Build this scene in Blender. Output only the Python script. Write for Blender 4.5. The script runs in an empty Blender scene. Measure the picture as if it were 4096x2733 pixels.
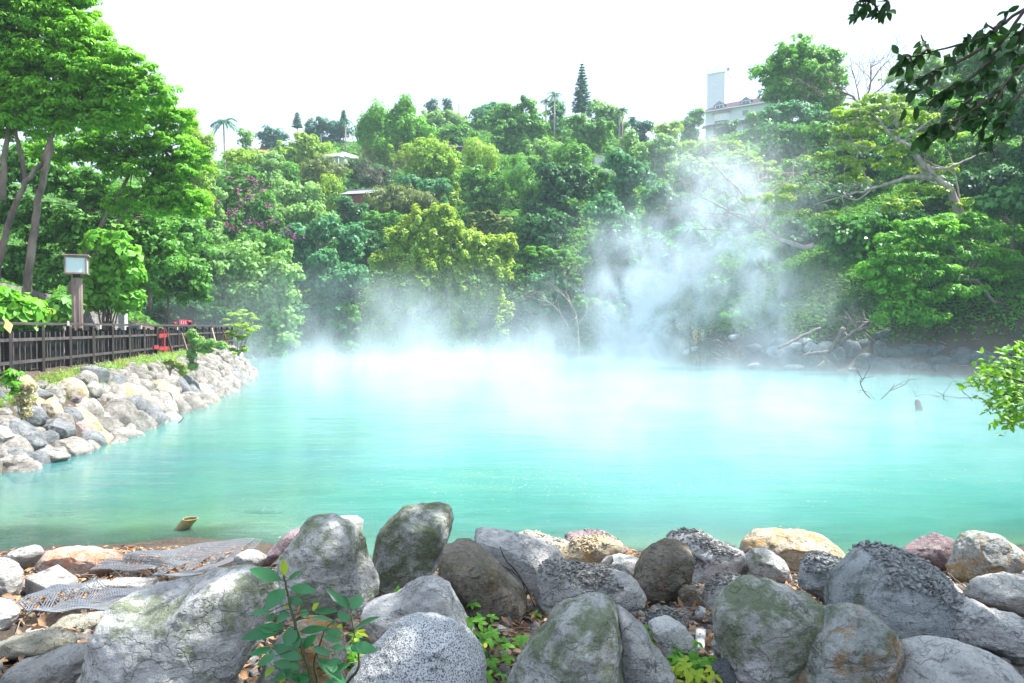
import bpy, bmesh, math, random
import numpy as np
from mathutils import Vector
R = math.radians
rng = np.random.default_rng(7)
random.seed(7)
scene = bpy.context.scene
C = scene.collection

# ------------------------------------------------------------------ camera
F = 740.0; CAMZ = 3.3; PITCH = math.atan(16.5 / F)
cam = bpy.data.cameras.new("camera"); cam_o = bpy.data.objects.new("camera", cam); C.objects.link(cam_o)
cam.sensor_width = 36.0; cam.lens = 36.0 * F / 1024.0; cam.clip_end = 3000; cam.clip_start = 0.05
cam_o.location = (0, 0, CAMZ); cam_o.rotation_euler = (math.pi / 2 - PITCH, 0, 0)
scene.camera = cam_o
# ------------------------------------------------------------------ world, sun, exposure
SUN_AZ = R(80); SUN_EL = R(60)          # azimuth clockwise from +Y
world = bpy.data.worlds.new("World"); scene.world = world; world.use_nodes = True
nt = world.node_tree; nt.nodes.clear()
wo = nt.nodes.new("ShaderNodeOutputWorld"); bg = nt.nodes.new("ShaderNodeBackground")
sky = nt.nodes.new("ShaderNodeTexSky"); sky.sky_type = 'NISHITA'; sky.sun_disc = False
sky.sun_elevation = SUN_EL; sky.sun_rotation = SUN_AZ; sky.air_density = 1.0; sky.dust_density = 3.0; sky.ozone_density = 1.0
wm = nt.nodes.new("ShaderNodeMix"); wm.data_type = 'RGBA'; wm.inputs[0].default_value = 0.6
wm.inputs[7].default_value = (9.6, 11.3, 13.8, 1)      # thin bright high cloud over the blue
nt.links.new(sky.outputs[0], wm.inputs[6]); nt.links.new(wm.outputs[2], bg.inputs[0])
bg.inputs[1].default_value = 0.062
nt.links.new(bg.outputs[0], wo.inputs[0])
sun = bpy.data.lights.new("sun", 'SUN'); sun.energy = 5.0; sun.angle = R(0.6); sun.color = (1.0, 0.975, 0.94)
sun_o = bpy.data.objects.new("sun", sun); C.objects.link(sun_o)
sdir = Vector((math.cos(SUN_EL) * math.sin(SUN_AZ), math.cos(SUN_EL) * math.cos(SUN_AZ), math.sin(SUN_EL)))
sun_o.rotation_euler = sdir.to_track_quat('Z', 'Y').to_euler(); sun_o.location = (30, 10, 60)
scene.view_settings.view_transform = 'Standard'; scene.view_settings.look = 'None'
scene.view_settings.exposure = 1.38; scene.view_settings.gamma = 1.0
cy = scene.cycles
cy.max_bounces = 6; cy.diffuse_bounces = 3; cy.glossy_bounces = 2; cy.transmission_bounces = 4
cy.volume_bounces = 3; cy.transparent_max_bounces = 8; cy.volume_step_rate = 0.6; cy.volume_max_steps = 96
cy.use_adaptive_sampling = True; cy.adaptive_threshold = 0.018
cy.caustics_reflective = False; cy.caustics_refractive = False
cy.sample_clamp_indirect = 6.0
try:
    cy.use_denoising = True
except Exception:
    pass

# ------------------------------------------------------------------ helpers
def proj(x, y, z):
    """pixel of a point of the place"""
    c, s = math.cos(PITCH), math.sin(PITCH)
    zz = z - CAMZ
    dep = y * c - zz * s; up = y * s + zz * c
    return 512 + F * x / dep, 341.5 - F * up / dep
def ray(px, py):
    a = (px - 512) / F; b = (341.5 - py) / F
    c, s = math.cos(PITCH), math.sin(PITCH)
    vy = c + b * s; vz = -s + b * c
    return a / vy, vz / vy            # x and z slope per metre of y
def at(px, py, y):
    a, b = ray(px, py)
    return np.array([a * y, y, CAMZ + b * y])

def hash3(ix, iy, iz, seed=0):
    h = (ix * 73856093) ^ (iy * 19349663) ^ (iz * 83492791) ^ (seed * 2654435761)
    h &= 0xffffffff
    h = ((h ^ (h >> 16)) * 0x45d9f3b) & 0xffffffff
    h = ((h ^ (h >> 16)) * 0x45d9f3b) & 0xffffffff
    h = h ^ (h >> 16)
    return (h & 0xffffff) / float(0xffffff)
def vnoise(p, seed=0):
    p = np.asarray(p, dtype=np.float64)
    i = np.floor(p).astype(np.int64); f = p - i; f = f * f * (3 - 2 * f)
    r = 0
    for dx in (0, 1):
        for dy in (0, 1):
            for dz in (0, 1):
                w = (f[:, 0] if dx else 1 - f[:, 0]) * (f[:, 1] if dy else 1 - f[:, 1]) * (f[:, 2] if dz else 1 - f[:, 2])
                r = r + w * hash3(i[:, 0] + dx, i[:, 1] + dy, i[:, 2] + dz, seed)
    return r * 2 - 1
def fbm(p, octv=4, seed=0, gain=0.5):
    r = 0; a = 1.0; q = np.array(p, dtype=np.float64)
    for k in range(octv):
        r = r + a * vnoise(q, seed + k); q = q * 2.03 + 17.1; a *= gain
    return r
def fbm2(x, y, s, octv=4, seed=0):
    x = np.atleast_1d(x).astype(float).ravel(); y = np.atleast_1d(y).astype(float).ravel()
    return fbm(np.stack([x * s, y * s, np.zeros_like(x)], 1), octv, seed)

def tag(o, label=None, cat=None, group=None, kind=None):
    if label: o["label"] = label
    if cat: o["category"] = cat
    if group: o["group"] = group
    if kind: o["kind"] = kind
    return o
def empty(name, loc, label=None, cat=None, group=None):
    o = bpy.data.objects.new(name, None); C.objects.link(o); o.location = loc; o.empty_display_size = 0.2
    return tag(o, label, cat, group)

def link_mesh(name, me, mat, parent=None, loc=None):
    o = bpy.data.objects.new(name, me); C.objects.link(o)
    if mat is not None: me.materials.append(mat)
    if parent is not None:
        o.parent = parent            # parents sit unrotated, so children are given in the parent's own axes
    if loc is not None: o.location = loc
    return o
def np_mesh(name, V, Q, smooth=False, attrs=None):
    """V (n,3); Q (m,k) faces of one size"""
    me = bpy.data.meshes.new(name)
    V = np.asarray(V, dtype=np.float32); Q = np.asarray(Q, dtype=np.int32)
    m, k = Q.shape
    me.vertices.add(len(V)); me.vertices.foreach_set("co", V.ravel())
    me.loops.add(m * k); me.loops.foreach_set("vertex_index", Q.ravel())
    me.polygons.add(m); me.polygons.foreach_set("loop_start", np.arange(0, m * k, k, dtype=np.int32))
    try: me.polygons.foreach_set("loop_total", np.full(m, k, dtype=np.int32))
    except Exception: pass
    if smooth: me.polygons.foreach_set("use_smooth", np.ones(m, dtype=bool))
    for an, av in (attrs or {}).items():
        at_ = me.attributes.new(an, 'FLOAT', 'POINT'); at_.data.foreach_set("value", np.asarray(av, dtype=np.float32))
    me.update(calc_edges=True)
    return me

class MB:
    """collects boxes, tubes and polygons into one mesh"""
    def __init__(s): s.v = []; s.f = []
    def box(s, c, size, ax=None):
        c = np.array(c, float); hx, hy, hz = np.array(size, float) / 2
        X, Y, Z = (np.eye(3) if ax is None else [np.array(a, float) for a in ax])
        b = len(s.v)
        for sx, sy, sz in ((-1,-1,-1),(1,-1,-1),(1,1,-1),(-1,1,-1),(-1,-1,1),(1,-1,1),(1,1,1),(-1,1,1)):
            s.v.append(tuple(c + X * hx * sx + Y * hy * sy + Z * hz * sz))
        for f in ((0,3,2,1),(4,5,6,7),(0,1,5,4),(1,2,6,5),(2,3,7,6),(3,0,4,7)): s.f.append(tuple(b + i for i in f))
        return s
    def bar(s, p, q, w, h, up=(0, 0, 1)):
        p = np.array(p, float); q = np.array(q, float); d = q - p; L = np.linalg.norm(d); X = d / L
        U = np.array(up, float); Y = np.cross(U, X); n = np.linalg.norm(Y)
        if n < 1e-4: Y = np.cross(np.array([0, 1, 0]), X); n = np.linalg.norm(Y)
        Y /= n; Z = np.cross(X, Y)
        return s.box((p + q) / 2, (L, w, h), (X, Y, Z))
    def tube(s, pts, rad, n=6, cap=True):
        pts = np.array(pts, float); m = len(pts)
        rad = np.full(m, rad) if np.isscalar(rad) else np.array(rad, float)
        t = np.gradient(pts, axis=0) if m > 2 else np.repeat([pts[-1] - pts[0]], m, 0)
        t /= (np.linalg.norm(t, axis=1)[:, None] + 1e-9)
        ref = np.array([0, 0, 1.0]) if abs(t[0, 2]) < 0.8 else np.array([1.0, 0, 0])
        b = len(s.v); a = np.cross(ref, t[0]); a /= np.linalg.norm(a)
        for i in range(m):
            a = a - t[i] * a.dot(t[i]); a /= (np.linalg.norm(a) + 1e-9); c = np.cross(t[i], a)
            for k in range(n):
                an = 2 * math.pi * k / n
                s.v.append(tuple(pts[i] + rad[i] * (math.cos(an) * a + math.sin(an) * c)))
        for i in range(m - 1):
            for k in range(n):
                k2 = (k + 1) % n
                s.f.append((b + i*n + k, b + i*n + k2, b + (i+1)*n + k2, b + (i+1)*n + k))
        if cap:
            s.f.append(tuple(b + k for k in range(n - 1, -1, -1))); s.f.append(tuple(b + (m-1)*n + k for k in range(n)))
        return s
    def poly(s, pts, th=(0, 0, -0.05)):
        """prism: a top outline and the same outline moved by th"""
        b = len(s.v); n = len(pts); th = np.array(th)
        for p in pts: s.v.append(tuple(p))
        for p in pts: s.v.append(tuple(np.array(p) + th))
        s.f.append(tuple(range(b, b + n))); s.f.append(tuple(range(b + 2*n - 1, b + n - 1, -1)))
        for i in range(n):
            j = (i + 1) % n; s.f.append((b + i, b + n + i, b + n + j, b + j))
        return s
    def build(s, name, mat, parent=None, smooth=False, bevel=0, origin=None):
        me = bpy.data.meshes.new(name)
        v = s.v
        if origin is not None: v = [(a[0]-origin[0], a[1]-origin[1], a[2]-origin[2]) for a in v]
        me.from_pydata(v, [], s.f)
        if smooth: me.polygons.foreach_set("use_smooth", [True] * len(me.polygons))
        me.update()
        o = link_mesh(name, me, mat, parent)
        if origin is not None and parent is None: o.location = origin
        if bevel:
            m = o.modifiers.new("bevel", 'BEVEL'); m.width = bevel; m.segments = 2; m.limit_method = 'ANGLE'
        return o

# ------------------------------------------------------------------ materials
class NT:
    def __init__(s, name):
        s.m = bpy.data.materials.new(name); s.m.use_nodes = True; s.t = s.m.node_tree; s.t.nodes.clear()
        s.out = s.t.nodes.new("ShaderNodeOutputMaterial")
    def n(s, typ, ins=None, **kw):
        nd = s.t.nodes.new(typ)
        for k, v in kw.items(): setattr(nd, k, v)
        for k, v in (ins or {}).items():
            if isinstance(v, bpy.types.NodeSocket): s.t.links.new(v, nd.inputs[k])
            else: nd.inputs[k].default_value = v
        return nd
    def math(s, op, a, b=0.0, c=None, clamp=False):
        i = {0: a, 1: b}
        if c is not None: i[2] = c
        return s.n("ShaderNodeMath", i, operation=op, use_clamp=clamp).outputs[0]
    def mix(s, f, a, b, blend='MIX'):
        return s.n("ShaderNodeMix", {0: f, 6: a, 7: b}, data_type='RGBA', blend_type=blend).outputs[2]
    def ss(s, v, lo, hi):
        return s.n("ShaderNodeMapRange", {0: v, 1: lo, 2: hi, 3: 0.0, 4: 1.0}, interpolation_type='SMOOTHSTEP').outputs[0]
    def noise(s, vec, scale, detail=4.0, rough=0.55, dist=0.0, out=0, w=None):
        i = {'Vector': vec, 'Scale': scale, 'Detail': detail, 'Roughness': rough, 'Distortion': dist}
        if w is not None: i['W'] = w
        return s.n("ShaderNodeTexNoise", i, noise_dimensions='4D' if w is not None else '3D').outputs[out]
    def bump(s, h, strength=0.5, dist=0.02, normal=None):
        i = {'Height': h, 'Strength': strength, 'Distance': dist}
        if normal is not None: i['Normal'] = normal
        return s.n("ShaderNodeBump", i).outputs[0]
    def pbr(s, col, rough=0.8, normal=None, spec=0.4, **kw):
        i = {'Base Color': col, 'Roughness': rough, 'Specular IOR Level': spec}
        if normal is not None: i['Normal'] = normal
        i.update(kw)
        return s.n("ShaderNodeBsdfPrincipled", i).outputs[0]
    def done(s, surf): s.t.links.new(surf, s.out.inputs['Surface']); return s.m
def c4(c): return (c[0], c[1], c[2], 1.0)
def simple(name, col, rough=0.8, var=0.25, scale=6.0, bump=0.3, dist=0.01, stretch=None, spec=0.3):
    s = NT(name); co = s.n("ShaderNodeTexCoord").outputs['Object']
    if stretch: co = s.n("ShaderNodeMapping", {'Vector': co, 'Scale': stretch}).outputs[0]
    n1 = s.noise(co, scale, 6.0); n2 = s.noise(co, scale * 5, 5.0)
    dk = tuple(x * (1 - var) for x in col); lt = tuple(min(1, x * (1 + var)) for x in col)
    c = s.mix(s.ss(n1, 0.3, 0.7), c4(dk), c4(lt))
    return s.done(s.pbr(c, rough, s.bump(n2, bump, dist), spec))

_leafm = {}
def leaf_mat(key, a, b, yel=0.0, trans=0.35, rough=0.5, spec=0.38):
    s = NT("leaf_" + key)
    t = s.n("ShaderNodeAttribute", attribute_name="tint").outputs['Fac']
    c = s.mix(t, c4(a), c4(b))
    co = s.n("ShaderNodeTexCoord").outputs['Object']
    n = s.noise(co, 0.55, 2.0)
    c = s.mix(s.math('MULTIPLY', s.ss(n, 0.35, 0.7), 0.55), c, c4((b[0] * 1.12, b[1] * 1.12, b[2] * 0.9)))
    if yel:
        c = s.mix(s.ss(t, 1 - yel, 1 - yel + 0.004), c, c4((0.55, 0.42, 0.03)))
    p = s.pbr(c, rough, None, spec)
    tr = s.n("ShaderNodeBsdfTranslucent", {'Color': s.mix(0.5, c, c4((min(1, b[0] * 2.2), min(1, b[1] * 2.0), b[2])))}).outputs[0]
    sh = s.n("ShaderNodeMixShader", {0: trans, 1: p, 2: tr}).outputs[0]
    _leafm[key] = s.done(sh); return _leafm[key]
leaf_mat('lime', (0.11, 0.27, 0.03), (0.40, 0.58, 0.09), trans=0.35)
leaf_mat('bright', (0.07, 0.25, 0.02), (0.19, 0.48, 0.045), yel=0.012)
leaf_mat('mid', (0.045, 0.19, 0.03), (0.15, 0.38, 0.06))
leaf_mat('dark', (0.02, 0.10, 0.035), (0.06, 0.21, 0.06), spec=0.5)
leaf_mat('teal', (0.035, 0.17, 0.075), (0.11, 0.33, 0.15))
leaf_mat('pale', (0.11, 0.28, 0.08), (0.30, 0.52, 0.18))
leaf_mat('yellow', (0.12, 0.29, 0.025), (0.34, 0.54, 0.06))
leaf_mat('lush', (0.06, 0.27, 0.02), (0.24, 0.56, 0.05), yel=0.008, trans=0.42)
leaf_mat('olive', (0.10, 0.16, 0.045), (0.20, 0.27, 0.08))
leaf_mat('gloss', (0.03, 0.16, 0.03), (0.10, 0.32, 0.05), spec=0.6, rough=0.3)
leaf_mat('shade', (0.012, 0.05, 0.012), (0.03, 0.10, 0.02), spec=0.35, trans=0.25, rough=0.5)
leaf_mat('sapling', (0.02, 0.13, 0.05), (0.05, 0.24, 0.08), spec=0.6, rough=0.3, trans=0.25)
leaf_mat('young', (0.22, 0.40, 0.03), (0.42, 0.50, 0.05), trans=0.4)
leaf_mat('magenta', (0.34, 0.03, 0.26), (0.50, 0.09, 0.42), trans=0.4)
leaf_mat('litter', (0.17, 0.10, 0.06), (0.42, 0.25, 0.16), trans=0.05, rough=0.8, spec=0.1)
leaf_mat('grass', (0.14, 0.26, 0.05), (0.34, 0.44, 0.12), trans=0.3)
leaf_mat('straw', (0.28, 0.25, 0.14), (0.50, 0.44, 0.28), trans=0.3)
leaf_mat('under', (0.03, 0.13, 0.02), (0.14, 0.34, 0.06), spec=0.15, rough=0.6)
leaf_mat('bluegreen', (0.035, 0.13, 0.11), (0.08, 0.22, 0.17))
LM = _leafm
M_bark = simple("bark", (0.20, 0.16, 0.13), 0.9, 0.4, 3.0, 0.6, 0.02, (1, 1, 0.3))
M_bark_pale = simple("pale_bark", (0.36, 0.31, 0.26), 0.85, 0.3, 3.0, 0.5, 0.02, (1, 1, 0.4))
M_bark_dark = simple("dark_bark", (0.10, 0.08, 0.07), 0.9, 0.4, 3.0, 0.6, 0.02, (1, 1, 0.3))
M_drift = simple("driftwood", (0.36, 0.30, 0.26), 0.8, 0.3, 5.0, 0.5, 0.01)

def rock_mat(name, base, c2, moss=0.0, mosscol=(0.13, 0.17, 0.06), stain=0.0, staincol=(0.34, 0.17, 0.05), scale=1.0, speckle=0.0, rough=0.85, crack=0.5, bump=0.8):
    s = NT(name); co = s.n("ShaderNodeTexCoord").outputs['Object']
    rnd = s.n("ShaderNodeObjectInfo").outputs['Random']
    off = s.n("ShaderNodeCombineXYZ", {0: s.math('MULTIPLY', rnd, 37.0), 1: s.math('MULTIPLY', rnd, 91.0), 2: s.math('MULTIPLY', rnd, 53.0)}).outputs[0]
    v = s.n("ShaderNodeVectorMath", {0: co, 1: off}, operation='ADD').outputs[0]
    vs = s.n("ShaderNodeMapping", {'Vector': v, 'Scale': (1, 1, 2.6), 'Rotation': (0.5, 0.3, 0)}).outputs[0]
    n1 = s.noise(v, 2.2 * scale, 5.0, 0.6, 0.6); n2 = s.noise(vs, 7.0 * scale, 9.0, 0.74, 0.4); n3 = s.noise(v, 28.0 * scale, 6.0, 0.7)
    n4 = s.noise(v, 3.6 * scale, 9.0, 0.74, 0.3)
    c = s.mix(s.ss(n1, 0.36, 0.62), c4(base), c4(c2))
    dk = tuple(x * 0.30 for x in base)
    c = s.mix(s.math('MULTIPLY', s.ss(n2, 0.53, 0.64), 0.8), c, c4(dk))
    c = s.mix(s.math('MULTIPLY', s.ss(n3, 0.45, 0.75), 0.35), c, c4(tuple(min(.8, x * 1.6) for x in c2)))
    c = s.mix(s.math('MULTIPLY', s.ss(n3, 0.42, 0.3), 0.5), c, c4(dk))
    if moss: c = s.mix(s.math('MULTIPLY', s.ss(n4, 0.62 - moss * 0.3, 0.72 - moss * 0.22), 0.8), c, s.mix(n3, c4(tuple(x * .7 for x in mosscol)), c4(tuple(x * 1.35 for x in mosscol))))
    if stain:
        n5 = s.noise(v, 3.4 * scale, 9.0, 0.76, 0.2)
        c = s.mix(s.math('MULTIPLY', s.ss(n5, 0.64 - stain * 0.3, 0.74 - stain * 0.25), 0.85), c, s.mix(n3, c4(staincol), c4(tuple(min(1, x * 1.7) for x in staincol))))
    if speckle:
        n6 = s.noise(v, 130.0 * scale, 3.0, 0.6)
        c = s.mix(s.math('MULTIPLY', s.ss(n6, 0.5, 0.58), speckle), c, c4((0.03, 0.035, 0.04)))
    vor = s.n("ShaderNodeTexVoronoi", {'Vector': s.n("ShaderNodeVectorMath", {0: vs, 1: s.n("ShaderNodeVectorMath", {0: s.noise(v, 5.0, 3.0, out=1), 1: (0.5, 0.5, 0.5)}, operation='SCALE', ).outputs[0] if False else s.noise(v, 6.0, 3.0, out=1)}, operation='ADD').outputs[0], 'Scale': 1.7 * scale}, feature='DISTANCE_TO_EDGE').outputs[0]
    ck = s.ss(vor, 0.0, 0.035)
    c = s.mix(s.math('MULTIPLY', s.math('SUBTRACT', 1.0, ck), crack * 0.8), c, c4(tuple(x * 0.3 for x in base)))
    h = s.math('ADD', s.math('MULTIPLY', n2, 0.7), s.math('MULTIPLY', n3, 0.45)); h = s.math('ADD', h, s.math('MULTIPLY', ck, 0.30 * crack))
    h = s.math('ADD', h, s.math('MULTIPLY', n4, 0.6))
    n7 = s.noise(v, 70.0 * scale, 4.0, 0.7); h = s.math('ADD', h, s.math('MULTIPLY', n7, 0.22))
    c = s.mix(s.math('MULTIPLY', s.ss(n7, 0.44, 0.34), 0.6), c, c4(tuple(x * 0.35 for x in base)))
    return s.done(s.pbr(c, rough, s.bump(h, min(1.0, bump * 1.25), 0.06), 0.25))
RM = {
 'grey': rock_mat("rock_grey", (0.41, 0.405, 0.39), (0.62, 0.61, 0.585), 0.18),
 'pale': rock_mat("rock_pale", (0.49, 0.48, 0.465), (0.72, 0.71, 0.685), 0.0, stain=0.12, staincol=(0.40, 0.30, 0.20)),
 'white': rock_mat("rock_white", (0.36, 0.345, 0.32), (0.50, 0.49, 0.465), 0.0, stain=0.14, staincol=(0.42, 0.32, 0.20), crack=0.4),
 'moss': rock_mat("rock_moss", (0.34, 0.35, 0.33), (0.54, 0.55, 0.52), 0.74, (0.14, 0.17, 0.065)),
 'mossy': rock_mat("rock_mossy", (0.45, 0.445, 0.42), (0.70, 0.695, 0.665), 0.60, (0.15, 0.20, 0.08)),
 'brown': rock_mat("rock_brown", (0.18, 0.155, 0.12), (0.32, 0.285, 0.23), 0.3, (0.15, 0.13, 0.06), 0.4, (0.24, 0.15, 0.06)),
 'ochre': rock_mat("rock_ochre", (0.40, 0.33, 0.23), (0.52, 0.46, 0.36), 0.0, stain=0.45, staincol=(0.40, 0.25, 0.08)),
 'purple': rock_mat("rock_purple", (0.24, 0.18, 0.19), (0.34, 0.27, 0.28), 0.1, stain=0.2, staincol=(0.26, 0.14, 0.12)),
 'red': rock_mat("rock_red", (0.46, 0.36, 0.30), (0.54, 0.50, 0.46), 0.0, stain=0.62, staincol=(0.48, 0.22, 0.12)),
 'rust': rock_mat("rock_rust", (0.36, 0.38, 0.36), (0.54, 0.56, 0.53), 0.42, (0.13, 0.18, 0.09), 0.62, (0.30, 0.15, 0.03)),
 'greywhite': rock_mat("rock_greywhite", (0.51, 0.50, 0.48), (0.76, 0.75, 0.72), 0.46, (0.17, 0.21, 0.09)),
 'granite': rock_mat("rock_granite", (0.54, 0.55, 0.56), (0.66, 0.67, 0.68), 0.05, speckle=0.85, crack=0.0, bump=0.5),
 'shadegrey': rock_mat("rock_shadegrey", (0.09, 0.11, 0.12), (0.16, 0.185, 0.195), 0.25, (0.07, 0.10, 0.05)),  # dark tone that stands in for tree shade on the far boulders
 'wallw': rock_mat("rock_wallw", (0.24, 0.225, 0.195), (0.40, 0.38, 0.345), 0.0, stain=0.14, staincol=(0.34, 0.27, 0.10)),
 'wallg': rock_mat("rock_wallg", (0.14, 0.15, 0.155), (0.25, 0.26, 0.265), 0.0, bump=1.0),
 'wall': rock_mat("rock_wall", (0.16, 0.148, 0.128), (0.33, 0.312, 0.28), 0.0, stain=0.2, staincol=(0.26, 0.18, 0.09), bump=1.0),
 'dark': rock_mat("rock_dark", (0.10, 0.11, 0.12), (0.17, 0.18, 0.19), 0.3, (0.08, 0.11, 0.06)),
 'porous': rock_mat("rock_porous", (0.40, 0.37, 0.27), (0.54, 0.51, 0.42), 0.30, (0.2, 0.19, 0.08), scale=2.0, bump=1.0),
 'round': rock_mat("rock_round", (0.33, 0.36, 0.37), (0.52, 0.55, 0.56), 0.3, (0.14, 0.17, 0.12)),
}

# ------------------------------------------------------------------ terrain
def interp(x, xs, ys): return np.interp(x, xs, ys)
_pc = np.array([-1500, -300, 0, 225, 245, 300, 400, 600, 640, 680, 720, 800, 900, 1024, 1300, 2000, 3200.])
_ds = np.array([62, 62, 62, 62, 72, 86, 82, 77, 72, 66, 58.5, 54.5, 51.2, 48, 40, 22, 12.])
_rc = np.array([-1500, 0, 150, 250, 350, 450, 550, 650, 700, 760, 850, 950, 1024, 1300, 3200.])
_ry = np.array([190, 190, 190, 172, 146, 134, 136, 150, 148, 142, 122, 104, 95, 95, 110.])
_rd = np.array([130, 130, 135, 150, 165, 170, 175, 165, 152, 135, 112, 98, 90, 72, 45.])
BASE = np.array([(-30, 12), (-14, 13.6), (-10.9, 15.6), (-10.9, 19), (-12, 26.3), (-14, 37.6), (-17.5, 50), (-24, 62.)])
TOP = np.array([(-30, 15), (-15, 15.2), (-12.9, 17.2), (-13.0, 22), (-14.2, 28), (-15.6, 36), (-17.4, 44), (-19.6, 52), (-26, 64.)])
def fence_x(y): return -13.15 - 0.2074 * (y - 19.2)
def baseline_x(y): return np.interp(y, BASE[1:, 1], BASE[1:, 0])
def topline_x(y): return np.interp(y, TOP[1:, 1], TOP[1:, 0])
def dwall_h(y): return np.interp(y, [28, 40, 43.6, 47], [3.1, 2.35, 1.7, 1.2])
def H(x, y):
    x = np.asarray(x, float); y = np.asarray(y, float)
    yy = np.maximum(y, 1.0); px = 512 + F * x / yy
    ds = interp(px, _pc, _ds); rd = interp(px, _rc, _rd); ry = interp(px, _rc, _ry)
    zr = CAMZ + (325 - ry) / F * rd
    s = (y - ds) / np.maximum(rd - ds, 5)
    sc = np.clip(s, 0, 1)
    far = np.where(s < 0, np.maximum(s * 25, -1.6), zr * (0.12 * np.minimum(sc * 14, 1) + 0.88 * sc ** 0.92))
    far = np.where(s > 1, zr + np.minimum((s - 1) * 6, 4), far)
    # near bank
    edge = 10.6 + 0.25 * np.sin(x * 0.9) + np.where(x < -3.5, 0.35, 0.0)
    d = edge - y
    near = np.where(d > 0, np.minimum(0.205 * d, 1.25 + 0.03 * d), d * (0.16 - 0.115 * np.clip((-1.5 - x) / 3.0, 0, 1)))
    near = np.maximum(near, -1.6)
    # left terrace, stone revetment, walkway, upper bank
    bx = baseline_x(y); tx = topline_x(y); fx = fence_x(y)
    t = (bx - x) / np.maximum(bx - tx, 0.3)
    left = np.where(t < 0, np.maximum(-0.35 + t * 0.45, -1.6), np.where(t < 1, -0.35 + t * 2.0, 1.65))
    u = fx - x
    left = np.where(t >= 1, 1.65 + 0.38 * np.clip((tx - x) / np.maximum(tx - fx, 0.2), 0, 1), left)
    left = np.where(u > 5.7, 2.05 + np.clip((u - 5.7) / 0.7, 0, 1) * dwall_h(y) * 0.95 + np.maximum(u - 6.4, 0) * 0.5, left)
    left = np.where(y < 13.4, -1.6, left)
    left = np.where(y > 60, -1.6, left)
    left = np.where((y <= 13.4) & (x < -14), 0.5, left)
    z = np.maximum(np.maximum(far, near), left)
    return z
def Hn(x, y):
    z = H(x, y)
    n = fbm2(x, y, 0.5, 3, 3).reshape(np.shape(np.asarray(x, float)))
    n2 = fbm2(x, y, 0.06, 3, 9).reshape(np.shape(np.asarray(x, float)))
    far = np.clip((np.asarray(y, float) - 55) / 20, 0, 1)
    return z + 0.05 * n + far * (n2 * 1.6) * (z > 0.3)
def H1(x, y): return float(H(np.array([x]), np.array([y]))[0])
def ground_hit(px, py, y0=2.5, y1=240.0):
    a, b = ray(px, py)
    ys = np.concatenate([np.arange(y0, 20, 0.05), np.arange(20, y1, 0.4)]) if y0 < 20 else np.arange(y0, y1, 0.4)
    zz = CAMZ + b * ys; g = H(a * ys, ys)
    k = np.nonzero(zz <= g)[0]
    if len(k) == 0: return None
    return float(ys[k[0]])

def build_ground():
    xs = np.concatenate([np.linspace(-420, -62, 22), np.arange(-60, -22, 1.0), np.arange(-22, 14, 0.22), np.arange(14, 60, 1.0), np.linspace(62, 420, 22)])
    ys = np.concatenate([np.linspace(-60, -4, 10), np.arange(-3, 20, 0.22), np.arange(20, 62, 0.4), np.arange(62, 190, 1.3), np.linspace(192, 500, 16)])
    X, Y = np.meshgrid(xs, ys); Z = Hn(X.ravel(), Y.ravel())
    V = np.stack([X.ravel(), Y.ravel(), Z], 1); nx, ny = len(xs), len(ys)
    i = np.arange(nx - 1); j = np.arange(ny - 1); I, J = np.meshgrid(i, j); b = (J * nx + I).ravel()
    Q = np.stack([b, b + 1, b + nx + 1, b + nx], 1)
    me = np_mesh("ground", V, Q, True)
    s = NT("earth"); co = s.n("ShaderNodeTexCoord").outputs['Object']
    n1 = s.noise(co, 0.7, 6.0); n2 = s.noise(co, 9.0, 8.0, 0.7); n3 = s.noise(co, 30.0, 5.0, 0.7)
    z = s.n("ShaderNodeSeparateXYZ", {0: co}).outputs
    c = s.mix(s.ss(n1, 0.35, 0.65), c4((0.055, 0.042, 0.032)), c4((0.10, 0.08, 0.06)))
    c = s.mix(s.math('MULTIPLY', s.ss(n3, 0.45, 0.7), 0.6), c, c4((0.20, 0.17, 0.14)))
    c = s.mix(s.ss(z[2], 0.0, -0.10), c, s.mix(n2, c4((0.22, 0.24, 0.14)), c4((0.44, 0.45, 0.32))))
    c = s.mix(s.ss(z[1], 56.0, 66.0), c, c4((0.03, 0.06, 0.02)))
    h = s.math('ADD', n2, s.math('MULTIPLY', n3, 0.5))
    m = s.done(s.pbr(c, 0.95, s.bump(h, 0.9, 0.05), 0.15))
    o = link_mesh("ground", me, m); tag(o, kind="structure")
build_ground()

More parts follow.
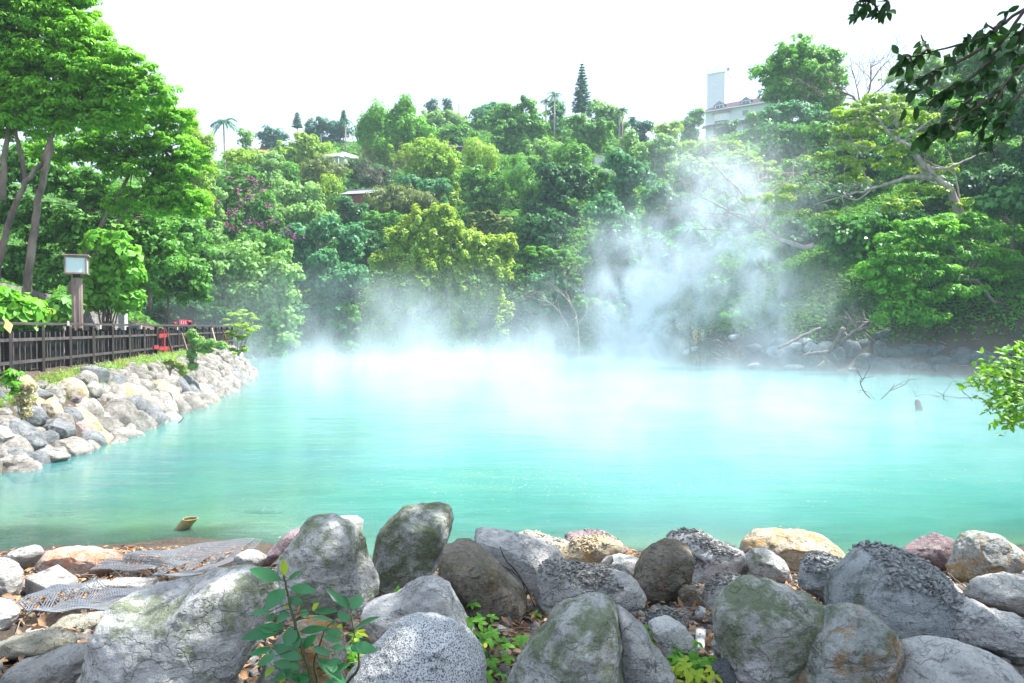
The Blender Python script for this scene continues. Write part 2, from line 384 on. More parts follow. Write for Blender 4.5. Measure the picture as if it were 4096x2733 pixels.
def build_water():
    xs = np.concatenate([np.arange(-40, -14, 1.2), np.arange(-14, 8, 0.25), np.arange(8, 60, 1.0)])
    ys = np.concatenate([np.arange(8.5, 20, 0.2), np.arange(20, 96, 0.9)])
    X, Y = np.meshgrid(xs, ys); V = np.stack([X.ravel(), Y.ravel(), np.zeros(X.size)], 1); nx, ny = len(xs), len(ys)
    dep = np.maximum(-Hn(X.ravel(), Y.ravel()), 0)
    i = np.arange(nx - 1); j = np.arange(ny - 1); I, J = np.meshgrid(i, j); b = (J * nx + I).ravel()
    Q = np.stack([b, b + 1, b + nx + 1, b + nx], 1)
    me = np_mesh("water", V, Q, True, {'depth': dep})
    s = NT("milky_spring_water"); co = s.n("ShaderNodeTexCoord").outputs['Object']
    dp = s.n("ShaderNodeAttribute", attribute_name="depth").outputs['Fac']
    st = s.n("ShaderNodeMapping", {'Vector': co, 'Scale': (0.35, 1.0, 1.0)}).outputs[0]
    n1 = s.noise(st, 0.35, 4.0, 0.55, 1.5); n2 = s.noise(st, 0.12, 3.0, 0.5, 1.0); nb = s.noise(st, 1.4, 5.0, 0.6, 1.0)
    c = s.mix(s.ss(n1, 0.35, 0.65), c4((0.052, 0.24, 0.200)), c4((0.070, 0.262, 0.222)))
    c = s.mix(s.ss(n2, 0.45, 0.62), c, c4((0.062, 0.245, 0.248)))
    c = s.mix(s.math('MULTIPLY', s.ss(nb, 0.52, 0.66), 0.5), c, c4((0.085, 0.265, 0.19)))
    milk = s.math('SUBTRACT', 1.0, s.math('POWER', 2.718, s.math('MULTIPLY', dp, s.math('MULTIPLY_ADD', nb, -4.0, -1.4))))
    milk = s.math('MULTIPLY_ADD', milk, 0.86, 0.12)
    w1 = s.noise(st, 5.0, 5.0, 0.6, 0.4); w2 = s.noise(st, 1.1, 3.0, 0.5)
    h = s.math('ADD', s.math('MULTIPLY', w1, 0.35), s.math('MULTIPLY', w2, 1.0))
    w3 = s.noise(st, 14.0, 3.0, 0.6); h = s.math('ADD', h, s.math('MULTIPLY', w3, 0.12)); nm = s.bump(h, 0.48, 0.05)
    body = s.n("ShaderNodeBsdfDiffuse", {'Color': c, 'Normal': nm}).outputs[0]
    clear = s.n("ShaderNodeBsdfTransparent", {'Color': (0.72, 0.90, 0.82, 1)}).outputs[0]
    inn = s.n("ShaderNodeMixShader", {0: milk, 1: clear, 2: body}).outputs[0]
    gl = s.n("ShaderNodeBsdfGlossy", {'Color': (1, 1, 1, 1), 'Roughness': 0.07, 'Normal': nm}).outputs[0]
    fr = s.n("ShaderNodeFresnel", {'IOR': 1.33, 'Normal': nm}).outputs[0]
    m = s.done(s.n("ShaderNodeMixShader", {0: fr, 1: inn, 2: gl}).outputs[0])
    o = link_mesh("water", me, m); tag(o, kind="structure")
build_water()

# ------------------------------------------------------------------ leaves
def unit(a): return a / (np.linalg.norm(a, axis=-1, keepdims=True) + 1e-9)
def leaf_quads(P, Nrm, L, asp=0.5, droop=0.3, dirs=None, fold=0.12, seed=0):
    """one folded rhombic leaf per point: P (n,3) base points, Nrm leaf facing, L lengths"""
    n = len(P); rg = np.random.default_rng(seed + n)
    Nrm = unit(Nrm)
    if dirs is None:
        dirs = rg.normal(size=(n, 3)); dirs[:, 2] -= droop
    T = unit(dirs - Nrm * np.sum(dirs * Nrm, 1, keepdims=True))
    S = np.cross(Nrm, T); L = np.asarray(L).reshape(-1, 1) * np.ones((n, 1))
    base = P - T * L * 0.5; tip = P + T * L * 0.5 - Nrm * L * 0.06
    mid = P + T * L * 0.02 + Nrm * L * fold
    a = mid + S * L * asp * 0.5; b = mid - S * L * asp * 0.5
    V = np.stack([base, a, tip, b], 1).reshape(-1, 3)
    Q = np.arange(4 * n).reshape(n, 4)
    return V, Q
def clump_points(cen, rad, ncl, per, crad, flat=1.0, up=0.25, seed=0, inner=0.15, shell=(0.62, 1.10), droopy=0.0):
    """lumpy crown: clumps on an ellipsoid, leaves on each clump. returns points, facings"""
    rg = np.random.default_rng(seed)
    d = unit(rg.normal(size=(ncl * 2, 3)))
    keep = d[:, 2] > -0.75; d = d[keep][:ncl]; ncl = len(d)
    r = rg.uniform(shell[0], shell[1], (ncl, 1))
    ki = int(ncl * inner); r[:ki] *= rg.uniform(0.2, 0.7, (ki, 1))
    lump = 1 + 0.34 * fbm(d * 2.3 + seed, 2, seed)[:, None]
    cc = cen + d * r * lump * rad
    cs = crad * rg.uniform(0.6, 1.35, (ncl, 1))
    e = unit(rg.normal(size=(ncl, per, 3)) + np.array([0, 0, 0.25]))
    rr = rg.uniform(0.35, 1.05, (ncl, per, 1)) ** 0.6
    P = cc[:, None, :] + e * rr * cs[:, None, :] * np.array([1, 1, flat])
    N = e * 0.8 + d[:, None, :] * 0.5 + np.array([0, 0, up]) + rg.normal(size=e.shape) * 0.35
    P = P.reshape(-1, 3); N = N.reshape(-1, 3)
    return P, N, cc
KIND = {  # crad fraction, per, flat, up, aspect, droop, leaf px, density
 'broad':  dict(cr=0.20, per=34, flat=0.75, up=0.5, asp=0.55, droop=0.4, lpx=3.3, den=6.0),
 'dome':   dict(cr=0.12, per=22, flat=0.8, up=0.6, asp=0.6, droop=0.0, lpx=2.6, den=7.0),
 'layer':  dict(cr=0.34, per=60, flat=0.32, up=1.1, asp=0.5, droop=0.1, lpx=3.2, den=5.5),
 'feather':dict(cr=0.15, per=34, flat=1.9, up=0.1, asp=0.4, droop=-0.6, lpx=3.2, den=6.5),
 'bamboo': dict(cr=0.24, per=60, flat=1.1, up=0.2, asp=0.22, droop=1.4, lpx=4.6, den=9.0),
 'bigleaf':dict(cr=0.17, per=20, flat=0.8, up=0.35, asp=0.75, droop=1.2, lpx=5.2, den=6.0),
 'tuft':   dict(cr=0.30, per=70, flat=1.15, up=0.9, asp=0.5, droop=-0.8, lpx=3.0, den=6.5),
 'spray':  dict(cr=0.22, per=46, flat=0.45, up=0.8, asp=0.42, droop=0.8, lpx=3.2, den=6.5),
 'airy':   dict(cr=0.15, per=26, flat=0.6, up=0.5, asp=0.45, droop=0.3, lpx=2.8, den=2.2),
 'vine':   dict(cr=0.20, per=30, flat=1.4, up=0.1, asp=0.7, droop=1.0, lpx=3.4, den=6.5),
}
_seed = [100]
def nseed(): _seed[0] += 1; return _seed[0]
def crown_arrays(lobes, depth, kind, lpx=None, den=1.0):
    """lobes: (cx,cy,rx,ry in pixels at this depth, dy metres, ) -> V,Q,tint in world space and clump centres"""
    k = KIND[kind]; mpp = depth / F; Vs = []; Qs = []; Ts = []; CC = []; nv = 0
    L = (lpx or k['lpx']) * mpp * 0.92; den = den * 1.45
    if kind in ('broad', 'bigleaf', 'vine', 'tuft', 'feather', 'airy'):
        rg0 = np.random.default_rng(nseed()); more = []
        for lb in lobes:
            a0 = rg0.uniform(0, 6.3)
            for j in range(4):
                a = a0 + j * 1.57 + rg0.uniform(-.4, .4); f = rg0.uniform(.38, .62); q = rg0.uniform(.42, .60)
                more.append((lb[0] + math.cos(a) * f * lb[2], lb[1] + math.sin(a) * f * lb[3] * .9, lb[2] * q, lb[3] * q * rg0.uniform(.8, 1.15), (lb[4] if len(lb) > 4 else 0) - rg0.uniform(.0, .5) * lb[2] * mpp))
            more.append((lb[0], lb[1], lb[2] * .66, lb[3] * .66, (lb[4] if len(lb) > 4 else 0)))
        lobes = more; den = den * 0.85
    for lb in lobes:
        cx, cyy, rx, ry = lb[:4]; dy = lb[4] if len(lb) > 4 else 0.0
        cen = at(cx, cyy, depth + dy); rw = rx * mpp; rh = ry * mpp
        rad = np.array([rw, min(rw, rh * 1.3), rh]) * 0.93
        R_ = (rx + ry) / 2 * mpp
        crad = max(k['cr'] * R_, L * 1.3)
        area = math.pi * rx * ry; lpxx = (lpx or k['lpx']); la = 0.5 * lpxx * lpxx * k['asp'] + 0.6
        nl = int(area / la * k['den'] * den); ncl = max(5, nl // k['per'])
        P, N, cc = clump_points(cen, rad, ncl, k['per'], crad, k['flat'], k['up'], nseed())
        rg = np.random.default_rng(nseed())
        V, Q = leaf_quads(P, N, L * rg.uniform(0.65, 1.35, len(P)), k['asp'], k['droop'], seed=nseed())
        t = np.clip(rg.beta(2, 2, len(P)) , 0, 1)
        Vs.append(V); Qs.append(Q + nv); Ts.append(np.repeat(t, 4)); nv += len(V); CC.append(cc)
    return np.concatenate(Vs), np.concatenate(Qs), np.concatenate(Ts), np.concatenate(CC)
def curve_pts(p, q, n=5, sag=0.1, seed=0):
    rg = np.random.default_rng(seed); p = np.array(p, float); q = np.array(q, float)
    L = np.linalg.norm(q - p); t = np.linspace(0, 1, n)[:, None]
    w = rg.normal(size=(n, 3)) * L * 0.05 * np.sin(t * math.pi)
    return p + (q - p) * t + w + np.array([0, 0, 1]) * L * sag * np.sin(t * math.pi)
def tree(label, lobes, kind='broad', mat='mid', depth=None, lpx=None, den=1.0, name='broadleaf_tree', cat='tree', group=None, trunk=True, bark=None, base_dy=5, tr=None, skirt=True, base_px=None):
    xs0 = min(l[0] - l[2] for l in lobes); xs1 = max(l[0] + l[2] for l in lobes)
    yb = max(l[1] + l[3] for l in lobes); cxm = sum(l[0] * l[2] for l in lobes) / sum(l[2] for l in lobes)
    if depth is None:
        depth = ground_hit(cxm, yb + base_dy, 56.0)
        if depth is None: depth = float(interp(cxm, _rc, _rd))
        depth = min(depth + 1.5, 190)
    lobes = list(lobes)
    if skirt:
        cols = {}
        for lb in lobes:
            key = round(lb[0] / 26.0)
            if key not in cols or cols[key][1] + cols[key][3] < lb[1] + lb[3]: cols[key] = lb
        for lb in cols.values():
            x_ = at(lb[0], lb[1], depth)[0]; gy = proj(x_, depth, H1(x_, depth))[1]; y_ = lb[1] + lb[3] * 0.9; k_ = 0
            while y_ < gy - 4 and k_ < 3:
                hh = min(max(lb[3], 8), max(gy - y_, 6)) * 0.75
                lobes.append((lb[0], y_ + hh * 0.6, lb[2] * 0.92, hh, (lb[4] if len(lb) > 4 else 0) + 0.4)); y_ += hh * 1.3; k_ += 1
    V, Q, T, CC = crown_arrays(lobes, depth, kind, lpx, den)
    bx = at(base_px or cxm, yb, depth)[0]; gz = H1(bx, depth)
    root = empty(name, (bx, depth, gz - 0.1), label, cat, group); org = np.array(root.location)
    me = np_mesh("crown", V - org, Q, False, {'tint': T})
    link_mesh("crown", me, LM[mat], root)
    if trunk:
        cz = float(np.mean(CC[:, 2])); hh = max(cz - gz, 1.0); r0 = tr or max(0.05 * hh, 0.08); r0 = min(r0, 0.45)
        mb = MB(); top = np.array([np.mean(CC[:, 0]), np.mean(CC[:, 1]), gz + hh])
        fork = np.array([bx, depth, gz]) * 0.45 + top * 0.55
        mb.tube(curve_pts((bx, depth, gz - 0.2), fork, 5, 0.0, nseed()), np.linspace(r0, r0 * 0.7, 5), 7)
        rg = np.random.default_rng(nseed()); idx = rg.choice(len(CC), min(12, len(CC)), replace=False)
        for i in idx: mb.tube(curve_pts(fork, CC[i], 5, 0.08, nseed()), np.linspace(r0 * 0.5, r0 * 0.08, 5), 5)
        mb.build("trunk", bark or M_bark, root, True, origin=org)
    return root, CC

# ------------------------------------------------------------------ woods on the hill: every tree that can be told apart
HILL = 'trees on the hillside across the pond'
T_ = tree
exec_list = []
def t(label, cx, cyy, rx, ry, kind='broad', mat='mid', extra=(), **kw):
    lobes = [(cx, cyy, rx, ry)] if not extra else list(extra)
    kw.setdefault('group', HILL)
    tree(label, lobes, kind, mat, **kw)

# ridge
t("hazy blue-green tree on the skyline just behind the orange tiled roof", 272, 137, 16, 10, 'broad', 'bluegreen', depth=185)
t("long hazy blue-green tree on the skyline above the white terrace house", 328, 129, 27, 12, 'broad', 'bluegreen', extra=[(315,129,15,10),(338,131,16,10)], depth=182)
t("yellow-green round-topped tree between the orange roof and the white house", 305, 150, 28, 24, 'broad', 'yellow', extra=[(304,143,14,16),(291,152,15,11),(320,151,15,10),(305,158,22,10)], depth=140)
t("tallest bright green tree on the ridge, with feathery upright clumps", 394, 128, 41, 33, 'feather', 'bright', extra=[(405,110,11,14),(378,120,14,16),(398,128,20,20),(418,134,17,16),(367,130,11,14),(395,146,24,14),(372,145,14,10)], depth=132, lpx=3.4)
t("small grey-blue airy tree standing up on the bare part of the ridge", 433, 106, 7, 7, 'airy', 'bluegreen', depth=185, den=2)
t("thin spindly tree beside the bare pole on the ridge", 447, 107, 4, 8, 'airy', 'bluegreen', depth=185, den=2)
t("low grey-green scrubby tree along the ridge behind the tallest bright tree", 442, 119, 28, 9, 'broad', 'pale', extra=[(428,119,13,8),(446,118,14,8),(460,121,12,7)], depth=172)
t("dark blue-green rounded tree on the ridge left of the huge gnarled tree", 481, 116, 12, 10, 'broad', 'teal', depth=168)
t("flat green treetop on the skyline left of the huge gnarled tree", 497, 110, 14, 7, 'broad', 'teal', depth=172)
t("huge gnarled dark broadleaf tree in the middle of the ridge", 514, 127, 37, 32, 'broad', 'mid', extra=[(512,112,17,13),(528,104,9,9),(494,124,15,12),(514,130,20,16),(534,125,15,15),(540,140,12,12),(505,146,18,12)], depth=140, lpx=3.2)
t("short dark tree at the foot of the ridge palms", 556, 108, 10, 10, 'broad', 'teal', depth=165)
t("round-headed mid green tree directly below the tall conifer", 590, 129, 29, 18, 'broad', 'mid', extra=[(578,125,14,12),(598,130,18,14),(585,137,20,10)], depth=142)
t("grey-green treetops stepping down the skyline right of the conifer", 612, 113, 18, 10, 'broad', 'pale', extra=[(600,108,12,7),(616,115,14,8)], depth=168)
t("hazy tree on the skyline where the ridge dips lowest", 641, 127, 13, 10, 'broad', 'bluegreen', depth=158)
t("fresh green rounded tree on the skyline right of the ridge's dip", 669, 130, 14, 10, 'broad', 'yellow', depth=140)
t("dense low domed tree under the round-headed tree below the conifer", 572, 154, 24, 12, 'dome', 'mid', depth=118)
t("perfectly domed yellow-green tree in the middle of the hill", 427, 158, 33, 18, 'dome', 'yellow', extra=[(427,158,33,19),(440,166,22,12)], depth=112, lpx=2.8)
t("dark green shrubby tree between the domed yellow tree and the dark roof", 455, 133, 22, 8, 'broad', 'mid', depth=150)
t("yellow-green bamboo clump right of the domed yellow tree", 481, 155, 18, 16, 'bamboo', 'yellow', extra=[(473,148,8,10),(485,158,14,12)], depth=116, name='bamboo_clump', cat='bamboo')
t("small tidy domed tree above the glossy dark tree in the middle", 521, 161, 16, 7, 'dome', 'mid', depth=112)
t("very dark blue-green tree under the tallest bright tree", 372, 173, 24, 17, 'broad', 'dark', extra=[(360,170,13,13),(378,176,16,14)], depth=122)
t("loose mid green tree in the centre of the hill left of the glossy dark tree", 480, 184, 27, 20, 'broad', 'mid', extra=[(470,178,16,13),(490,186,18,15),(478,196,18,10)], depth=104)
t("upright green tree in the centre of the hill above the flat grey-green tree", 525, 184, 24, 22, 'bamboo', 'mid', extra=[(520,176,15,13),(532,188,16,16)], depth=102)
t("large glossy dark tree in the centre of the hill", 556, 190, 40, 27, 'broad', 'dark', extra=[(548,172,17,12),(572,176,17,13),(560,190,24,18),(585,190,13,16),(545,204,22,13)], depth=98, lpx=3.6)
t("bluish green tree below the domed yellow tree", 423, 186, 30, 13, 'broad', 'teal', extra=[(410,184,15,10),(434,188,17,11)], depth=108)
t("olive bamboo thicket spreading right of the grey slate roof", 398, 203, 33, 15, 'bamboo', 'olive', extra=[(378,203,17,13),(400,199,17,13),(422,206,15,12)], depth=103, name='bamboo_clump', cat='bamboo')
t("light green glossy tree in the dip below the skyline, right of centre", 656, 150, 27, 15, 'bigleaf', 'pale', extra=[(645,152,15,11),(664,147,17,12)], depth=118, lpx=3.6)
t("tree with pale drooping leaves just left of the top of the steam", 628, 172, 30, 22, 'bigleaf', 'teal', extra=[(618,165,17,14),(636,174,20,16),(622,186,17,11)], depth=100, lpx=3.8)
t("bright young tree catching sun behind the grey garden wall", 630, 142, 9, 9, 'broad', 'pale', depth=128)
# left slope
t("small upright tree on the skyline right of the tall palm", 246, 138, 8, 12, 'airy', 'pale', depth=120, den=1.6)
t("yellow-green tree on the slope under the tall palm", 238, 158, 17, 12, 'broad', 'yellow', depth=108)
t("pale green low tree in front of the orange roof", 268, 161, 20, 9, 'broad', 'pale', depth=120)
t("dark vine-covered columnar tree right of the bougainvillea", 291, 173, 8, 13, 'vine', 'mid', depth=108)
t("olive-brown domed bush in front of the white terrace house", 320, 170, 23, 12, 'dome', 'olive', depth=112)
t("fresh green rounded bush left of the grey slate roof", 331, 187, 12, 8, 'bamboo', 'yellow', depth=105)
t("pale green vine-draped tree between bougainvillea and slate roof", 298, 194, 26, 16, 'vine', 'pale', extra=[(286,192,15,12),(308,196,16,12)], depth=98)
t("pale leafy tree below the vine-draped tree in the left slope", 300, 216, 34, 14, 'vine', 'pale', extra=[(283,215,17,11),(308,213,17,11),(322,221,15,10)], depth=92)
t("dark green shrub under the grey slate roof", 352, 212, 22, 18, 'broad', 'dark', extra=[(345,206,13,12),(360,216,14,13)], depth=98)
t("broad pale-leaved tree in thin mist left of the lime-yellow tree", 325, 235, 45, 20, 'bigleaf', 'teal', extra=[(300,236,21,13),(325,229,22,14),(348,238,18,14)], depth=87, lpx=4)
t("green tree on the left slope behind the big left-hand trees' crowns", 190, 238, 26, 28, 'broad', 'mid', extra=[(185,225,17,17),(200,245,18,18)], depth=66, lpx=4)
t("light yellow-green tree rising behind the left-hand trees", 193, 145, 22, 34, 'feather', 'yellow', extra=[(188,130,13,16),(200,148,14,18),(186,164,16,16)], depth=72, lpx=3.6)
t("green tree filling the gap below the yellow-green tree on the left slope", 208, 185, 20, 22, 'broad', 'pale', extra=[(205,178,13,13),(210,194,14,13)], depth=76)
t("great mound of big-leaved vines above the end of the fence", 230, 282, 76, 42, 'bigleaf', 'pale', extra=[(190,262,26,20),(232,262,33,18),(275,272,27,19),(215,285,35,20),(255,294,33,17),(165,278,20,16)], depth=67, lpx=4.6, name='vine_thicket', cat='vine')
t("dark hollow tree at the water's edge below the vine mound", 180, 308, 45, 18, 'broad', 'dark', extra=[(150,305,22,16),(190,310,24,14),(215,314,18,10)], depth=64)
t("dark green tree overhanging the water beside the vine mound", 265, 318, 28, 14, 'broad', 'dark', depth=77)
t("rounded shrub in the mist right of the vine mound", 335, 272, 36, 22, 'bigleaf', 'teal', extra=[(322,264,19,14),(347,274,19,15),(330,286,22,12)], depth=83, lpx=4)
t("yellow-green shrub at the waterline beyond the fence's end", 240, 317, 17, 8, 'layer', 'yellow', depth=63)
t("misty green shrub at the waterline beside the yellow-green shrub", 288, 312, 24, 16, 'broad', 'teal', depth=82)
t("bushy green shrub at the waterline left of the lime-yellow tree", 342, 316, 21, 15, 'broad', 'mid', depth=84)
t("big lime-yellow tree in the middle of the far shore", 440, 265, 80, 66, 'tuft', 'lime',
  extra=[(440,213,16,12),(418,222,20,14),(456,235,22,16),(400,240,20,16),(432,246,26,18),(480,246,20,14),(505,247,14,13),(388,262,18,17),(420,272,26,18),(460,266,26,18),(496,268,20,18),(384,290,16,15),(412,300,24,16),(450,296,26,18),(486,296,22,17),(376,312,14,12),(425,320,20,12),(466,320,20,12),(500,315,14,14)], depth=80, lpx=3.6, tr=0.3)
t("grey-green flat-topped tree tucked behind the lime-yellow tree", 488, 218, 26, 10, 'layer', 'olive', extra=[(480,216,16,6),(498,219,16,6),(488,223,20,6)], depth=88)
t("dark big-leaved shrub right of the flat-topped tree", 547, 230, 36, 20, 'bigleaf', 'dark', extra=[(532,226,18,13),(556,222,18,12),(548,238,26,13)], depth=88, lpx=4)
t("mid green spreading tree right of the lime-yellow tree", 551, 259, 31, 16, 'layer', 'mid', extra=[(543,252,22,8),(560,258,20,8),(546,266,26,8)], depth=82)
t("green tree low on the shore right of the lime-yellow tree, half in mist", 555, 296, 34, 24, 'broad', 'teal', extra=[(546,284,20,14),(566,296,20,16),(545,306,24,13)], depth=79)
t("leafy vines hanging down the slope left of the main steam plume", 612, 232, 34, 46, 'bigleaf', 'teal', extra=[(606,210,20,17),(622,228,22,20),(603,250,22,18),(625,262,20,20)], depth=80, lpx=4.2, name='vine_thicket', cat='vine')
t("misty tree behind the main steam plume", 668, 205, 36, 30, 'broad', 'teal', extra=[(655,196,20,17),(680,206,20,17),(660,222,24,16)], depth=86)
t("shrub on the slope in the thick of the steam", 660, 262, 34, 30, 'bigleaf', 'teal', extra=[(650,250,20,18),(674,262,18,18),(655,282,22,16)], depth=74, lpx=4)
t("low shrub at the shore in front of the pampas grass", 600, 312, 32, 18, 'broad', 'mid', extra=[(588,308,18,13),(612,314,20,12)], depth=77)
# right slope
t("big round-headed tree on the skyline right of the tower", 800, 72, 46, 37, 'broad', 'bright', extra=[(795,55,25,17),(820,62,22,18),(775,74,22,19),(805,78,30,20),(836,80,13,15),(780,95,24,13),(815,95,22,12)], depth=108, lpx=3.3, tr=0.4)
t("dark leafy tree at the foot of the round-headed skyline tree", 795, 113, 38, 13, 'broad', 'teal', extra=[(776,112,18,10),(806,112,22,11)], depth=100)
t("dark green tree pressed against the tower house's left corner", 697, 118, 12, 12, 'broad', 'mid', extra=[(697,116,6,8),(690,123,9,7)], depth=158)
t("dark cone-shaped shrub in front of the tower house's lower floor", 726, 130, 11, 6, 'broad', 'dark', extra=[(722,132,6,5),(730,128,7,6)], depth=140)
t("low bush under the tower house's upper windows", 757, 118, 12, 7, 'broad', 'mid', depth=128)
t("yellowish tree with steam drifting past, below the tower house", 732, 148, 13, 9, 'broad', 'yellow', depth=122)
t("yellow-green tree left of the steam-wrapped tree below the tower house", 700, 149, 27, 10, 'bigleaf', 'yellow', extra=[(688,149,15,8),(708,149,16,8)], depth=122, lpx=3.6)
t("glossy bright green tree right below the tower house", 786, 138, 34, 20, 'bigleaf', 'gloss', extra=[(775,132,19,12),(798,138,20,14),(780,150,22,11)], depth=96, lpx=4.2)
t("leafy tree below the yellow-green trees, half veiled by steam", 700, 172, 34, 18, 'bigleaf', 'pale', extra=[(684,168,18,12),(712,172,22,13)], depth=98, lpx=4)
t("flat layered yellow-green tree above the bare white branches", 745, 165, 37, 14, 'layer', 'yellow', extra=[(738,156,22,5),(752,163,28,6),(740,171,34,6),(768,176,20,6)], depth=84)
t("tangled green tree right of the layered yellow-green tree", 810, 172, 34, 18, 'broad', 'mid', extra=[(798,168,19,12),(824,172,20,13)], depth=84)
t("dark leafy bank of tree behind the long bare limb", 850, 200, 50, 26, 'bigleaf', 'dark', extra=[(815,200,25,18),(855,196,28,18),(890,205,22,18)], depth=70, lpx=5)
t("airy fine-twigged tree on the skyline behind the hanging leaves", 925, 72, 40, 24, 'airy', 'pale', extra=[(905,82,22,16),(932,66,24,18),(955,80,24,16)], depth=88, den=1.3)
t("tall green tree at the upper right corner behind the hanging leaves", 990, 72, 44, 40, 'broad', 'mid', extra=[(970,62,22,20),(1000,50,24,20),(1024,60,22,24),(990,85,30,20),(1030,95,24,20)], depth=82)
t("yellow-green slope tree below the airy skyline tree", 880, 118, 42, 22, 'layer', 'yellow', extra=[(865,106,26,8),(890,112,30,9),(872,121,32,9),(905,126,26,9),(850,116,18,8)], depth=76, lpx=3.6)
t("green tree between the skyline and the great leaning limb", 950, 112, 40, 24, 'broad', 'bright', extra=[(935,105,24,14),(965,112,26,16),(990,122,24,16)], depth=76)
t("glossy big-leaved tree leaning out at the steam's right edge", 855, 250, 44, 36, 'bigleaf', 'gloss', extra=[(862,226,22,12),(838,240,20,14),(868,246,22,15),(845,262,20,13),(826,225,14,9)], depth=60, lpx=6)
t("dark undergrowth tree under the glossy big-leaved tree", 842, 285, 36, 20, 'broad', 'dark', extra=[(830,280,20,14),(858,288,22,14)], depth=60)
t("layered bright green tree stretching out over the rocks", 940, 265, 85, 60, 'spray', 'bright',
  extra=[(960,222,44,7,0),(925,228,40,7,-1),(985,234,44,8,1),(905,238,32,7,-1),(945,246,46,8,0),(900,256,36,8,-1),(975,256,40,8,0),(885,270,30,8,-1),(925,268,34,8,-1),(965,275,36,8,0),(895,285,32,8,-1),(920,296,28,8,-1),(905,308,26,8,-1),(930,318,20,7,-1),(890,318,16,6,-1.5),(960,290,24,7,-1)], depth=51, lpx=5.6, den=1.25, base_px=1004, skirt=False)
t("glossy broad-leaved bush high at the right edge above the layered tree", 1000, 208, 36, 28, 'bigleaf', 'gloss', extra=[(992,205,18,13),(1014,198,22,16),(1034,215,18,18)], depth=54, lpx=7, skirt=False)
t("dark slope tree behind the layered bright tree", 985, 270, 60, 50, 'broad', 'dark', extra=[(970,250,34,26),(1015,275,34,30),(960,295,34,22),(1010,315,34,20)], depth=60, lpx=5)
t("shadowed shrub above the boulders at the right edge", 985, 335, 50, 18, 'broad', 'dark', extra=[(960,333,26,13),(1000,330,28,16),(930,335,18,10)], depth=54, lpx=4)
t("low green shrub on the misty slope beside the pampas grass", 722, 290, 24, 17, 'broad', 'mid', extra=[(714,284,14,11),(730,296,16,11)], depth=64)
t("bright little shrub just above the twig-strewn shore", 738, 318, 17, 10, 'broad', 'bright', depth=61)
t("shrub on the misty slope under the fallen bare trunk", 775, 270, 34, 20, 'bigleaf', 'teal', extra=[(762,264,18,13),(788,274,18,13)], depth=63, lpx=4)
t("low shrub above the driftwood logs, veiled by steam", 790, 312, 26, 12, 'broad', 'teal', extra=[(778,310,14,9),(802,313,15,9)], depth=59)
t("dark slope tree behind the bare white branches", 740, 222, 40, 28, 'bigleaf', 'teal', extra=[(724,214,22,17),(752,224,24,18)], depth=72, lpx=4)

t("dark green tree on the right slope under the leafless treetop", 862, 158, 34, 18, 'broad', 'dark', extra=[(848,154,20,12),(874,160,22,13)], depth=74, lpx=4)
t("rounded green tree between the layered yellow trees of the right slope", 912, 150, 34, 18, 'broad', 'mid', extra=[(898,146,20,13),(926,152,22,13)], depth=70, lpx=4.4)
t("green tree on the right slope beneath the hanging leaves, upper one", 985, 150, 38, 20, 'broad', 'mid', extra=[(968,146,24,15),(1002,150,24,16)], depth=68, lpx=4.6)
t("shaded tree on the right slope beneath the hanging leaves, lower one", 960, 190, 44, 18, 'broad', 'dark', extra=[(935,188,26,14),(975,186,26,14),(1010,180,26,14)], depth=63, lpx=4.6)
t("dense dark tree behind the great leaning tree's trunk", 905, 225, 40, 20, 'bigleaf', 'dark', extra=[(885,222,24,15),(920,226,24,15)], depth=62, lpx=5)
t("mid green tree between the glossy bright tree and the leaning tree", 835, 138, 30, 16, 'bigleaf', 'mid', extra=[(822,134,18,11),(846,140,18,12)], depth=86, lpx=4)
t("green tree below the glossy bright green tree of the tower house", 775, 195, 36, 16, 'bigleaf', 'mid', extra=[(758,192,20,12),(790,196,22,13)], depth=76, lpx=4.4)
t("shadowy tree above the far boulders beside the driftwood", 880, 315, 40, 22, 'broad', 'dark', extra=[(860,308,24,15),(895,318,24,15),(915,300,20,14)], depth=56, lpx=4.4)
t("misty dark tree on the slope behind the pampas grass", 705, 245, 36, 28, 'broad', 'teal', extra=[(690,236,20,17),(718,244,22,17),(702,260,24,15)], depth=69, lpx=4.2)
t("dim green tree at the steam's edge above the driftwood", 805, 240, 32, 22, 'broad', 'dark', extra=[(792,234,20,15),(818,242,20,15)], depth=64, lpx=4.4)
t("pale green tree on the hillside between the two domed green trees", 545, 150, 16, 12, 'broad', 'pale', depth=126)
t("green tree behind the large glossy dark tree's right shoulder", 598, 180, 20, 16, 'broad', 'mid', extra=[(592,176,13,11),(605,182,13,12)], depth=108)
t("dark tree filling the slope left of the lime-yellow tree", 375, 245, 24, 18, 'broad', 'dark', extra=[(366,240,15,12),(384,248,15,12)], depth=92)
t("green tree between the olive bamboo and the lime-yellow tree", 385, 222, 26, 12, 'broad', 'mid', extra=[(374,220,15,9),(396,222,15,9)], depth=96)
t("pale green tree between the vine mound and the bougainvillea", 265, 245, 30, 16, 'vine', 'mid', extra=[(252,242,18,12),(278,247,18,12)], depth=80)

t("tall tree at the right edge behind the hanging leaves, added for its shade", 1050, 110, 60, 55, 'broad', 'dark', extra=[(1030,120,34,30),(1060,80,36,32),(1085,120,36,34),(1050,155,40,24)], depth=54, lpx=6)  # this tree and the next two are added to shade the right bank
t("tall unseen tree past the right edge, added for its shade on the bank", 1130, 110, 60, 60, 'broad', 'dark', extra=[(1120,90,40,36),(1150,130,44,36),(1130,165,44,26),(1160,80,40,36)], depth=51, lpx=6)
t("dark unseen tree low past the right edge, added to shade the far boulders", 1075, 230, 50, 50, 'broad', 'dark', extra=[(1075,220,26,26),(1100,205,34,30),(1095,260,36,30)], depth=50, lpx=6)

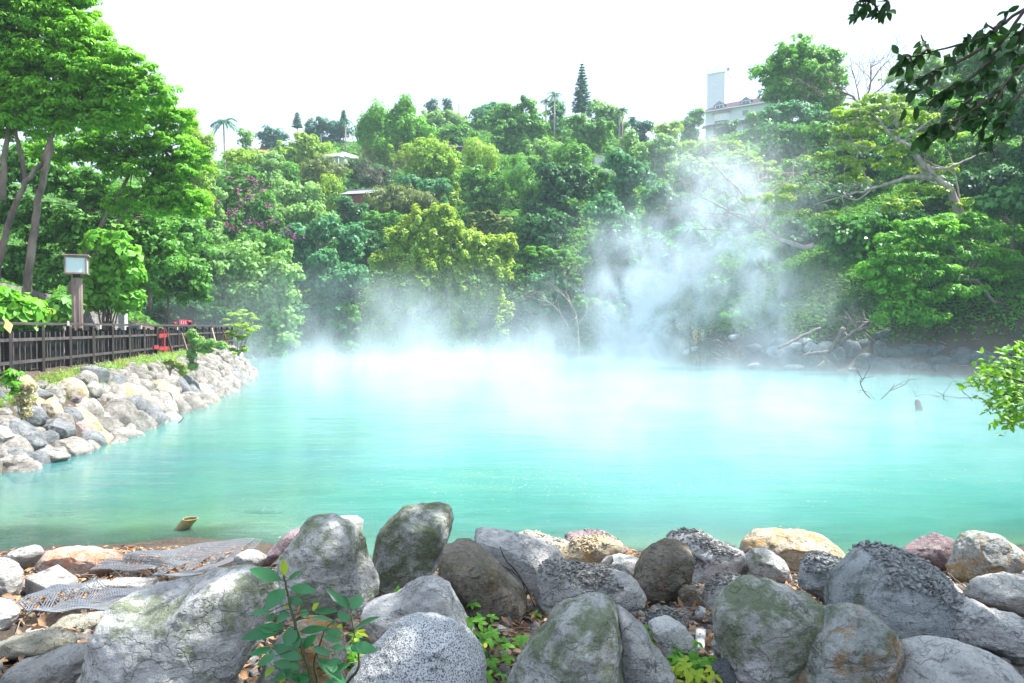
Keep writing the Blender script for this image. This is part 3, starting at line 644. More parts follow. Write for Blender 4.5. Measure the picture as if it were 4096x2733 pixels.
# bougainvillea
def bougainvillea():
    lobes = [(222,182,16,14),(246,180,18,12),(228,202,22,16),(256,204,20,16),(214,218,16,14),(244,226,24,14),(268,222,16,13)]
    root, CC = tree("green climber speckled with magenta blossoms on the left slope", lobes, 'vine', 'mid', depth=88, name='bougainvillea', cat='flowering shrub')
    rg = np.random.default_rng(5); org = np.array(root.location)
    P = []
    for cx, cyy in [(214,190),(248,178),(254,183),(238,189),(252,195),(246,201),(268,206),(226,214),(236,211),(262,224),(250,222),(222,226),(274,219),(232,228),(262,190),(229,178),(216,202),(284,230),(295,236),(270,240)]:
        n = 20
        for i in range(n): P.append(at(cx + rg.normal() * 4.2, cyy + rg.normal() * 2.6, 88 - 4.2 - rg.uniform(0, 2.0)))
    P = np.array(P); N = rg.normal(size=P.shape) + np.array([0.2, -0.8, 0.6])
    V, Q = leaf_quads(P, N, rg.uniform(0.14, 0.28, len(P)), 0.8)
    link_mesh("blossom", np_mesh("blossom", V - org, Q, False, {'tint': np.repeat(rg.random(len(P)), 4)}), LM['magenta'], root)
bougainvillea()

# undergrowth over the slopes (nobody could count it)
def undergrowth():
    rg = np.random.default_rng(11); n = 340000
    y = rg.uniform(48, 178, n) ; px = rg.uniform(-80, 1100, n); x = (px - 512) / F * y
    mm = rg.random(n) < .30; px = np.where(mm, rg.uniform(640, 1100, n), px); y = np.where(mm, interp(px, _pc, _ds) + rg.uniform(.8, 18, n), y); x = (px - 512) / F * y
    left = (rg.random(n) < 0.12); yl = rg.uniform(18, 62, n); xl = fence_x(yl) - rg.uniform(6.6, 24, n)
    x = np.where(left, xl, x); y = np.where(left, yl, y)
    z = Hn(x, y); pp = 512 + F * x / y; ds = interp(pp, _pc, _ds)
    keep = (z > 0.35) & ((y > ds + 0.8 + rg.uniform(0, 2.0, n)) | left) & ~((y < 62) & (fence_x(y) - x < 6.6) & (x < 0))
    keep &= ~((pp > 668) & (pp < 800) & (z < 2.2) & ~left)
    x, y, z = x[keep], y[keep], z[keep]; n = len(x)
    m = np.clip(fbm2(x, y, 0.22, 3, 21) * 0.9 + 0.9, 0.1, 3.0) * (0.6 + 0.8 * np.clip((y - 60) / 60, 0, 1))
    m = np.where((y < 60) & (x < 0), m * 0.55, m)
    h = rg.random(n) ** 0.45 * m
    P = np.stack([x, y, z + h], 1)
    N = np.stack([rg.normal(size=n) * 0.7, -0.5 + rg.normal(size=n) * 0.7, 0.9 + rg.normal(size=n) * 0.4], 1)
    L = 4.2 * y / F * rg.uniform(0.7, 1.4, n)
    V, Q = leaf_quads(P, N, L, 0.6, 0.6)
    t = rg.beta(2, 2, n)
    o = link_mesh("undergrowth", np_mesh("undergrowth", V, Q, False, {'tint': np.repeat(t, 4)}), LM['under'])
    tag(o, "low green undergrowth covering the slopes between the trees", "undergrowth", kind="stuff")
undergrowth()
# ------------------------------------------------------------------ left bank: stone wall, fence, lamp
_ico = {}
def ico(sub):
    if sub not in _ico:
        bm = bmesh.new(); bmesh.ops.create_icosphere(bm, subdivisions=sub, radius=1.0)
        V = np.array([v.co[:] for v in bm.verts]); Fc = np.array([[v.index for v in f.verts] for f in bm.faces]); bm.free()
        _ico[sub] = (V, Fc)
    return _ico[sub]
def lump_shape(sub, seed, cuts=5, amp=0.16, square=0.8, fine=0.03):
    V, Fc = ico(sub); rg = np.random.default_rng(seed)
    s = np.sign(V) * np.abs(V) ** square; P = s / np.maximum(np.linalg.norm(s, axis=1, keepdims=True), 1e-6) * np.linalg.norm(s, axis=1, keepdims=True) ** 0.6
    P = P * (1 + amp * fbm(V * 1.3 + seed * 3.1, 3, seed)[:, None] + fine * fbm(V * 6 + seed, 3, seed + 5)[:, None])
    for k in range(cuts):
        n = unit(rg.normal(size=3)); o = rg.uniform(0.62, 0.85); d = P @ n - o
        P = P - np.where(d > 0, d, 0)[:, None] * n * 0.9
    return P, Fc
def rot_e(rx, ry, rz):
    cx, sx, cy_, sy, cz, sz = math.cos(rx), math.sin(rx), math.cos(ry), math.sin(ry), math.cos(rz), math.sin(rz)
    return np.array([[cz, -sz, 0], [sz, cz, 0], [0, 0, 1]]) @ np.array([[cy_, 0, sy], [0, 1, 0], [-sy, 0, cy_]]) @ np.array([[1, 0, 0], [0, cx, -sx], [0, sx, cx]])

def stone_wall():
    root = empty("stone_wall", (-12, 19, 0), "sloping wall of rounded river stones holding up the fenced walkway", "stone wall"); root["kind"] = "thing"
    org = np.array(root.location); rg = np.random.default_rng(4)
    # stone cells over the sloping face: s along, t up
    cells = []
    for row in range(7):
        tt = (row + 0.35) / 6.6; y = 13.6 + 0.3 * rg.random()
        while y < 61:
            sz = (0.58 + 0.34 * (1 - tt)) * rg.uniform(0.62, 1.4) * (1.0 if y < 40 else 1.15)
            yc = y + sz * 0.45 * 1.0; y += sz * 0.92
            t_ = tt + rg.uniform(-0.05, 0.05)
            bx_, tx_ = float(baseline_x(yc)), float(topline_x(yc))
            x = bx_ + (tx_ - bx_) * t_; z = -0.32 + t_ * 1.93 + rg.uniform(-0.05, 0.05)
            px_, py_ = proj(x, yc, z)
            if px_ < 112 and py_ > 396 and t_ < 0.93: x -= 0.15; z -= 0.08; sz *= .9
            cells.append((x, yc, z, sz, px_))
    big = sorted([c for c in cells if c[4] > -20], key=lambda c: -c[3] / c[1])[:96]; bigset = set(map(id, big))
    rest = MBN()
    for i, c in enumerate(cells):
        x, yc, z, sz, px_ = c
        P, Fc = lump_shape(3 if yc > 24 else 4, 300 + i % 40, 3, 0.14)
        sc = np.array([0.42, 0.56, 0.44]) * sz * rg.uniform(0.8, 1.2, 3)
        P = (P * sc) @ rot_e(rg.uniform(-0.7, 0.7), rg.uniform(-0.9, 0.1), rg.uniform(-0.5, 0.5)).T
        cen = np.array([x + 0.02, yc, z])
        mat = ['wall', 'wallw', 'wallg', 'wall', 'wallw', 'ochre', 'wallg', 'wall', 'wallw', 'wallg'][rg.integers(0, 10)]
        if id(c) in bigset:
            o = link_mesh("stone", np_mesh("stone", P, Fc, True), RM[mat], root, cen - org)
        else: rest.add(P + cen - org, Fc)
    o = link_mesh("small_stone_fill", rest.mesh("small_stone_fill", True), RM['wall'], root); o["kind"] = "stuff"
    # mortar body behind the stones
    mb = MB()
    ys = np.arange(13.4, 61, 1.2)
    for a, b in zip(ys[:-1], ys[1:]):
        p = [(float(baseline_x(a)) - 0.12, a, -0.45), (float(topline_x(a)) - 0.12, a, 1.50), (float(topline_x(b)) - 0.12, b, 1.50), (float(baseline_x(b)) - 0.12, b, -0.45)]
        mb.poly([tuple(np.array(q) - org) for q in p], (-0.25, 0, -0.25))
    mb.build("mortar", simple("mortar", (0.05, 0.045, 0.038), 0.95, 0.4, 8.0, 0.8, 0.02), root)
class MBN:
    def __init__(s): s.V = []; s.Q = []; s.n = 0
    def add(s, V, Q): s.V.append(V); s.Q.append(Q + s.n); s.n += len(V)
    def mesh(s, name, smooth=False, attrs=None): return np_mesh(name, np.concatenate(s.V), np.concatenate(s.Q), smooth, attrs)
stone_wall()

M_wood = simple("fence_wood", (0.034, 0.027, 0.024), 0.75, 0.45, 4.0, 0.5, 0.01, (1, 1, 0.25))
M_wood_top = simple("fence_rail_wood", (0.07, 0.06, 0.056), 0.7, 0.3, 4.0, 0.4, 0.008, (1, 0.3, 1))
M_board = simple("fence_board", (0.006, 0.0055, 0.0055), 0.7, 0.3, 5.0, 0.3, 0.005)
M_slat = simple("fence_slat", (0.085, 0.07, 0.065), 0.7, 0.3, 5.0, 0.3, 0.005)
def fz(y): return 2.05 - 0.0035 * (y - 19)
def fence():
    root = empty("wooden_fence", (fence_x(19.2), 19.2, 2.0), "long dark wooden fence with thin upright slats along the walkway", "fence")
    org = np.array(root.location); y = 15.2; posts = []
    while y < 55: posts.append(y); y += 2.0
    Hh = 1.22
    def P(y, z, off=0.0): return np.array([fence_x(y) + off, y, fz(y) + z])
    rg = np.random.default_rng(3)
    for y in posts:
        p = P(y, -0.12, 0.09); MB().box(p + np.array([0, 0, 0.66]), (0.11, 0.13, 1.36)).build("post", M_wood, root, bevel=0.006, origin=org)
    p0, p1 = P(posts[0], Hh + 0.06, 0.05), P(posts[-1], Hh + 0.06, 0.05)
    for a, b in zip(posts[:-1], posts[1:]):
        MB().bar(P(a, Hh + 0.07, 0.05), P(b - 0.012, Hh + 0.07, 0.05), 0.20, 0.075).build("top_rail", M_wood_top, root, bevel=0.006, origin=org)
        for z in (0.86, 0.26):
            MB().bar(P(a + 0.07, z, 0.10), P(b - 0.07, z, 0.10), 0.05, 0.085).build("cross_rail", M_slat if z > 0.5 else M_wood_top, root, origin=org)
        m = MB(); w = (b - a) / 6
        for k in range(1, 6):
            yy = a + w * k + rg.uniform(-0.1, 0.1)
            m.box(P(yy, 0.53, 0.055), (0.028, 0.035, 1.06))
        m.build("slat_panel", M_slat, root, origin=org)
        m = MB()
        for k in range(0, 9):
            yy = a + (b - a) * (k + 0.5) / 9
            if k in (0,) : continue
            m.box(P(yy, 0.56 , -0.10), (0.03, 0.205, 1.06 + (0.14 if k % 3 == 0 else 0)))
        m.build("board_panel", M_board, root, origin=org)
    # the return leg of the fence round the corner
    y = posts[-1]; c = P(y, 0, 0.05)
    e = c + np.array([-9.5, 6.0, 0])
    m = MB(); m.bar(c + (0, 0, Hh + 0.07), e + (0, 0, Hh + 0.07), 0.18, 0.07); m.build("top_rail", M_wood_top, root, origin=org)
    for z in (0.86, 0.26): MB().bar(c + (0, 0, z), e + (0, 0, z), 0.05, 0.08).build("cross_rail", M_slat, root, origin=org)
    for k in range(1, 6):
        q = c + (e - c) * k / 5; MB().box(q + (0, 0, 0.55), (0.11, 0.11, 1.3)).build("post", M_wood, root, origin=org)
    m = MB()
    for k in range(40): q = c + (e - c) * (k + .5) / 40; m.box(q + (0, 0, 0.5), (0.035, 0.03, 1.0))
    m.build("slat_panel", M_slat, root, origin=org)
fence()
def fpt(px, py, off=0.2):
    """point in the vertical plane of the fence (moved out by off) under a pixel"""
    a, b = ray(px, py); y = (-13.15 + 0.2074 * 19.2 + off) / (a + 0.2074)
    return np.array([a * y, y, CAMZ + b * y])
def props_and_bits():
    for lab, (a, b), col in [("dark diagonal prop leaning on the fence right beside the red frame", ((165, 328), (178, 372)), (0.07, 0.06, 0.055)),
                        ("pale reddish diagonal prop leaning on the middle of the fence", ((181.5, 333), (193, 369)), (0.36, 0.24, 0.20)),
                        ("pale diagonal prop half behind the leafy shrub at the fence", ((212, 328), (216.5, 345)), (0.32, 0.25, 0.22)),
                        ("thin rusty diagonal prop nearest the fence corner", ((223, 331), (232, 357)), (0.22, 0.08, 0.05)),
                        ("dark diagonal prop second from the fence corner", ((218.5, 327), (225, 352)), (0.10, 0.07, 0.06))]:
        p = fpt(a[0], a[1], 0.24); q = fpt(b[0], b[1], 0.62)
        o = MB().bar(p, q, 0.08, 0.06).build("timber_prop", simple("prop_wood_%d" % int(a[0]), col, 0.75), origin=q, bevel=0.005)
        tag(o, lab, "wooden prop", "props leaning on the fence")
    red = simple("red_paint", (0.32, 0.03, 0.04), 0.6, 0.4, 8)
    r = fpt(163.6, 372, 0.27); root = empty("red_wooden_frame", r, "red painted wooden frame fixed to the outside of the fence", "wooden frame")
    def seg(a, b, w, h, nm):
        MB().bar(fpt(*a, 0.27), fpt(*b, 0.27), w, h).build(nm, red, root, origin=r, bevel=0.004)
    seg((163.6, 329), (163.6, 372), 0.10, 0.10, "upright")
    seg((158.5, 335.8), (168, 335.3), 0.07, 0.17, "crossbar"); seg((158.6, 348.5), (172, 348.3), 0.07, 0.17, "crossbar"); seg((153.5, 347.2), (158.0, 347.2), 0.07, 0.17, "crossbar")
    y = simple("yellow_wood", (0.55, 0.38, 0.14), 0.6)
    for lab, a, b, w, m in [("small yellow wooden plaque hanging at the near end of the fence", (9.5, 322), (6.8, 330.5), 0.28, y),
                         ("small white notice pinned below the rail on the third fence bay", (68, 321), (68.2, 325.5), 0.11, None),
                         ("small white notice pinned below the rail on the fifth fence bay", (100.5, 325), (100.5, 329), 0.11, None),
                         ("small white notice below the rail left of the red frame", (141.5, 325), (141.5, 329), 0.09, None),
                         ("small white notice below the rail right of the red frame", (177.5, 327), (177.5, 330), 0.12, None)]:
        m = m or bpy.data.materials.get("notice_white") or simple("notice_white", (0.4, 0.36, 0.34), 0.5, 0.1)
        p, q = fpt(*a, 0.22), fpt(*b, 0.22)
        o = MB().bar(p, q, w, 0.02, up=(1, 0, 0)).build("notice", m, origin=q)
        tag(o, lab, "notice", "little plates on the fence")
    # red warning sign and red lamp heads standing behind the rail near the far end
    r = fpt(184.3, 328, -0.5); root = empty("warning_sign", r, "small red sign with white lettering standing behind the fence rail", "sign")
    p = fpt(179.0, 322.3, -0.5); q = fpt(188.6, 322.9, -0.5)
    redp = simple("red_sign", (0.40, 0.04, 0.08), 0.5, 0.1)
    MB().bar(p, q, 0.03, 0.30).build("panel", redp, root, origin=r)
    MB().box((p + q) / 2 - (0, 0, 0.5), (0.04, 0.04, 0.8)).build("pole", M_wood, root, origin=r)
    m = MB(); wht = simple("sign_white", (0.8, 0.8, 0.8), 0.5, 0.05); d = (q - p)
    for k in range(4):      # the unreadable white characters
        c = p + d * (0.2 + 0.2 * k) + np.array([0.03, -0.02, 0]); u = d / np.linalg.norm(d)
        for dz in (-0.07, 0, 0.07): m.bar(c - u * 0.05 + (0, 0, dz), c + u * 0.05 + (0, 0, dz), 0.01, 0.022)
        m.bar(c - (0, 0, 0.08), c + (0, 0, 0.08), 0.01, 0.02, up=(1, 0, 0))
    m.build("lettering", wht, root, origin=r)
    for lab, px, py, s in [("round red cap sticking up above the fence rail left of the red sign", 174.8, 324.0, 0.20), ("round red cap sticking up above the fence rail right of the red sign", 189.2, 322.4, 0.26), ("dark red cap above the fence rail, farthest along the fence", 194.3, 325.3, 0.15)]:
        c = fpt(px, py, -0.3); m = MB(); n = 10
        prof = [(0, 0.5), (0.35, 0.42), (0.5, 0.15), (0.52, -0.05), (0.40, -0.12), (0.38, -0.6), (0, -0.6)]
        rings = [[(c[0] + s * r_ * math.cos(2*math.pi*k/n), c[1] + s * r_ * math.sin(2*math.pi*k/n), c[2] + s * z_) for k in range(n)] for r_, z_ in prof]
        for rr in rings: m.v += rr
        for i in range(len(prof) - 1):
            for k in range(n): m.f.append((i*n+k, (i+1)*n+k, (i+1)*n+(k+1) % n, i*n+(k+1) % n))
        o = m.build("post_cap", red, smooth=True, origin=c); tag(o, lab, "post cap", "red caps above the fence")
props_and_bits()

def lamp():
    d = 25.6; base = at(77.5, 330, d); gz = 2.05
    root = empty("lamp_post", (base[0], d, gz), "square wooden lamp post with a frosted glass lantern behind the fence", "lamp")
    org = np.array(root.location); yaw = R(24)
    X = np.array([math.cos(yaw), math.sin(yaw), 0]); Y = np.array([-math.sin(yaw), math.cos(yaw), 0]); Z = np.array([0, 0, 1.0]); ax = (X, Y, Z)
    mw = simple("lamp_wood", (0.30, 0.22, 0.19), 0.65, 0.3, 5, 0.3, 0.005, (1, 1, 0.2)); md = simple("lamp_neck", (0.05, 0.045, 0.04), 0.6)
    z0 = at(77.5, 277, d)[2] - gz
    m = MB(); m.box(org + Z * (z0 - 0.03) / 2, (0.30, 0.30, z0 - 0.03), ax)
    for s in (-1, 1): m.box(org + Z * (z0 - 0.2) / 2 + X * 0.075 * s - Y * 0.156, (0.05, 0.02, z0 - 0.2), ax); m.box(org + Z * (z0 - 0.2) / 2 + Y * 0.075 * s + X * 0.156, (0.02, 0.05, z0 - 0.2), ax)
    m.build("post", mw, root, origin=org, bevel=0.01)
    MB().box(org + Z * (z0 + 0.02), (0.22, 0.22, 0.13), ax).build("neck", md, root, origin=org)
    zb = z0 + 0.085; zt = at(77.5, 255.6, d)[2] - gz; hw = 0.335
    m = MB(); m.box(org + Z * (zb + 0.025), (2*hw + 0.04, 2*hw + 0.04, 0.05), ax); m.box(org + Z * (zt - 0.06), (2*hw + 0.02, 2*hw + 0.02, 0.05), ax)
    for sx in (-1, 1):
        for sy in (-1, 1): m.box(org + Z * (zb + zt - 0.035) / 2 + X * sx * (hw - 0.02) + Y * sy * (hw - 0.02), (0.05, 0.05, zt - zb - 0.14), ax)
    m.build("lantern_frame", mw, root, origin=org, bevel=0.004)
    MB().box(org + Z * (zt - 0.01), (2*hw + 0.12, 2*hw + 0.12, 0.045), ax).build("lantern_roof", mw, root, origin=org, bevel=0.008)
    g = NT("frosted_glass"); gm = g.done(g.pbr(c4((0.62, 0.74, 0.74)), 0.18, None, 0.6))
    for k, (A, B) in enumerate(((X, Y), (Y, X))):
        for s in (-1, 1):
            c = org + Z * (zb + zt - 0.035) / 2 + B * s * (hw - 0.03)
            sz = (2*hw - 0.09, 0.012, zt - zb - 0.15)
            MB().box(c, sz, (A, B, Z)).build("glass_pane", gm, root, origin=org)
lamp()

def diamond_wall():
    """leaning wall of diagonal stone blocks behind the walkway"""
    a0, a1 = np.array([-17.0, 17.0]), np.array([-23.1, 46.5]); L = np.linalg.norm(a1 - a0)
    ns, nh = 620, 50; s = np.linspace(0, L, ns); h = np.linspace(0, 1, nh); S, Hh = np.meshgrid(s, h)
    hgt = dwall_h(17 + S * 0.98); z = Hh * hgt; u = S / 0.36; v = z / 0.36
    p = (u + v) * 0.7071; q = (u - v) * 0.7071
    fp, fq = p - np.floor(p), q - np.floor(q); ed = np.minimum(np.minimum(fp, 1 - fp), np.minimum(fq, 1 - fq))
    cellr = hash3(np.floor(p).astype(np.int64), np.floor(q).astype(np.int64), np.zeros(p.shape, dtype=np.int64), 2)
    bulge = np.clip(ed / 0.12, 0, 1) ** 0.6 * (0.055 + 0.05 * cellr) + 0.06 * (fp - 0.5) * (ed > 0.03)
    d = (a1 - a0) / L; nrm = np.array([-d[1], d[0]]) * -1
    if nrm[0] < 0: nrm = -nrm
    X = a0[0] + d[0] * S + nrm[0] * (bulge - z * 0.28); Y = a0[1] + d[1] * S + nrm[1] * (bulge - z * 0.28)
    V = np.stack([X.ravel(), Y.ravel(), (2.0 + z).ravel()], 1)
    i = np.arange(ns - 1); j = np.arange(nh - 1); I, J = np.meshgrid(i, j); b = (J * ns + I).ravel()
    Q = np.stack([b, b + 1, b + ns + 1, b + ns], 1)
    m = rock_mat("diamond_block", (0.13, 0.12, 0.115), (0.22, 0.21, 0.20), 0.1, crack=0.0, scale=0.8, bump=0.4)
    o = link_mesh("retaining_wall", np_mesh("retaining_wall", V, Q, False), m)
    tag(o, "leaning retaining wall of diagonal grey stone blocks behind the lamp post", "wall", kind="thing")
diamond_wall()

# ------------------------------------------------------------------ boulders traced by outline, each with its own distance and thickness
def outline_r(poly, n=256):
    """centre and radius by angle of an outline given in pixels"""
    p = np.array(poly, float); a, b = p, np.roll(p, -1, 0); cr = a[:, 0] * b[:, 1] - b[:, 0] * a[:, 1]; A = cr.sum() / 2
    c = np.array([((a[:, 0] + b[:, 0]) * cr).sum(), ((a[:, 1] + b[:, 1]) * cr).sum()]) / (6 * A)
    th = np.linspace(-math.pi, math.pi, n, endpoint=False); r = np.zeros(n)
    for i, t_ in enumerate(th):
        d = np.array([math.cos(t_), -math.sin(t_)]); best = 0
        for k in range(len(p)):
            u, w = a[k] - c, b[k] - a[k]; den = d[0] * w[1] - d[1] * w[0]
            if abs(den) < 1e-9: continue
            tt = (u[0] * w[1] - u[1] * w[0]) / den; ss = (u[0] * d[1] - u[1] * d[0]) / den
            if tt > 0 and -1e-6 <= ss <= 1 + 1e-6: best = max(best, tt)
        r[i] = best
    k = np.array([1, 4, 6, 4, 1.]) / 16; rp = np.concatenate([r[-2:], r, r[:2]]); r = np.convolve(rp, k, 'valid') * 1.05
    return c, th, r
def boulder(poly, mat, label, y=None, thick=0.8, cuts=15, sub=5, name="boulder", group=None, push=0.0, seed=None, power=0.72, rough=1.0, sink=0.35, cat="rock"):
    c, th, r = outline_r(poly); ymax = max(p[1] for p in poly)
    w = max(p[0] for p in poly) - min(p[0] for p in poly); h = ymax - min(p[1] for p in poly)
    if y is None:
        y = ground_hit(c[0], ymax, 2.0, 200.0) or 6.0
    y = y + push
    R_px = (w + h) / 4
    for _ in range(3): T = thick * R_px * (y0 if _ else y) / F; y0 = y + T * sink
    y = y0; cen = at(c[0], c[1], y); mpp = y / F
    V, Fc = ico(sub); seed = nseed() if seed is None else seed; rg = np.random.default_rng(seed)
    U = V.copy()
    for k in range(cuts):
        n = rg.normal(size=3); n[1] = -abs(n[1]) - 0.9 if k % 2 == 0 else -abs(n[1]) * 0.6; n[2] += 0.25; n = unit(n); o = rg.uniform(0.66, 0.93)
        d = U @ n - o; U = U - np.where(d > 0, d, 0)[:, None] * n * 0.92
    s = np.sqrt(U[:, 0] ** 2 + U[:, 2] ** 2); ang = np.arctan2(U[:, 2], U[:, 0])
    rr = np.interp(ang, np.concatenate([th, [math.pi]]), np.concatenate([r, [r[0]]]))
    sp = np.clip(s, 0, 1) ** power
    P = np.stack([np.cos(ang) * rr * mpp * sp, np.sign(U[:, 1]) * np.abs(U[:, 1]) ** 0.85 * T, np.sin(ang) * rr * mpp * sp], 1)
    nn = unit(V * np.array([1, 1.2, 1])); S0 = R_px * mpp
    q = (P + seed * 1.7) / S0
    d = 0.040 * fbm(q * 1.5, 3, seed) + 0.020 * (1 - 2 * np.abs(fbm(q * 3.0, 3, seed + 9))) + 0.016 * fbm(q * 10, 4, seed + 3, .6)
    P = P + nn * (d * S0 * rough)[:, None]
    base = np.array([0, 0, P[:, 2].min() * 0.9])
    o = link_mesh(name, np_mesh(name, P - base, Fc, True), RM[mat] if isinstance(mat, str) else mat, None, tuple(cen + base))
    tag(o, label, cat, group)
    o["_c"] = [float(v) for v in (cen + base)]
    return o
def crop(ox, oy, s): return lambda pts: [((ox + X * s) / 4, (oy + Y * s) / 4) for X, Y in pts]
cA = crop(0, 1900, .5312); cB = crop(1000, 1900, .5312); cC = crop(2000, 1900, .5312); cD = crop(3000, 1900, .5312); cE = crop(0, 2100, .4036); cF = crop(0, 1380, .3316)
SH = "boulders along the near shore"; SW = "big stones at the near foot of the stone wall"
ROCKS = {}
def b(key, f, pts, mat, label, **kw):
    kw.setdefault('group', SH); ROCKS[key] = boulder(f(pts), mat, label, **kw)
b('r1', cB, [(150,830),(230,600),(320,490),(400,370),(470,335),(600,325),(700,360),(790,430),(840,520),(870,640),(905,740),(940,850),(920,940),(860,1000),(780,1060),(640,1100),(350,1090),(180,1000)], 'mossy', "tall dome-shaped boulder with green moss behind the leafy sapling", thick=0.9, sub=6)
b('r2', cB, [(920,760),(930,620),(960,420),(1010,360),(1150,265),(1300,235),(1440,220),(1530,250),(1545,330),(1530,450),(1500,540),(1450,600),(1440,760),(1280,830),(1150,880),(1050,935),(1000,945),(950,880)], 'moss', "tallest upright boulder, its slanting top standing out against the water", thick=0.85, sub=6)
b('r3', cB, [(1430,800),(1450,560),(1560,505),(1660,515),(1760,600),(1880,690),(2000,800),(2071,890),(2090,1040),(2060,1110),(1950,1170),(1760,1175),(1640,1100),(1560,960)], 'brown', "pointed grey boulder with a brown lower face right of the tallest boulder", thick=0.9, sub=6)
b('r4', cB, [(1620,500),(1640,420),(1700,405),(1900,430),(2071,480),(2190,520),(2300,570),(2370,650),(2310,800),(2290,900),(2200,930),(2060,820),(1900,700),(1760,600)], 'pale', "smooth pale grey boulder behind the pointed boulder, twigs lying on it", thick=0.8)
b('r5', cB, [(810,1090),(830,1020),(940,970),(1080,940),(1180,860),(1260,810),(1400,790),(1500,850),(1540,940),(1590,1060),(1680,1200),(1715,1290),(1500,1300),(1200,1300),(1000,1290),(880,1220)], 'pale', "whitish boulder with a shadowed hollow right behind the speckled granite one", thick=0.9)
b('r6', cB, [(720,1568),(800,1450),(900,1350),(1000,1250),(1130,1120),(1230,1090),(1400,1100),(1540,1130),(1640,1220),(1720,1330),(1755,1430),(1765,1568),(1770,1750),(1200,1800),(720,1700)], 'granite', "smooth rounded granite boulder speckled grey and black", thick=0.9, cuts=0, sub=6, rough=0.5)
b('r7', cB, [(60,1568),(130,1400),(250,1180),(380,1090),(560,1100),(640,1150),(690,1260),(700,1400),(720,1568),(600,1700),(100,1700)], 'rust', "grey boulder half hidden behind the sapling's leaves", thick=0.8)
b('r8', cB, [(600,330),(700,318),(800,312),(845,345),(855,440),(820,500),(700,480),(620,400)], 'white', "white sunlit rock peeping out behind the mossy dome-shaped boulder", thick=0.9, sub=4)
b('r9', cB, [(30,690),(130,600),(210,500),(280,430),(390,390),(400,480),(300,600),(180,680),(100,720)], 'purple', "reddish brown ledge of rock left of the mossy dome-shaped boulder", thick=0.9, sub=4)
b('r10', cA, [(1740,720),(1780,610),(1850,570),(1940,580),(2000,620),(1960,680),(1900,730),(1700,760)], 'white', "white rock at the right-hand end of the upper mesh sheet", thick=0.8, sub=4)
b('r11', cC, [(1025,780),(1040,700),(1090,600),(1150,540),(1260,505),(1380,500),(1470,545),(1490,600),(1470,680),(1420,780),(1370,850),(1320,920),(1260,965),(1160,975),(1070,935),(1030,860)], 'brown', "dark brown egg-shaped boulder tilted on its narrow end", thick=0.9, sub=6, cuts=2)
b('r12', cC, [(270,960),(290,860),(300,740),(350,670),(480,660),(640,700),(830,730),(980,760),(1020,820),(1060,900),(1070,970),(1010,1010),(930,1040),(700,1090),(420,1090),(300,1060)], 'grey', "long blocky boulder with a crust of broken flakes on its top", thick=0.7, sub=6)
b('r13a', cC, [(80,1568),(220,1330),(340,1180),(370,1080),(420,1000),(520,940),(700,935),(840,950),(900,1010),(935,1100),(930,1300),(940,1568),(940,1750),(100,1750)], 'mossy', "big green-streaked boulder at the bottom centre of the shore", thick=0.9, sub=6)
b('r13b', cC, [(880,1000),(1000,1080),(1110,1180),(1200,1330),(1290,1460),(1330,1568),(1300,1750),(900,1750),(860,1300)], 'grey', "bare grey slanting boulder leaning against the big green-streaked one", thick=0.9, sub=5, push=0.15)
b('r14', cC, [(365,650),(430,590),(570,490),(700,480),(830,490),(920,520),(900,600),(820,650),(730,710),(600,690),(450,665)], 'ochre', "angular ochre rock with a smooth tan side, below the purple rock", thick=0.8)
b('r15', cC, [(450,480),(500,445),(640,435),(780,440),(850,470),(930,530),(980,600),(900,610),(700,560),(500,540)], 'purple', "purplish red rock at the water's edge behind the ochre rock", thick=0.9, sub=4)
b('r16', cC, [(110,455),(200,425),(290,460),(360,500),(520,510),(560,540),(440,600),(380,640),(300,560),(180,500)], 'porous', "crumbly grey rock at the water's edge with a white stick against it", thick=0.9, sub=5, rough=1.6)
b('r17', cC, [(760,700),(800,630),(900,605),(1010,620),(1080,660),(1040,740),(1020,780),(900,750)], 'grey', "small grey rock tucked behind the left shoulder of the egg-shaped boulder", thick=0.9, sub=4, rough=1.5)
b('r18', cC, [(1250,510),(1310,450),(1390,425),(1500,440),(1600,500),(1700,540),(1810,580),(1830,640),(1790,760),(1640,780),(1520,830),(1420,820),(1480,600)], 'pale', "pale boulder strewn with dark flakes, right behind the egg-shaped boulder", thick=0.8)
b('r19', cC, [(1350,880),(1400,830),(1470,850),(1520,920),(1510,1000),(1440,1030),(1360,1000)], 'brown', "small brown rock under the right side of the egg-shaped boulder", thick=0.9, sub=4)
b('r20', cC, [(1520,950),(1570,850),(1620,780),(1720,755),(1810,775),(1860,820),(1840,870),(1740,940),(1680,1000),(1640,1010),(1540,1000)], 'pale', "light slanting rock with flakes on its back, left of the huge green boulder", thick=0.9, sub=5)
b('r21', cC, [(1110,1140),(1160,1090),(1260,1080),(1370,1130),(1440,1210),(1480,1300),(1475,1400),(1380,1440),(1290,1400),(1200,1300)], 'pale', "pale rounded rock with a green creeper trailing below it", thick=0.9, sub=5)
b('r22', cC, [(1080,1130),(1120,1060),(1260,1020),(1380,1060),(1440,1130),(1400,1180),(1200,1150)], 'dark', "dark rock in the hollow behind the pale rounded rock with the creeper", thick=0.9, sub=4)
b('r23', cD, [(-232,1050),(-200,960),(-140,880),(-50,820),(40,800),(200,800),(340,850),(430,900),(530,980),(640,1040),(560,1110),(600,1300),(560,1500),(400,1600),(100,1600),(-60,1568),(-130,1480),(-200,1330),(-235,1200)], 'mossy', "huge boulder with a broad green mossy face and a sharp ledge", thick=0.8, sub=6)
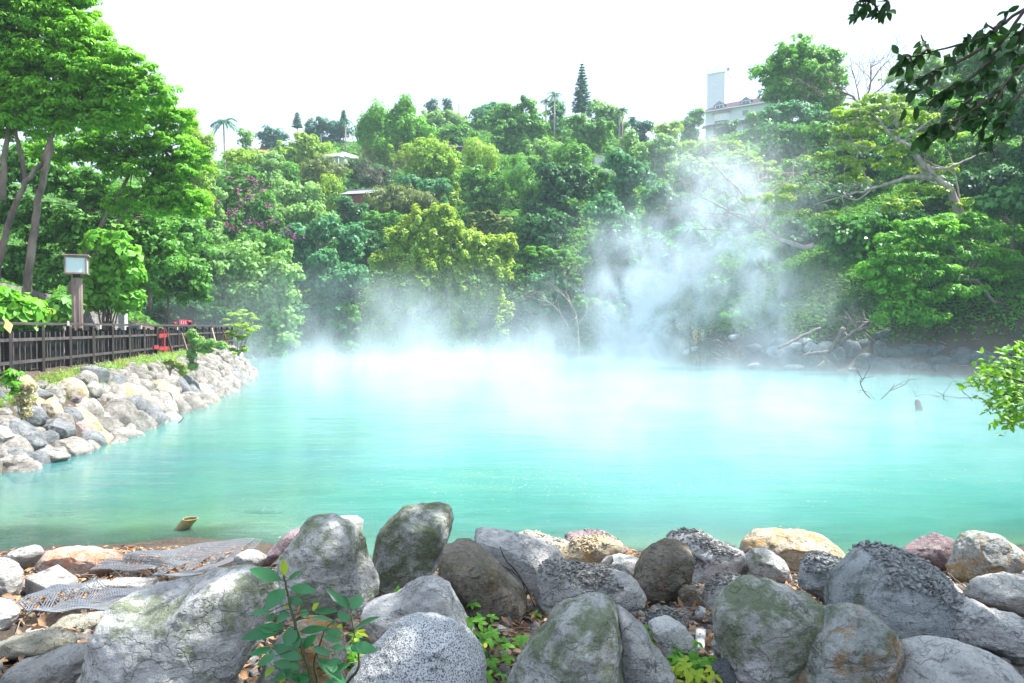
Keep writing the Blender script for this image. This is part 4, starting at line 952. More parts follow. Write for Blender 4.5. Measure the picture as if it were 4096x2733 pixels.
b('r24', cD, [(440,1140),(560,1070),(680,1025),(770,1010),(880,1040),(990,1120),(1070,1200),(1130,1290),(1155,1350),(1120,1450),(1090,1568),(1000,1700),(300,1700),(350,1400),(400,1250)], 'rust', "boulder stained with orange rust patches below the round boulder", thick=0.9, sub=6)
b('r25', cD, [(620,1010),(625,920),(660,830),(720,740),(800,660),(860,600),(950,570),(1080,580),(1180,620),(1300,680),(1400,740),(1470,820),(1510,930),(1530,1030),(1500,1130),(1490,1230),(1400,1280),(1180,1320),(1150,1330),(900,1300),(700,1200)], 'round', "great round blue-grey boulder capped with dark gravel", thick=0.95, cuts=0, sub=6, rough=0.6)
b('r26', cD, [(1520,740),(1570,650),(1600,560),(1650,470),(1720,435),(1850,450),(1960,500),(2040,560),(2040,630),(1970,700),(1890,770),(1790,800),(1640,790),(1560,780)], 'rust', "brownish green boulder perched highest at the far right of the shore", thick=0.9, cuts=2, sub=6, push=-0.1)
b('r27', cD, [(1140,605),(1220,550),(1330,490),(1430,455),(1500,480),(1580,550),(1580,640),(1530,740),(1450,750),(1380,700),(1280,660)], 'purple', "pinkish brown rock between the round boulder and the perched boulder", thick=0.9, sub=5)
b('r28', cD, [(-60,600),(-30,500),(60,435),(200,430),(400,440),(540,455),(660,510),(740,570),(810,640),(700,660),(560,640),(400,720),(330,760),(200,700),(60,620)], 'ochre', "long whitish boulder with yellow ends at the water's edge", thick=0.7, sub=6)
b('r29', cD, [(-60,760),(-40,640),(20,560),(100,560),(170,590),(260,660),(320,750),(330,810),(200,830),(20,800)], 'grey', "pale grey rock leaning on the front of the long whitish boulder", thick=0.8, sub=5)
b('r30', cD, [(380,790),(400,690),(470,620),(560,610),(700,650),(760,680),(700,760),(640,850),(600,960),(560,990),(440,880),(385,850)], 'round', "dark grey flat-topped boulder left of the great round boulder", thick=0.8, sub=5)
b('r31', cD, [(1150,1340),(1200,1300),(1400,1275),(1600,1290),(1780,1340),(1900,1400),(2000,1500),(2063,1560),(2100,1750),(1050,1750),(1090,1500)], 'pale', "broad smooth whitish boulder in the bottom right corner", thick=0.9, cuts=1, sub=6, rough=0.6)
b('r32', cD, [(1470,1180),(1500,1080),(1560,1000),(1660,950),(1760,980),(1850,1040),(2063,1080),(2200,1150),(2150,1360),(1980,1400),(1900,1380),(1750,1310),(1600,1280),(1480,1240)], 'pale', "light boulder with a brown cut face right of the great round boulder", thick=0.8, sub=6)
b('r33', cD, [(1650,930),(1700,830),(1780,790),(1960,760),(2100,780),(2250,900),(2250,1100),(2063,1080),(1930,1040),(1800,990),(1700,950)], 'grey', "purplish grey boulder under the perched boulder at the far right", thick=0.9, sub=5)
b('r34', cD, [(1340,700),(1430,730),(1530,800),(1600,880),(1640,950),(1560,985),(1510,960),(1440,850)], 'pale', "narrow pale rock wedged between the round and the perched boulders", thick=0.9, sub=4)
b('r35', cD, [(1940,760),(1980,680),(2080,660),(2200,700),(2100,780)], 'white', "sunlit rock just showing behind the perched boulder at the water", thick=0.9, sub=4)
b('r36', cD, [(420,1568),(500,1540),(700,1500),(850,1470),(920,1510),(980,1568),(900,1700),(450,1700)], 'porous', "gravelly knob of rock below the rust-stained boulder", thick=0.9, sub=5, rough=2.2)
b('r37', cC, [(1590,1460),(1650,1400),(1720,1400),(1770,1470),(1850,1560),(1700,1600),(1600,1568)], 'dark', "small dark rock at the foot of the huge mossy-faced boulder", thick=0.9, sub=4)
b('r38', cC, [(1600,1290),(1640,1170),(1680,1260),(1720,1400),(1640,1410)], 'grey', "slim grey stone standing against the huge mossy-faced boulder", thick=0.9, sub=4)
b('r39', cC, [(1470,1030),(1510,990),(1550,1010),(1560,1070),(1520,1100),(1480,1080)], 'grey', "small pebble-like rock above the bluish broken tile", thick=0.9, sub=3)
b('r39b', cC, [(1820,790),(1860,755),(1905,790),(1900,820),(1850,830)], 'ochre', "small tan stone in front of the pale grey leaning rock", thick=0.9, sub=3)
b('r39c', cC, [(1490,1340),(1530,1310),(1580,1350),(1570,1400),(1500,1400)], 'ochre', "small pinkish stone below the bluish broken tile", thick=0.9, sub=3)
b('r40', cA, [(640,1568),(700,1400),(760,1230),(830,1130),(870,1000),(930,940),(1100,890),(1300,850),(1420,840),(1500,790),(1640,770),(1800,740),(1900,760),(1990,820),(2030,900),(2020,1050),(1990,1200),(1930,1350),(1900,1420),(1800,1500),(1720,1568),(1700,1750),(640,1750)], 'greywhite', "biggest boulder of the shore, grey-white with a mossy left side", thick=0.8, sub=6)
b('r41', cE, [(30,340),(100,270),(220,230),(310,210),(370,230),(405,280),(370,340),(290,430),(200,450),(160,380)], 'white', "white rounded rock at the water's edge left of the reddish boulder", thick=0.9, sub=4)
b('r42', cE, [(290,430),(340,350),(400,290),(560,250),(700,225),(860,240),(1000,270),(1090,260),(1180,310),(1220,380),(1180,430),(1040,470),(950,520),(830,520),(700,480),(560,430)], 'red', "low boulder stained orange and pink beside the upper mesh sheet", thick=0.7, sub=5)
b('r43', cE, [(-60,340),(40,345),(130,400),(180,480),(185,590),(150,680),(80,750),(30,760),(-100,700)], 'white', "tall white boulder cut off by the left edge, above the dead leaves", thick=0.9, sub=5)
b('r44', cE, [(-60,740),(40,760),(120,810),(165,880),(130,950),(60,1030),(0,1090),(-80,1000)], 'pale', "pinkish white boulder at the left edge beside the lower mesh sheet", thick=0.9, sub=5)
b('r49', cE, [(450,1060),(470,970),(560,930),(800,910),(1000,890),(1150,880),(1120,960),(1060,1040),(900,1090),(700,1110),(640,1090),(480,1080)], 'porous', "long yellowish pitted rock below the lower mesh sheet", thick=0.9, sub=6, rough=1.6)
b('r50', cE, [(-60,1200),(100,1130),(300,1100),(480,1080),(640,1100),(710,1150),(715,1210),(600,1240),(450,1250),(300,1280),(150,1320),(0,1370),(-100,1380)], 'porous', "long mossy brown rock with a white lip at the left edge", thick=0.9, sub=5)
b('r51', cE, [(0,1490),(100,1400),(300,1350),(420,1320),(560,1260),(740,1230),(860,1210),(950,1240),(900,1400),(850,1500),(700,1560),(600,1640),(100,1640),(0,1600)], 'white', "broad white rock in the bottom left corner", thick=0.9, sub=6)
b('r52', cE, [(70,1020),(150,985),(440,985),(460,1000),(380,1030),(150,1045)], 'white', "thin white slab-like rock at the lower edge of the lower mesh sheet", thick=0.9, sub=4)
b('r53', cE, [(200,1080),(290,1030),(430,1040),(430,1090),(320,1110)], 'pale', "small pale rock behind the long mossy brown rock", thick=0.9, sub=4)
b('r54', cE, [(160,640),(220,615),(310,640),(310,680),(230,700),(170,680)], 'brown', "small knobbly brown stone among the dead leaves", thick=0.9, sub=4, rough=1.8)
b('r54b', cE, [(340,700),(380,685),(410,700),(400,716),(360,718)], 'white', "little white pebble beside the knobbly brown stone", thick=0.9, sub=3)
b('r55', cA, [(1450,820),(1500,770),(1600,735),(1720,750),(1700,790),(1560,820)], 'porous', "crumbly white rock on the top edge of the biggest boulder", thick=0.9, sub=4, rough=1.6)
# stones of the near foot of the wall
def wdepth(poly):
    p = np.array(cF(poly)); c = p.mean(0); k = ground_hit(c[0], c[1], 10.0, 40.0)
    return k if k else 16.0
def w(key, pts, mat, label, **kw):
    y = wdepth(pts); cc = np.mean(pts, 0); pts = [tuple(cc + (np.array(p) - cc) * 1.13) for p in pts]; b(key, cF, pts, mat, label, y=y - 0.12, thick=0.85, sub=5, group=SW, sink=0.1, **kw)
w('w1', [(-60,910),(60,900),(150,950),(170,1010),(100,1060),(0,1000),(-60,990)], 'wall', "flat streaky stone at the left edge above the big white-topped one")
w('w2', [(170,920),(300,980),(420,1060),(440,1130),(490,1200),(380,1280),(260,1330),(60,1290),(90,1180),(130,1090)], 'wallg', "big grey slanting stone at the left foot of the wall")
w('w3', [(-60,990),(60,1010),(130,1110),(80,1220),(20,1300),(-60,1310)], 'wallw', "whitish stone cut off by the left edge at the wall's foot")
w('w4', [(10,1350),(120,1320),(250,1330),(350,1420),(440,1510),(330,1530),(120,1560),(0,1480)], 'wallw', "white and yellowish stone lowest at the left edge of the wall, at the waterline")
w('w5', [(290,1340),(400,1250),(540,1220),(640,1290),(800,1350),(720,1400),(560,1450),(400,1440)], 'wallw', "yellow-lined white stone dipping into the water left of the biggest white one")
w('w6', [(590,1160),(700,1130),(860,1130),(980,1180),(1060,1260),(1040,1320),(960,1400),(800,1440),(700,1300),(600,1260),(570,1200)], 'wallw', "biggest bright white stone at the waterline of the wall")
w('w7', [(430,1040),(510,930),(680,910),(850,1000),(860,1090),(800,1130),(560,1130),(510,1100)], 'wallg', "blue-grey stone resting just above the biggest bright white stone")
w('w8', [(690,860),(740,790),(860,860),(960,950),(1060,1060),(1080,1130),(1030,1190),(950,1150),(860,1060)], 'purple', "long purplish stone slanting down the wall beside the blue-grey one")
w('w9', [(880,790),(960,790),(1050,860),(1100,960),(1230,1080),(1330,1160),(1200,1220),(1060,1200),(1090,1080),(1000,960),(930,880)], 'ochre', "long grey stone with an orange patch slanting into the water")
w('w10', [(180,820),(200,740),(330,740),(470,780),(510,870),(490,950),(420,1010),(300,960),(210,880)], 'wallg', "rounded grey stone with a dry stalk hanging over it")
w('w11', [(430,740),(520,690),(590,650),(690,730),(720,810),(690,880),(560,900),(500,850)], 'ochre', "white stone with an orange-brown left half in the wall")
w('w12', [(350,640),(440,530),(620,600),(540,680),(420,710)], 'wallg', "pointed grey stone above the orange and white stone")
w('w13', [(730,700),(760,600),(880,580),(960,640),(940,740),(860,790),(750,800)], 'purple', "dull brownish grey stone right of the orange and white stone")
w('w13b', [(940,630),(1040,700),(1130,790),(1080,810),(960,790),(930,740)], 'wallw', "white wedge-shaped stone beside the dull brownish grey stone")
w('w14', [(1000,800),(1130,790),(1300,830),(1430,900),(1450,980),(1390,1030),(1250,1040),(1130,950)], 'wallw', "long white stone with dark hollows low on the wall")
w('w15', [(780,810),(820,790),(920,790),(940,840),(900,880)], 'ochre', "small pale yellow stone sitting on the long slanting stones")
w('w16', [(550,500),(600,470),(710,500),(760,600),(740,660),(680,710),(640,600),(560,540)], 'wall', "grey-white stone with a brown underside near the wall's top")
w('w17', [(1250,1070),(1400,1050),(1508,1080),(1480,1110),(1380,1150),(1300,1130)], 'wallw', "flat sulphur-yellow edged stone at the waterline")
w('w18', [(-40,770),(80,760),(130,820),(110,870),(0,880)], 'wall', "pale stone at the left edge halfway up the wall")
# slabs
def slab(f, pts, th, label, mat, dz=0.05):
    pp = f(pts); ymax = max(q[1] for q in pp); y0 = ground_hit(sum(q[0] for q in pp) / len(pp), ymax + 2)
    z = H1(at(pp[0][0], pp[0][1], y0)[0], y0) + th + dz
    P = []
    for px, py in pp:
        a, bb = ray(px, py); y = (z - CAMZ) / bb; P.append(np.array([a * y, y, z + 0.0]))
    m = MB().poly(P, (0, 0.0, -th)); c = sum(P) / len(P) - np.array([0, 0, th])
    o = m.build("stone_slab", RM[mat], origin=c, bevel=0.018); tag(o, label, "stone slab", "flat slabs between the mesh sheets")
slab(cE, [(240,520),(580,380),(780,520),(490,640)][::-1], 0.16, "thick square-cut white slab with a brown side, nearest the left edge", 'white')
slab(cE, [(1040,590),(1390,605),(1570,515),(1150,510)], 0.11, "flat white slab between the upper and lower mesh sheets", 'white')
slab(cE, [(1470,625),(1520,665),(1700,660),(1890,610),(1860,585),(1540,560)], 0.05, "thin rounded white slab touching the biggest boulder", 'white')
slab(cE, [(580,665),(760,625),(990,590),(1100,535),(1000,540),(640,625)], 0.06, "narrow broken slab left of the flat white slab", 'pale')
slab(cC, [(1475,1290),(1540,1290),(1553,1150),(1470,1145)], 0.03, "bluish broken tile lying among the gravel", 'grey', 0.03)
#PART3
leaf_mat('young2', (0.06, 0.24, 0.02), (0.24, 0.50, 0.05), trans=0.4, spec=0.6)
# ------------------------------------------------------------------ left trees
LEFT = 'trees above the walkway on the left bank'
def limb_px(mb, pts, d, r0, r1, n=8, seed=0):
    """a limb through pixels (px,py[,metres of depth offset])"""
    P = [at(p[0], p[1], d + (p[2] if len(p) > 2 else 0)) for p in pts]
    P = np.array(P); k = len(P)
    # smooth by subdivision
    t = np.linspace(0, k - 1, (k - 1) * 4 + 1); Q = np.stack([np.interp(t, np.arange(k), P[:, i]) for i in range(3)], 1)
    for _ in range(2): Q[1:-1] = Q[1:-1] * 0.5 + (Q[:-2] + Q[2:]) * 0.25
    rg = np.random.default_rng(nseed()); Q[1:-1] += rg.normal(size=Q[1:-1].shape) * r0 * 0.15
    mb.tube(Q, np.linspace(r0, r1, len(Q)), n); return Q
def grow(mb, p, d, L, r, depth, rg, bend=0.35, up=0.15, nb=3, tips=None):
    p = np.array(p, float); d = unit(np.array(d, float)); pts = [p]; n = 4
    for i in range(n):
        d = unit(d + rg.normal(size=3) * bend * 0.5 + np.array([0, 0, up * 0.3])); pts.append(pts[-1] + d * L / n)
    mb.tube(pts, np.linspace(r, r * 0.45, n + 1), 5 if depth > 1 else 3, cap=False)
    if depth <= 0:
        if tips is not None: tips.append(pts[-1])
        return
    for k in range(nb):
        q = pts[rg.integers(2, n + 1)]; grow(mb, q, d + rg.normal(size=3) * 0.75, L * rg.uniform(0.5, 0.8), r * 0.5, depth - 1, rg, bend, up, nb, tips)
M_bark_left = simple('left_bark', (0.21, 0.165, 0.135), .9, .45, 3.0, .7, .02, (1, 1, .3))
def left_tree(label, d, lobes, trunks, kind, mat, lpx, den=1.0, bark=None, tip_r=0.05):
    V, Q, T, CC = crown_arrays(lobes, d, kind, lpx, den)
    p0 = at(trunks[0][0][0][0], trunks[0][0][0][1], d); root = empty("broadleaf_tree", (p0[0], d, H1(p0[0], d)), label, "tree", LEFT); org = np.array(root.location)
    link_mesh("crown", np_mesh("crown", V - org, Q, False, {'tint': T}), LM[mat], root)
    mb = MB(); ends = []
    for pts, r0 in trunks:
        Qp = limb_px(mb, pts, d, r0 * .8, r0 * 0.4); ends.append((Qp[-1], r0 * 0.45))
    rg = np.random.default_rng(nseed())
    for c in CC[rg.choice(len(CC), min(34, len(CC)), replace=False)]:
        e, r = min(ends, key=lambda a: np.linalg.norm(a[0] - c))
        if np.linalg.norm(e - c) < 7: mb.tube(curve_pts(e, c, 6, 0.05, nseed()), np.linspace(r * 0.55, 0.012, 6), 5, cap=False)
    mb.build("trunk", bark or M_bark_left, root, True, origin=org)
left_tree("largest tree of the left bank, its pale forked trunks rising behind the fence", 28,
  [(15,-20,60,35),(70,-5,30,22),(40,18,55,26),(-20,30,60,40),(80,35,36,22),(112,58,30,16),(50,60,58,26),(0,80,60,30),(95,78,48,20),(142,80,26,14),(60,100,55,22),(125,100,45,16),(15,122,50,22),(158,96,20,12),(90,122,45,15)],
  [([(-14,330),(-4,275),(2,245),(13,209),(26,181),(44,162)], 0.19), ([(26,181),(20,150),(12,120)], 0.12), ([(44,162),(50,140),(60,110)], 0.15), ([(26,300),(30,253),(37,209),(44,174),(52,140),(55,105)], 0.20), ([(2,200),(5,160),(10,110)], 0.16)],
  'spray', 'lush', 4.6, 1.15)
left_tree("leaning tree of the left bank whose crown juts out toward the palm", 33,
  [(150,118,34,16),(178,118,18,14),(120,140,45,16),(165,145,34,18),(188,165,22,18),(135,168,40,16),(95,155,40,14),(170,190,32,16),(192,205,18,18),(145,205,36,14),(60,150,34,12)],
  [([(66,310),(72,279),(105,218),(122,190),(135,160)], 0.15), ([(78,300),(90,262),(118,222),(150,180),(165,150)], 0.13)],
  'spray', 'lush', 4.4, 1.15, M_bark)
left_tree("darker tree behind the trunks of the left bank, filling the shade under the crowns", 38,
  [(20,165,45,28),(70,185,42,26),(110,200,36,24),(10,215,42,28),(55,230,44,28),(100,240,38,26),(145,235,34,24),(25,265,44,24),(80,275,44,22),(130,275,32,20),(160,262,26,20),(-30,180,40,50)],
  [([(126,300),(112,262),(126,218),(146,216)], 0.13), ([(150,310),(148,260),(158,225)], 0.12)],
  'broad', 'mid', 5.0, 0.9)
left_tree("low leafy tree on the bank right of the darker left-bank tree", 46,
  [(165,235,26,20),(182,262,24,20),(160,285,24,18),(190,290,20,18),(150,268,20,16),(185,232,18,16)],
  [([(168,330),(168,290),(172,250)], 0.12)], 'broad', 'mid', 4.6, 1.0)
def bigleaf_plants():
    for lab, d, lobes, lpx, mat in [
        ("big-leaved vine tree with heart-shaped leaves hanging just right of the lamp post", 31, [(108,243,22,14),(118,258,20,14),(124,276,14,14),(112,290,18,12),(126,300,10,12),(100,272,14,14),(96,300,10,10),(128,262,8,14)], 8.0, 'bright'),
        ("huge-leaved taro plant behind the near end of the fence", 22.5, [(2,309,12,4),(-10,307,12,6),(15,313,8,4),(-2,316,14,4)], 16.0, 'bright'),
        ("huge-leaved taro plant behind the fence left of the lamp post", 27, [(58,312,6,4),(62,309,4,5),(52,315,7,4)], 11.0, 'mid'),
        ("yellow-green low shrub between the two taro plants", 25, [(38,312,12,4),(26,314,8,4)], 5.0, 'yellow')]:
        V, Q, T, CC = crown_arrays(lobes, d, 'bigleaf', lpx, 0.45 if lpx > 9 else 0.75)
        x = at(lobes[0][0], 300, d)[0]; root = empty("broadleaf_plant", (x, d, H1(x, d)), lab, "plant"); org = np.array(root.location)
        link_mesh("foliage", np_mesh("foliage", V - org, Q, False, {'tint': T}), LM[mat], root)
        mb = MB(); rg = np.random.default_rng(nseed())
        for c in CC[rg.choice(len(CC), min(14, len(CC)), replace=False)]: mb.tube(curve_pts(org, c, 5, 0.1, nseed()), [0.05, 0.04, 0.03, 0.02, 0.012], 5)
        mb.build("stem", M_bark, root, True, origin=org)
    p = at(123, 322, 34); g = H1(p[0], 34)
    o = MB().box((p[0], 34, g + 1.4), (0.3, 0.3, 2.8)).build("concrete_post", simple("concrete", (0.5, 0.5, 0.5), 0.8), origin=(p[0], 34, g), bevel=0.02)
    tag(o, "pale grey square post standing behind the fence under the hanging vine", "post")
bigleaf_plants()

# ------------------------------------------------------------------ conifers and palms on the skyline
def conifer(label, px, ytop, ybot, hw, d, mat='bluegreen', tiers=17, dens=1.0):
    top = at(px, ytop, d); bot = at(px, ybot, d); gz = min(H1(top[0], d), bot[2] - 0.5); mpp = d / F
    root = empty("conifer_tree", (top[0], d, gz), label, "tree"); org = np.array(root.location)
    MB().tube([(top[0], d, gz), (top[0] + 0.05, d, (gz + top[2]) / 2), tuple(top)], [hw * mpp * 0.16, hw * mpp * 0.1, 0.02], 6).build("trunk", M_bark_dark, root, True, origin=org)
    rg = np.random.default_rng(nseed()); P = []; N = []; D = []
    for i in range(tiers):
        f = (i + 0.6) / tiers; z = top[2] + (bot[2] - top[2]) * f; L = hw * mpp * (f ** 0.75) * rg.uniform(0.88, 1.1)
        nb = 8
        for b_ in range(nb):
            a = 2 * math.pi * (b_ / nb) + rg.uniform(-.3, .3) + i; dv = np.array([math.cos(a), math.sin(a), 0])
            m = int(26 * dens * (0.35 + f)); s = rg.uniform(0.12, 1, m)
            q = np.array([top[0], d, z]) + dv * (s * L)[:, None] + np.array([0, 0, 1]) * (-0.10 * L * s + 0.16 * L * s ** 2)[:, None] + rg.normal(size=(m, 3)) * np.array([.10, .10, .035]) * (L * 0.5 + 0.15)
            P.append(q); N.append(np.tile([0, 0, 1.0], (m, 1)) + rg.normal(size=(m, 3)) * 0.35); D.append(np.tile(dv + [0, 0, 0.35], (m, 1)) + rg.normal(size=(m, 3)) * 0.3)
    P = np.concatenate(P); N = np.concatenate(N); D = np.concatenate(D)
    V, Q = leaf_quads(P, N, 2.9 * mpp * rg.uniform(0.7, 1.3, len(P)), 0.35, 0, D)
    link_mesh("crown", np_mesh("crown", V - org, Q, False, {'tint': np.repeat(rg.random(len(P)), 4)}), LM[mat], root)
conifer("tall dark pointed conifer standing above the whole ridge", 582, 63, 112, 10.5, 160, dens=1.3)
conifer("small hazy conifer on the skyline above the yellow-green tree", 297, 112, 128, 5, 178, tiers=8)
conifer("small conifer standing over the left shoulder of the tallest bright tree", 343.5, 110, 124, 4, 178, tiers=8)
def palm(label, px, ytop, ybase, d, fl, mat='teal', n=11, name='palm_tree', trunk_r=None, lean=0):
    top = at(px, ytop, d); mpp = d / F; gz = H1(top[0], d); bz = min(gz, at(px, ybase, d)[2])
    root = empty(name, (top[0] + lean, d, bz), label, "palm"); org = np.array(root.location); r = trunk_r or 0.9 * mpp
    MB().tube([(top[0] + lean, d, bz), (top[0] + lean * 0.4, d, (bz + top[2]) / 2), tuple(top)], [r, r * 0.85, r * 0.7], 7).build("trunk", M_bark_pale, root, True, origin=org)
    rg = np.random.default_rng(nseed()); P = []; N = []; D = []
    for k in range(n):
        a = 2 * math.pi * k / n + rg.uniform(-.25, .25); el = rg.uniform(0.05, 1.2); L = fl * mpp * rg.uniform(0.8, 1.15)
        dv = np.array([math.cos(a), math.sin(a), 0]); s = np.linspace(0.06, 1, 22)
        drop = 0.75 + 0.3 * rg.random()
        q = top + dv * (s * L * math.cos(el * 0.6))[:, None] + np.array([0, 0, 1]) * (L * (math.sin(el) * s - drop * s ** 2 * 0.85))[:, None]
        tg = np.gradient(q, axis=0); tg = unit(tg); sd = np.cross(tg, [0, 0, 1.0]); sd = unit(sd)
        for sg in (-1, 1):
            dd = sd * sg + tg * 0.7 + np.array([0, 0, -0.35]); P.append(q + dd * L * 0.09); D.append(dd); N.append(np.cross(dd, tg) * sg + rg.normal(size=q.shape) * 0.2)
    P = np.concatenate(P); N = np.concatenate(N); D = np.concatenate(D)
    V, Q = leaf_quads(P, N, fl * mpp * 0.30, 0.2, 0, D, fold=0.03)
    link_mesh("crown", np_mesh("crown", V - org, Q, False, {'tint': np.repeat(rg.random(len(P)), 4)}), LM[mat], root)
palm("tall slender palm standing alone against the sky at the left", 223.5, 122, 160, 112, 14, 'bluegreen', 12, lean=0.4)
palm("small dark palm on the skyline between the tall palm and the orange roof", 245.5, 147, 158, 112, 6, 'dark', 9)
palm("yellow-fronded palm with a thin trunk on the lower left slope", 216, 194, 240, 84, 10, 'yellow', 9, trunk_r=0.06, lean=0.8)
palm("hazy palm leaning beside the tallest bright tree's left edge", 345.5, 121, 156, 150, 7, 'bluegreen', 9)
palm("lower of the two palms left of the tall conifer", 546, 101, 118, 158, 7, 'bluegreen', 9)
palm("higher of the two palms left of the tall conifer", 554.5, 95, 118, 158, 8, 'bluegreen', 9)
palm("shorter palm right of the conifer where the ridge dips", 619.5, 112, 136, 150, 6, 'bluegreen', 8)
palm("taller palm right of the conifer where the ridge dips", 622.5, 110, 138, 150, 7, 'bluegreen', 9)

# ------------------------------------------------------------------ buildings
M_cream = simple("cream_wall", (0.62, 0.66, 0.66), 0.8, 0.06, 3, 0.1)
M_white = simple("white_trim", (0.78, 0.79, 0.80), 0.6, 0.04, 3, 0.1)
M_purple = simple("purple_roof", (0.055, 0.026, 0.045), 0.7, 0.25, 4, 0.3)
M_glass = simple("window_glass", (0.12, 0.17, 0.20), 0.15, 0.1, 2, 0.0, spec=0.8)
def tile_mat():
    s = NT("tower_tiles"); co = s.n("ShaderNodeTexCoord").outputs['Object']
    br = s.n("ShaderNodeTexBrick", {'Vector': s.n("ShaderNodeMapping", {'Vector': co, 'Rotation': (R(90), 0, 0)}).outputs[0], 'Color1': (0.80, 0.83, 0.84, 1), 'Color2': (0.84, 0.87, 0.88, 1), 'Mortar': (0.60, 0.66, 0.69, 1), 'Scale': 1.0, 'Mortar Size': 0.02, 'Brick Width': 1.4, 'Row Height': 0.55})
    return s.done(s.pbr(br.outputs[0], 0.6))
M_tile = tile_mat()
def tower_house():
    yaw = R(-33); o0 = at(705.5, 112, 172); zE = o0[2]
    root = empty("hotel_building", (o0[0], 172, 30), "white house with a purple dormered roof and a tall blank stair tower", "building")
    root.rotation_euler = (0, 0, yaw)
    def bld(m, name, mat, parent=root, **kw):
        return m.build(name, mat, parent, **kw)
    e = zE - 30          # eave height in the building's axes; x runs along the front, y goes back
    L = 17.0; Dp = 10.0
    bld(MB().box((L/2, Dp/2, (e - 0.25) / 2 - 4), (L, Dp, e - 0.25 + 8)), "wall", M_cream)
    for z in (e - 2.95, e - 5.6):
        bld(MB().box((L/2, -0.06, z), (L + 0.2, 0.14, 0.35)), "floor_band", M_white)
    bld(MB().poly([(-0.6, -0.9, e - 3.9), (L + .5, -0.9, e - 3.9), (L + .5, 0.02, e - 3.15), (-0.6, 0.02, e - 3.15)], (0, 0, -0.14)), "skirt_roof", M_purple)
    bld(MB().box((L/2, -0.35, e - 0.12), (L + 1.2, 0.9, 0.22)), "eave", M_white)
    rf = MB(); zr = e + 2.4
    v = [(-0.6, -0.8, e), (L + .6, -0.8, e), (L + .6, Dp + .8, e), (-0.6, Dp + .8, e), (1.8, Dp/2 - 1, zr), (L - 1.8, Dp/2 - 1, zr), (L - 1.8, Dp/2 + 1, zr), (1.8, Dp/2 + 1, zr)]
    rf.v = v; rf.f = [(0,1,5,4), (1,2,6,5), (2,3,7,6), (3,0,4,7), (4,5,6,7), (3,2,1,0)]
    roof = bld(rf, "roof", M_purple)
    for x in (3.2, 9.2):
        d = MB(); y0, y1 = 0.1, 3.0; z0, z1, z2 = e + 0.25, e + 1.15, e + 1.85
        d.v = [(x-1.05,y0,z0),(x+1.05,y0,z0),(x+1.05,y0,z1),(x,y0,z2),(x-1.05,y0,z1),(x-1.05,y1,z0),(x+1.05,y1,z0),(x+1.05,y1,z1),(x,y1,z2),(x-1.05,y1,z1)]
        d.f = [(0,1,2,3,4),(9,8,7,6,5),(0,5,6,1),(1,6,7,2)]; d.f += [(4,9,5,0)]
        dm = bld(d, "dormer", M_white)
        g = MB(); g.poly([(x-1.3,y0-.15,z1-.1),(x,y0-.15,z2+.12),(x,y1,z2+.12),(x-1.3,y1,z1-.1)],(0,0,-.08)); g.poly([(x,y0-.15,z2+.12),(x+1.3,y0-.15,z1-.1),(x+1.3,y1,z1-.1),(x,y1,z2+.12)],(0,0,-.08)); bld(g, "dormer_roof", M_purple, dm)
        w = MB(); w.box((x-.42, y0-.02, (z0+z1)/2), (0.72, .05, .7)); w.box((x+.42, y0-.02, (z0+z1)/2), (0.72, .05, .7))
        w.poly([(x-.7,y0-.03,z1+.08),(x-.05,y0-.03,z1+.08),(x-.05,y0-.03,z2-.2)],(0,.03,0)); w.poly([(x+.05,y0-.03,z1+.08),(x+.7,y0-.03,z1+.08),(x+.05,y0-.03,z2-.2)],(0,.03,0))
        bld(w, "window", M_glass, dm)
    bay = bld(MB().poly([(2.6,-1.1,e-1.0),(5.0,-1.1,e-1.0),(5.6,0,e-1.0),(2.0,0,e-1.0)],(0,0,-1.75)), "bay_window", M_white)
    w = MB(); w.box((3.8,-1.13,e-1.75),(2.0,.05,1.25)); bld(w, "curtain", simple("curtain", (0.72,0.72,0.68),0.8,0.08,9), bay)
    bld(MB().poly([(2.3,-1.4,e-1.02),(5.3,-1.4,e-1.02),(6.0,-.02,e-.62),(1.6,-.02,e-.62)],(0,0,-.07)), "bay_roof", simple("brown_roof",(0.22,0.12,0.06)), bay)
    for x, z in ((9.2, e - 1.6), (14, e - 1.6), (2.6, e - 5.0), (9.4, e - 5.0)):
        w = bld(MB().box((x, -.05, z), (1.6, .12, 1.4)), "window", M_white); bld(MB().box((x, -.12, z), (1.36, .05, 1.16)), "pane", M_glass, w)
    # stair tower
    zt = at(715, 77, 180)[2] - 30
    tw = bld(MB().box((0.2, 9.4, zt / 2 - 4), (4.3, 5.0, zt + 8)), "stair_tower", M_tile)
    bld(MB().box((0.2, 9.4, zt + .12), (4.5, 5.2, 0.24)), "parapet", M_white, tw)
    s = MB()
    def glyph(cx, w, h, kind):     # the weathered sign characters on the tower's top
        y = 7.1; z0 = zt + 0.5
        for zz in ((0, h/2, h) if kind != 1 else (h,)): s.box((cx, y, z0 + zz), (w, .1, .09))
        for xx in ((-w/2, w/2) if kind != 1 else (0,)): s.box((cx + xx, y, z0 + h/2), (.09, .1, h))
    glyph(-1.6, .6, 1.1, 0); glyph(-.8, .1, 1.0, 1); glyph(0.0, .6, 1.1, 0); glyph(.9, .6, 1.1, 2)
    s.box((-.4, 7.15, zt + .34), (3.0, .06, .1))
    bld(s, "roof_sign", simple("sign_letters", (0.55,0.60,0.64)), tw)
    ds = MB(); ds.tube([(2.4, 9.3, zt+.2),(2.4, 9.3, zt+1.2)], .05, 5); ds.tube([(2.4,9.15,zt+1.3),(2.4,9.3,zt+1.32)],[.42,.1],10); bld(ds, "dish", simple("dish",(0.3,0.3,0.33)), tw)
tower_house()
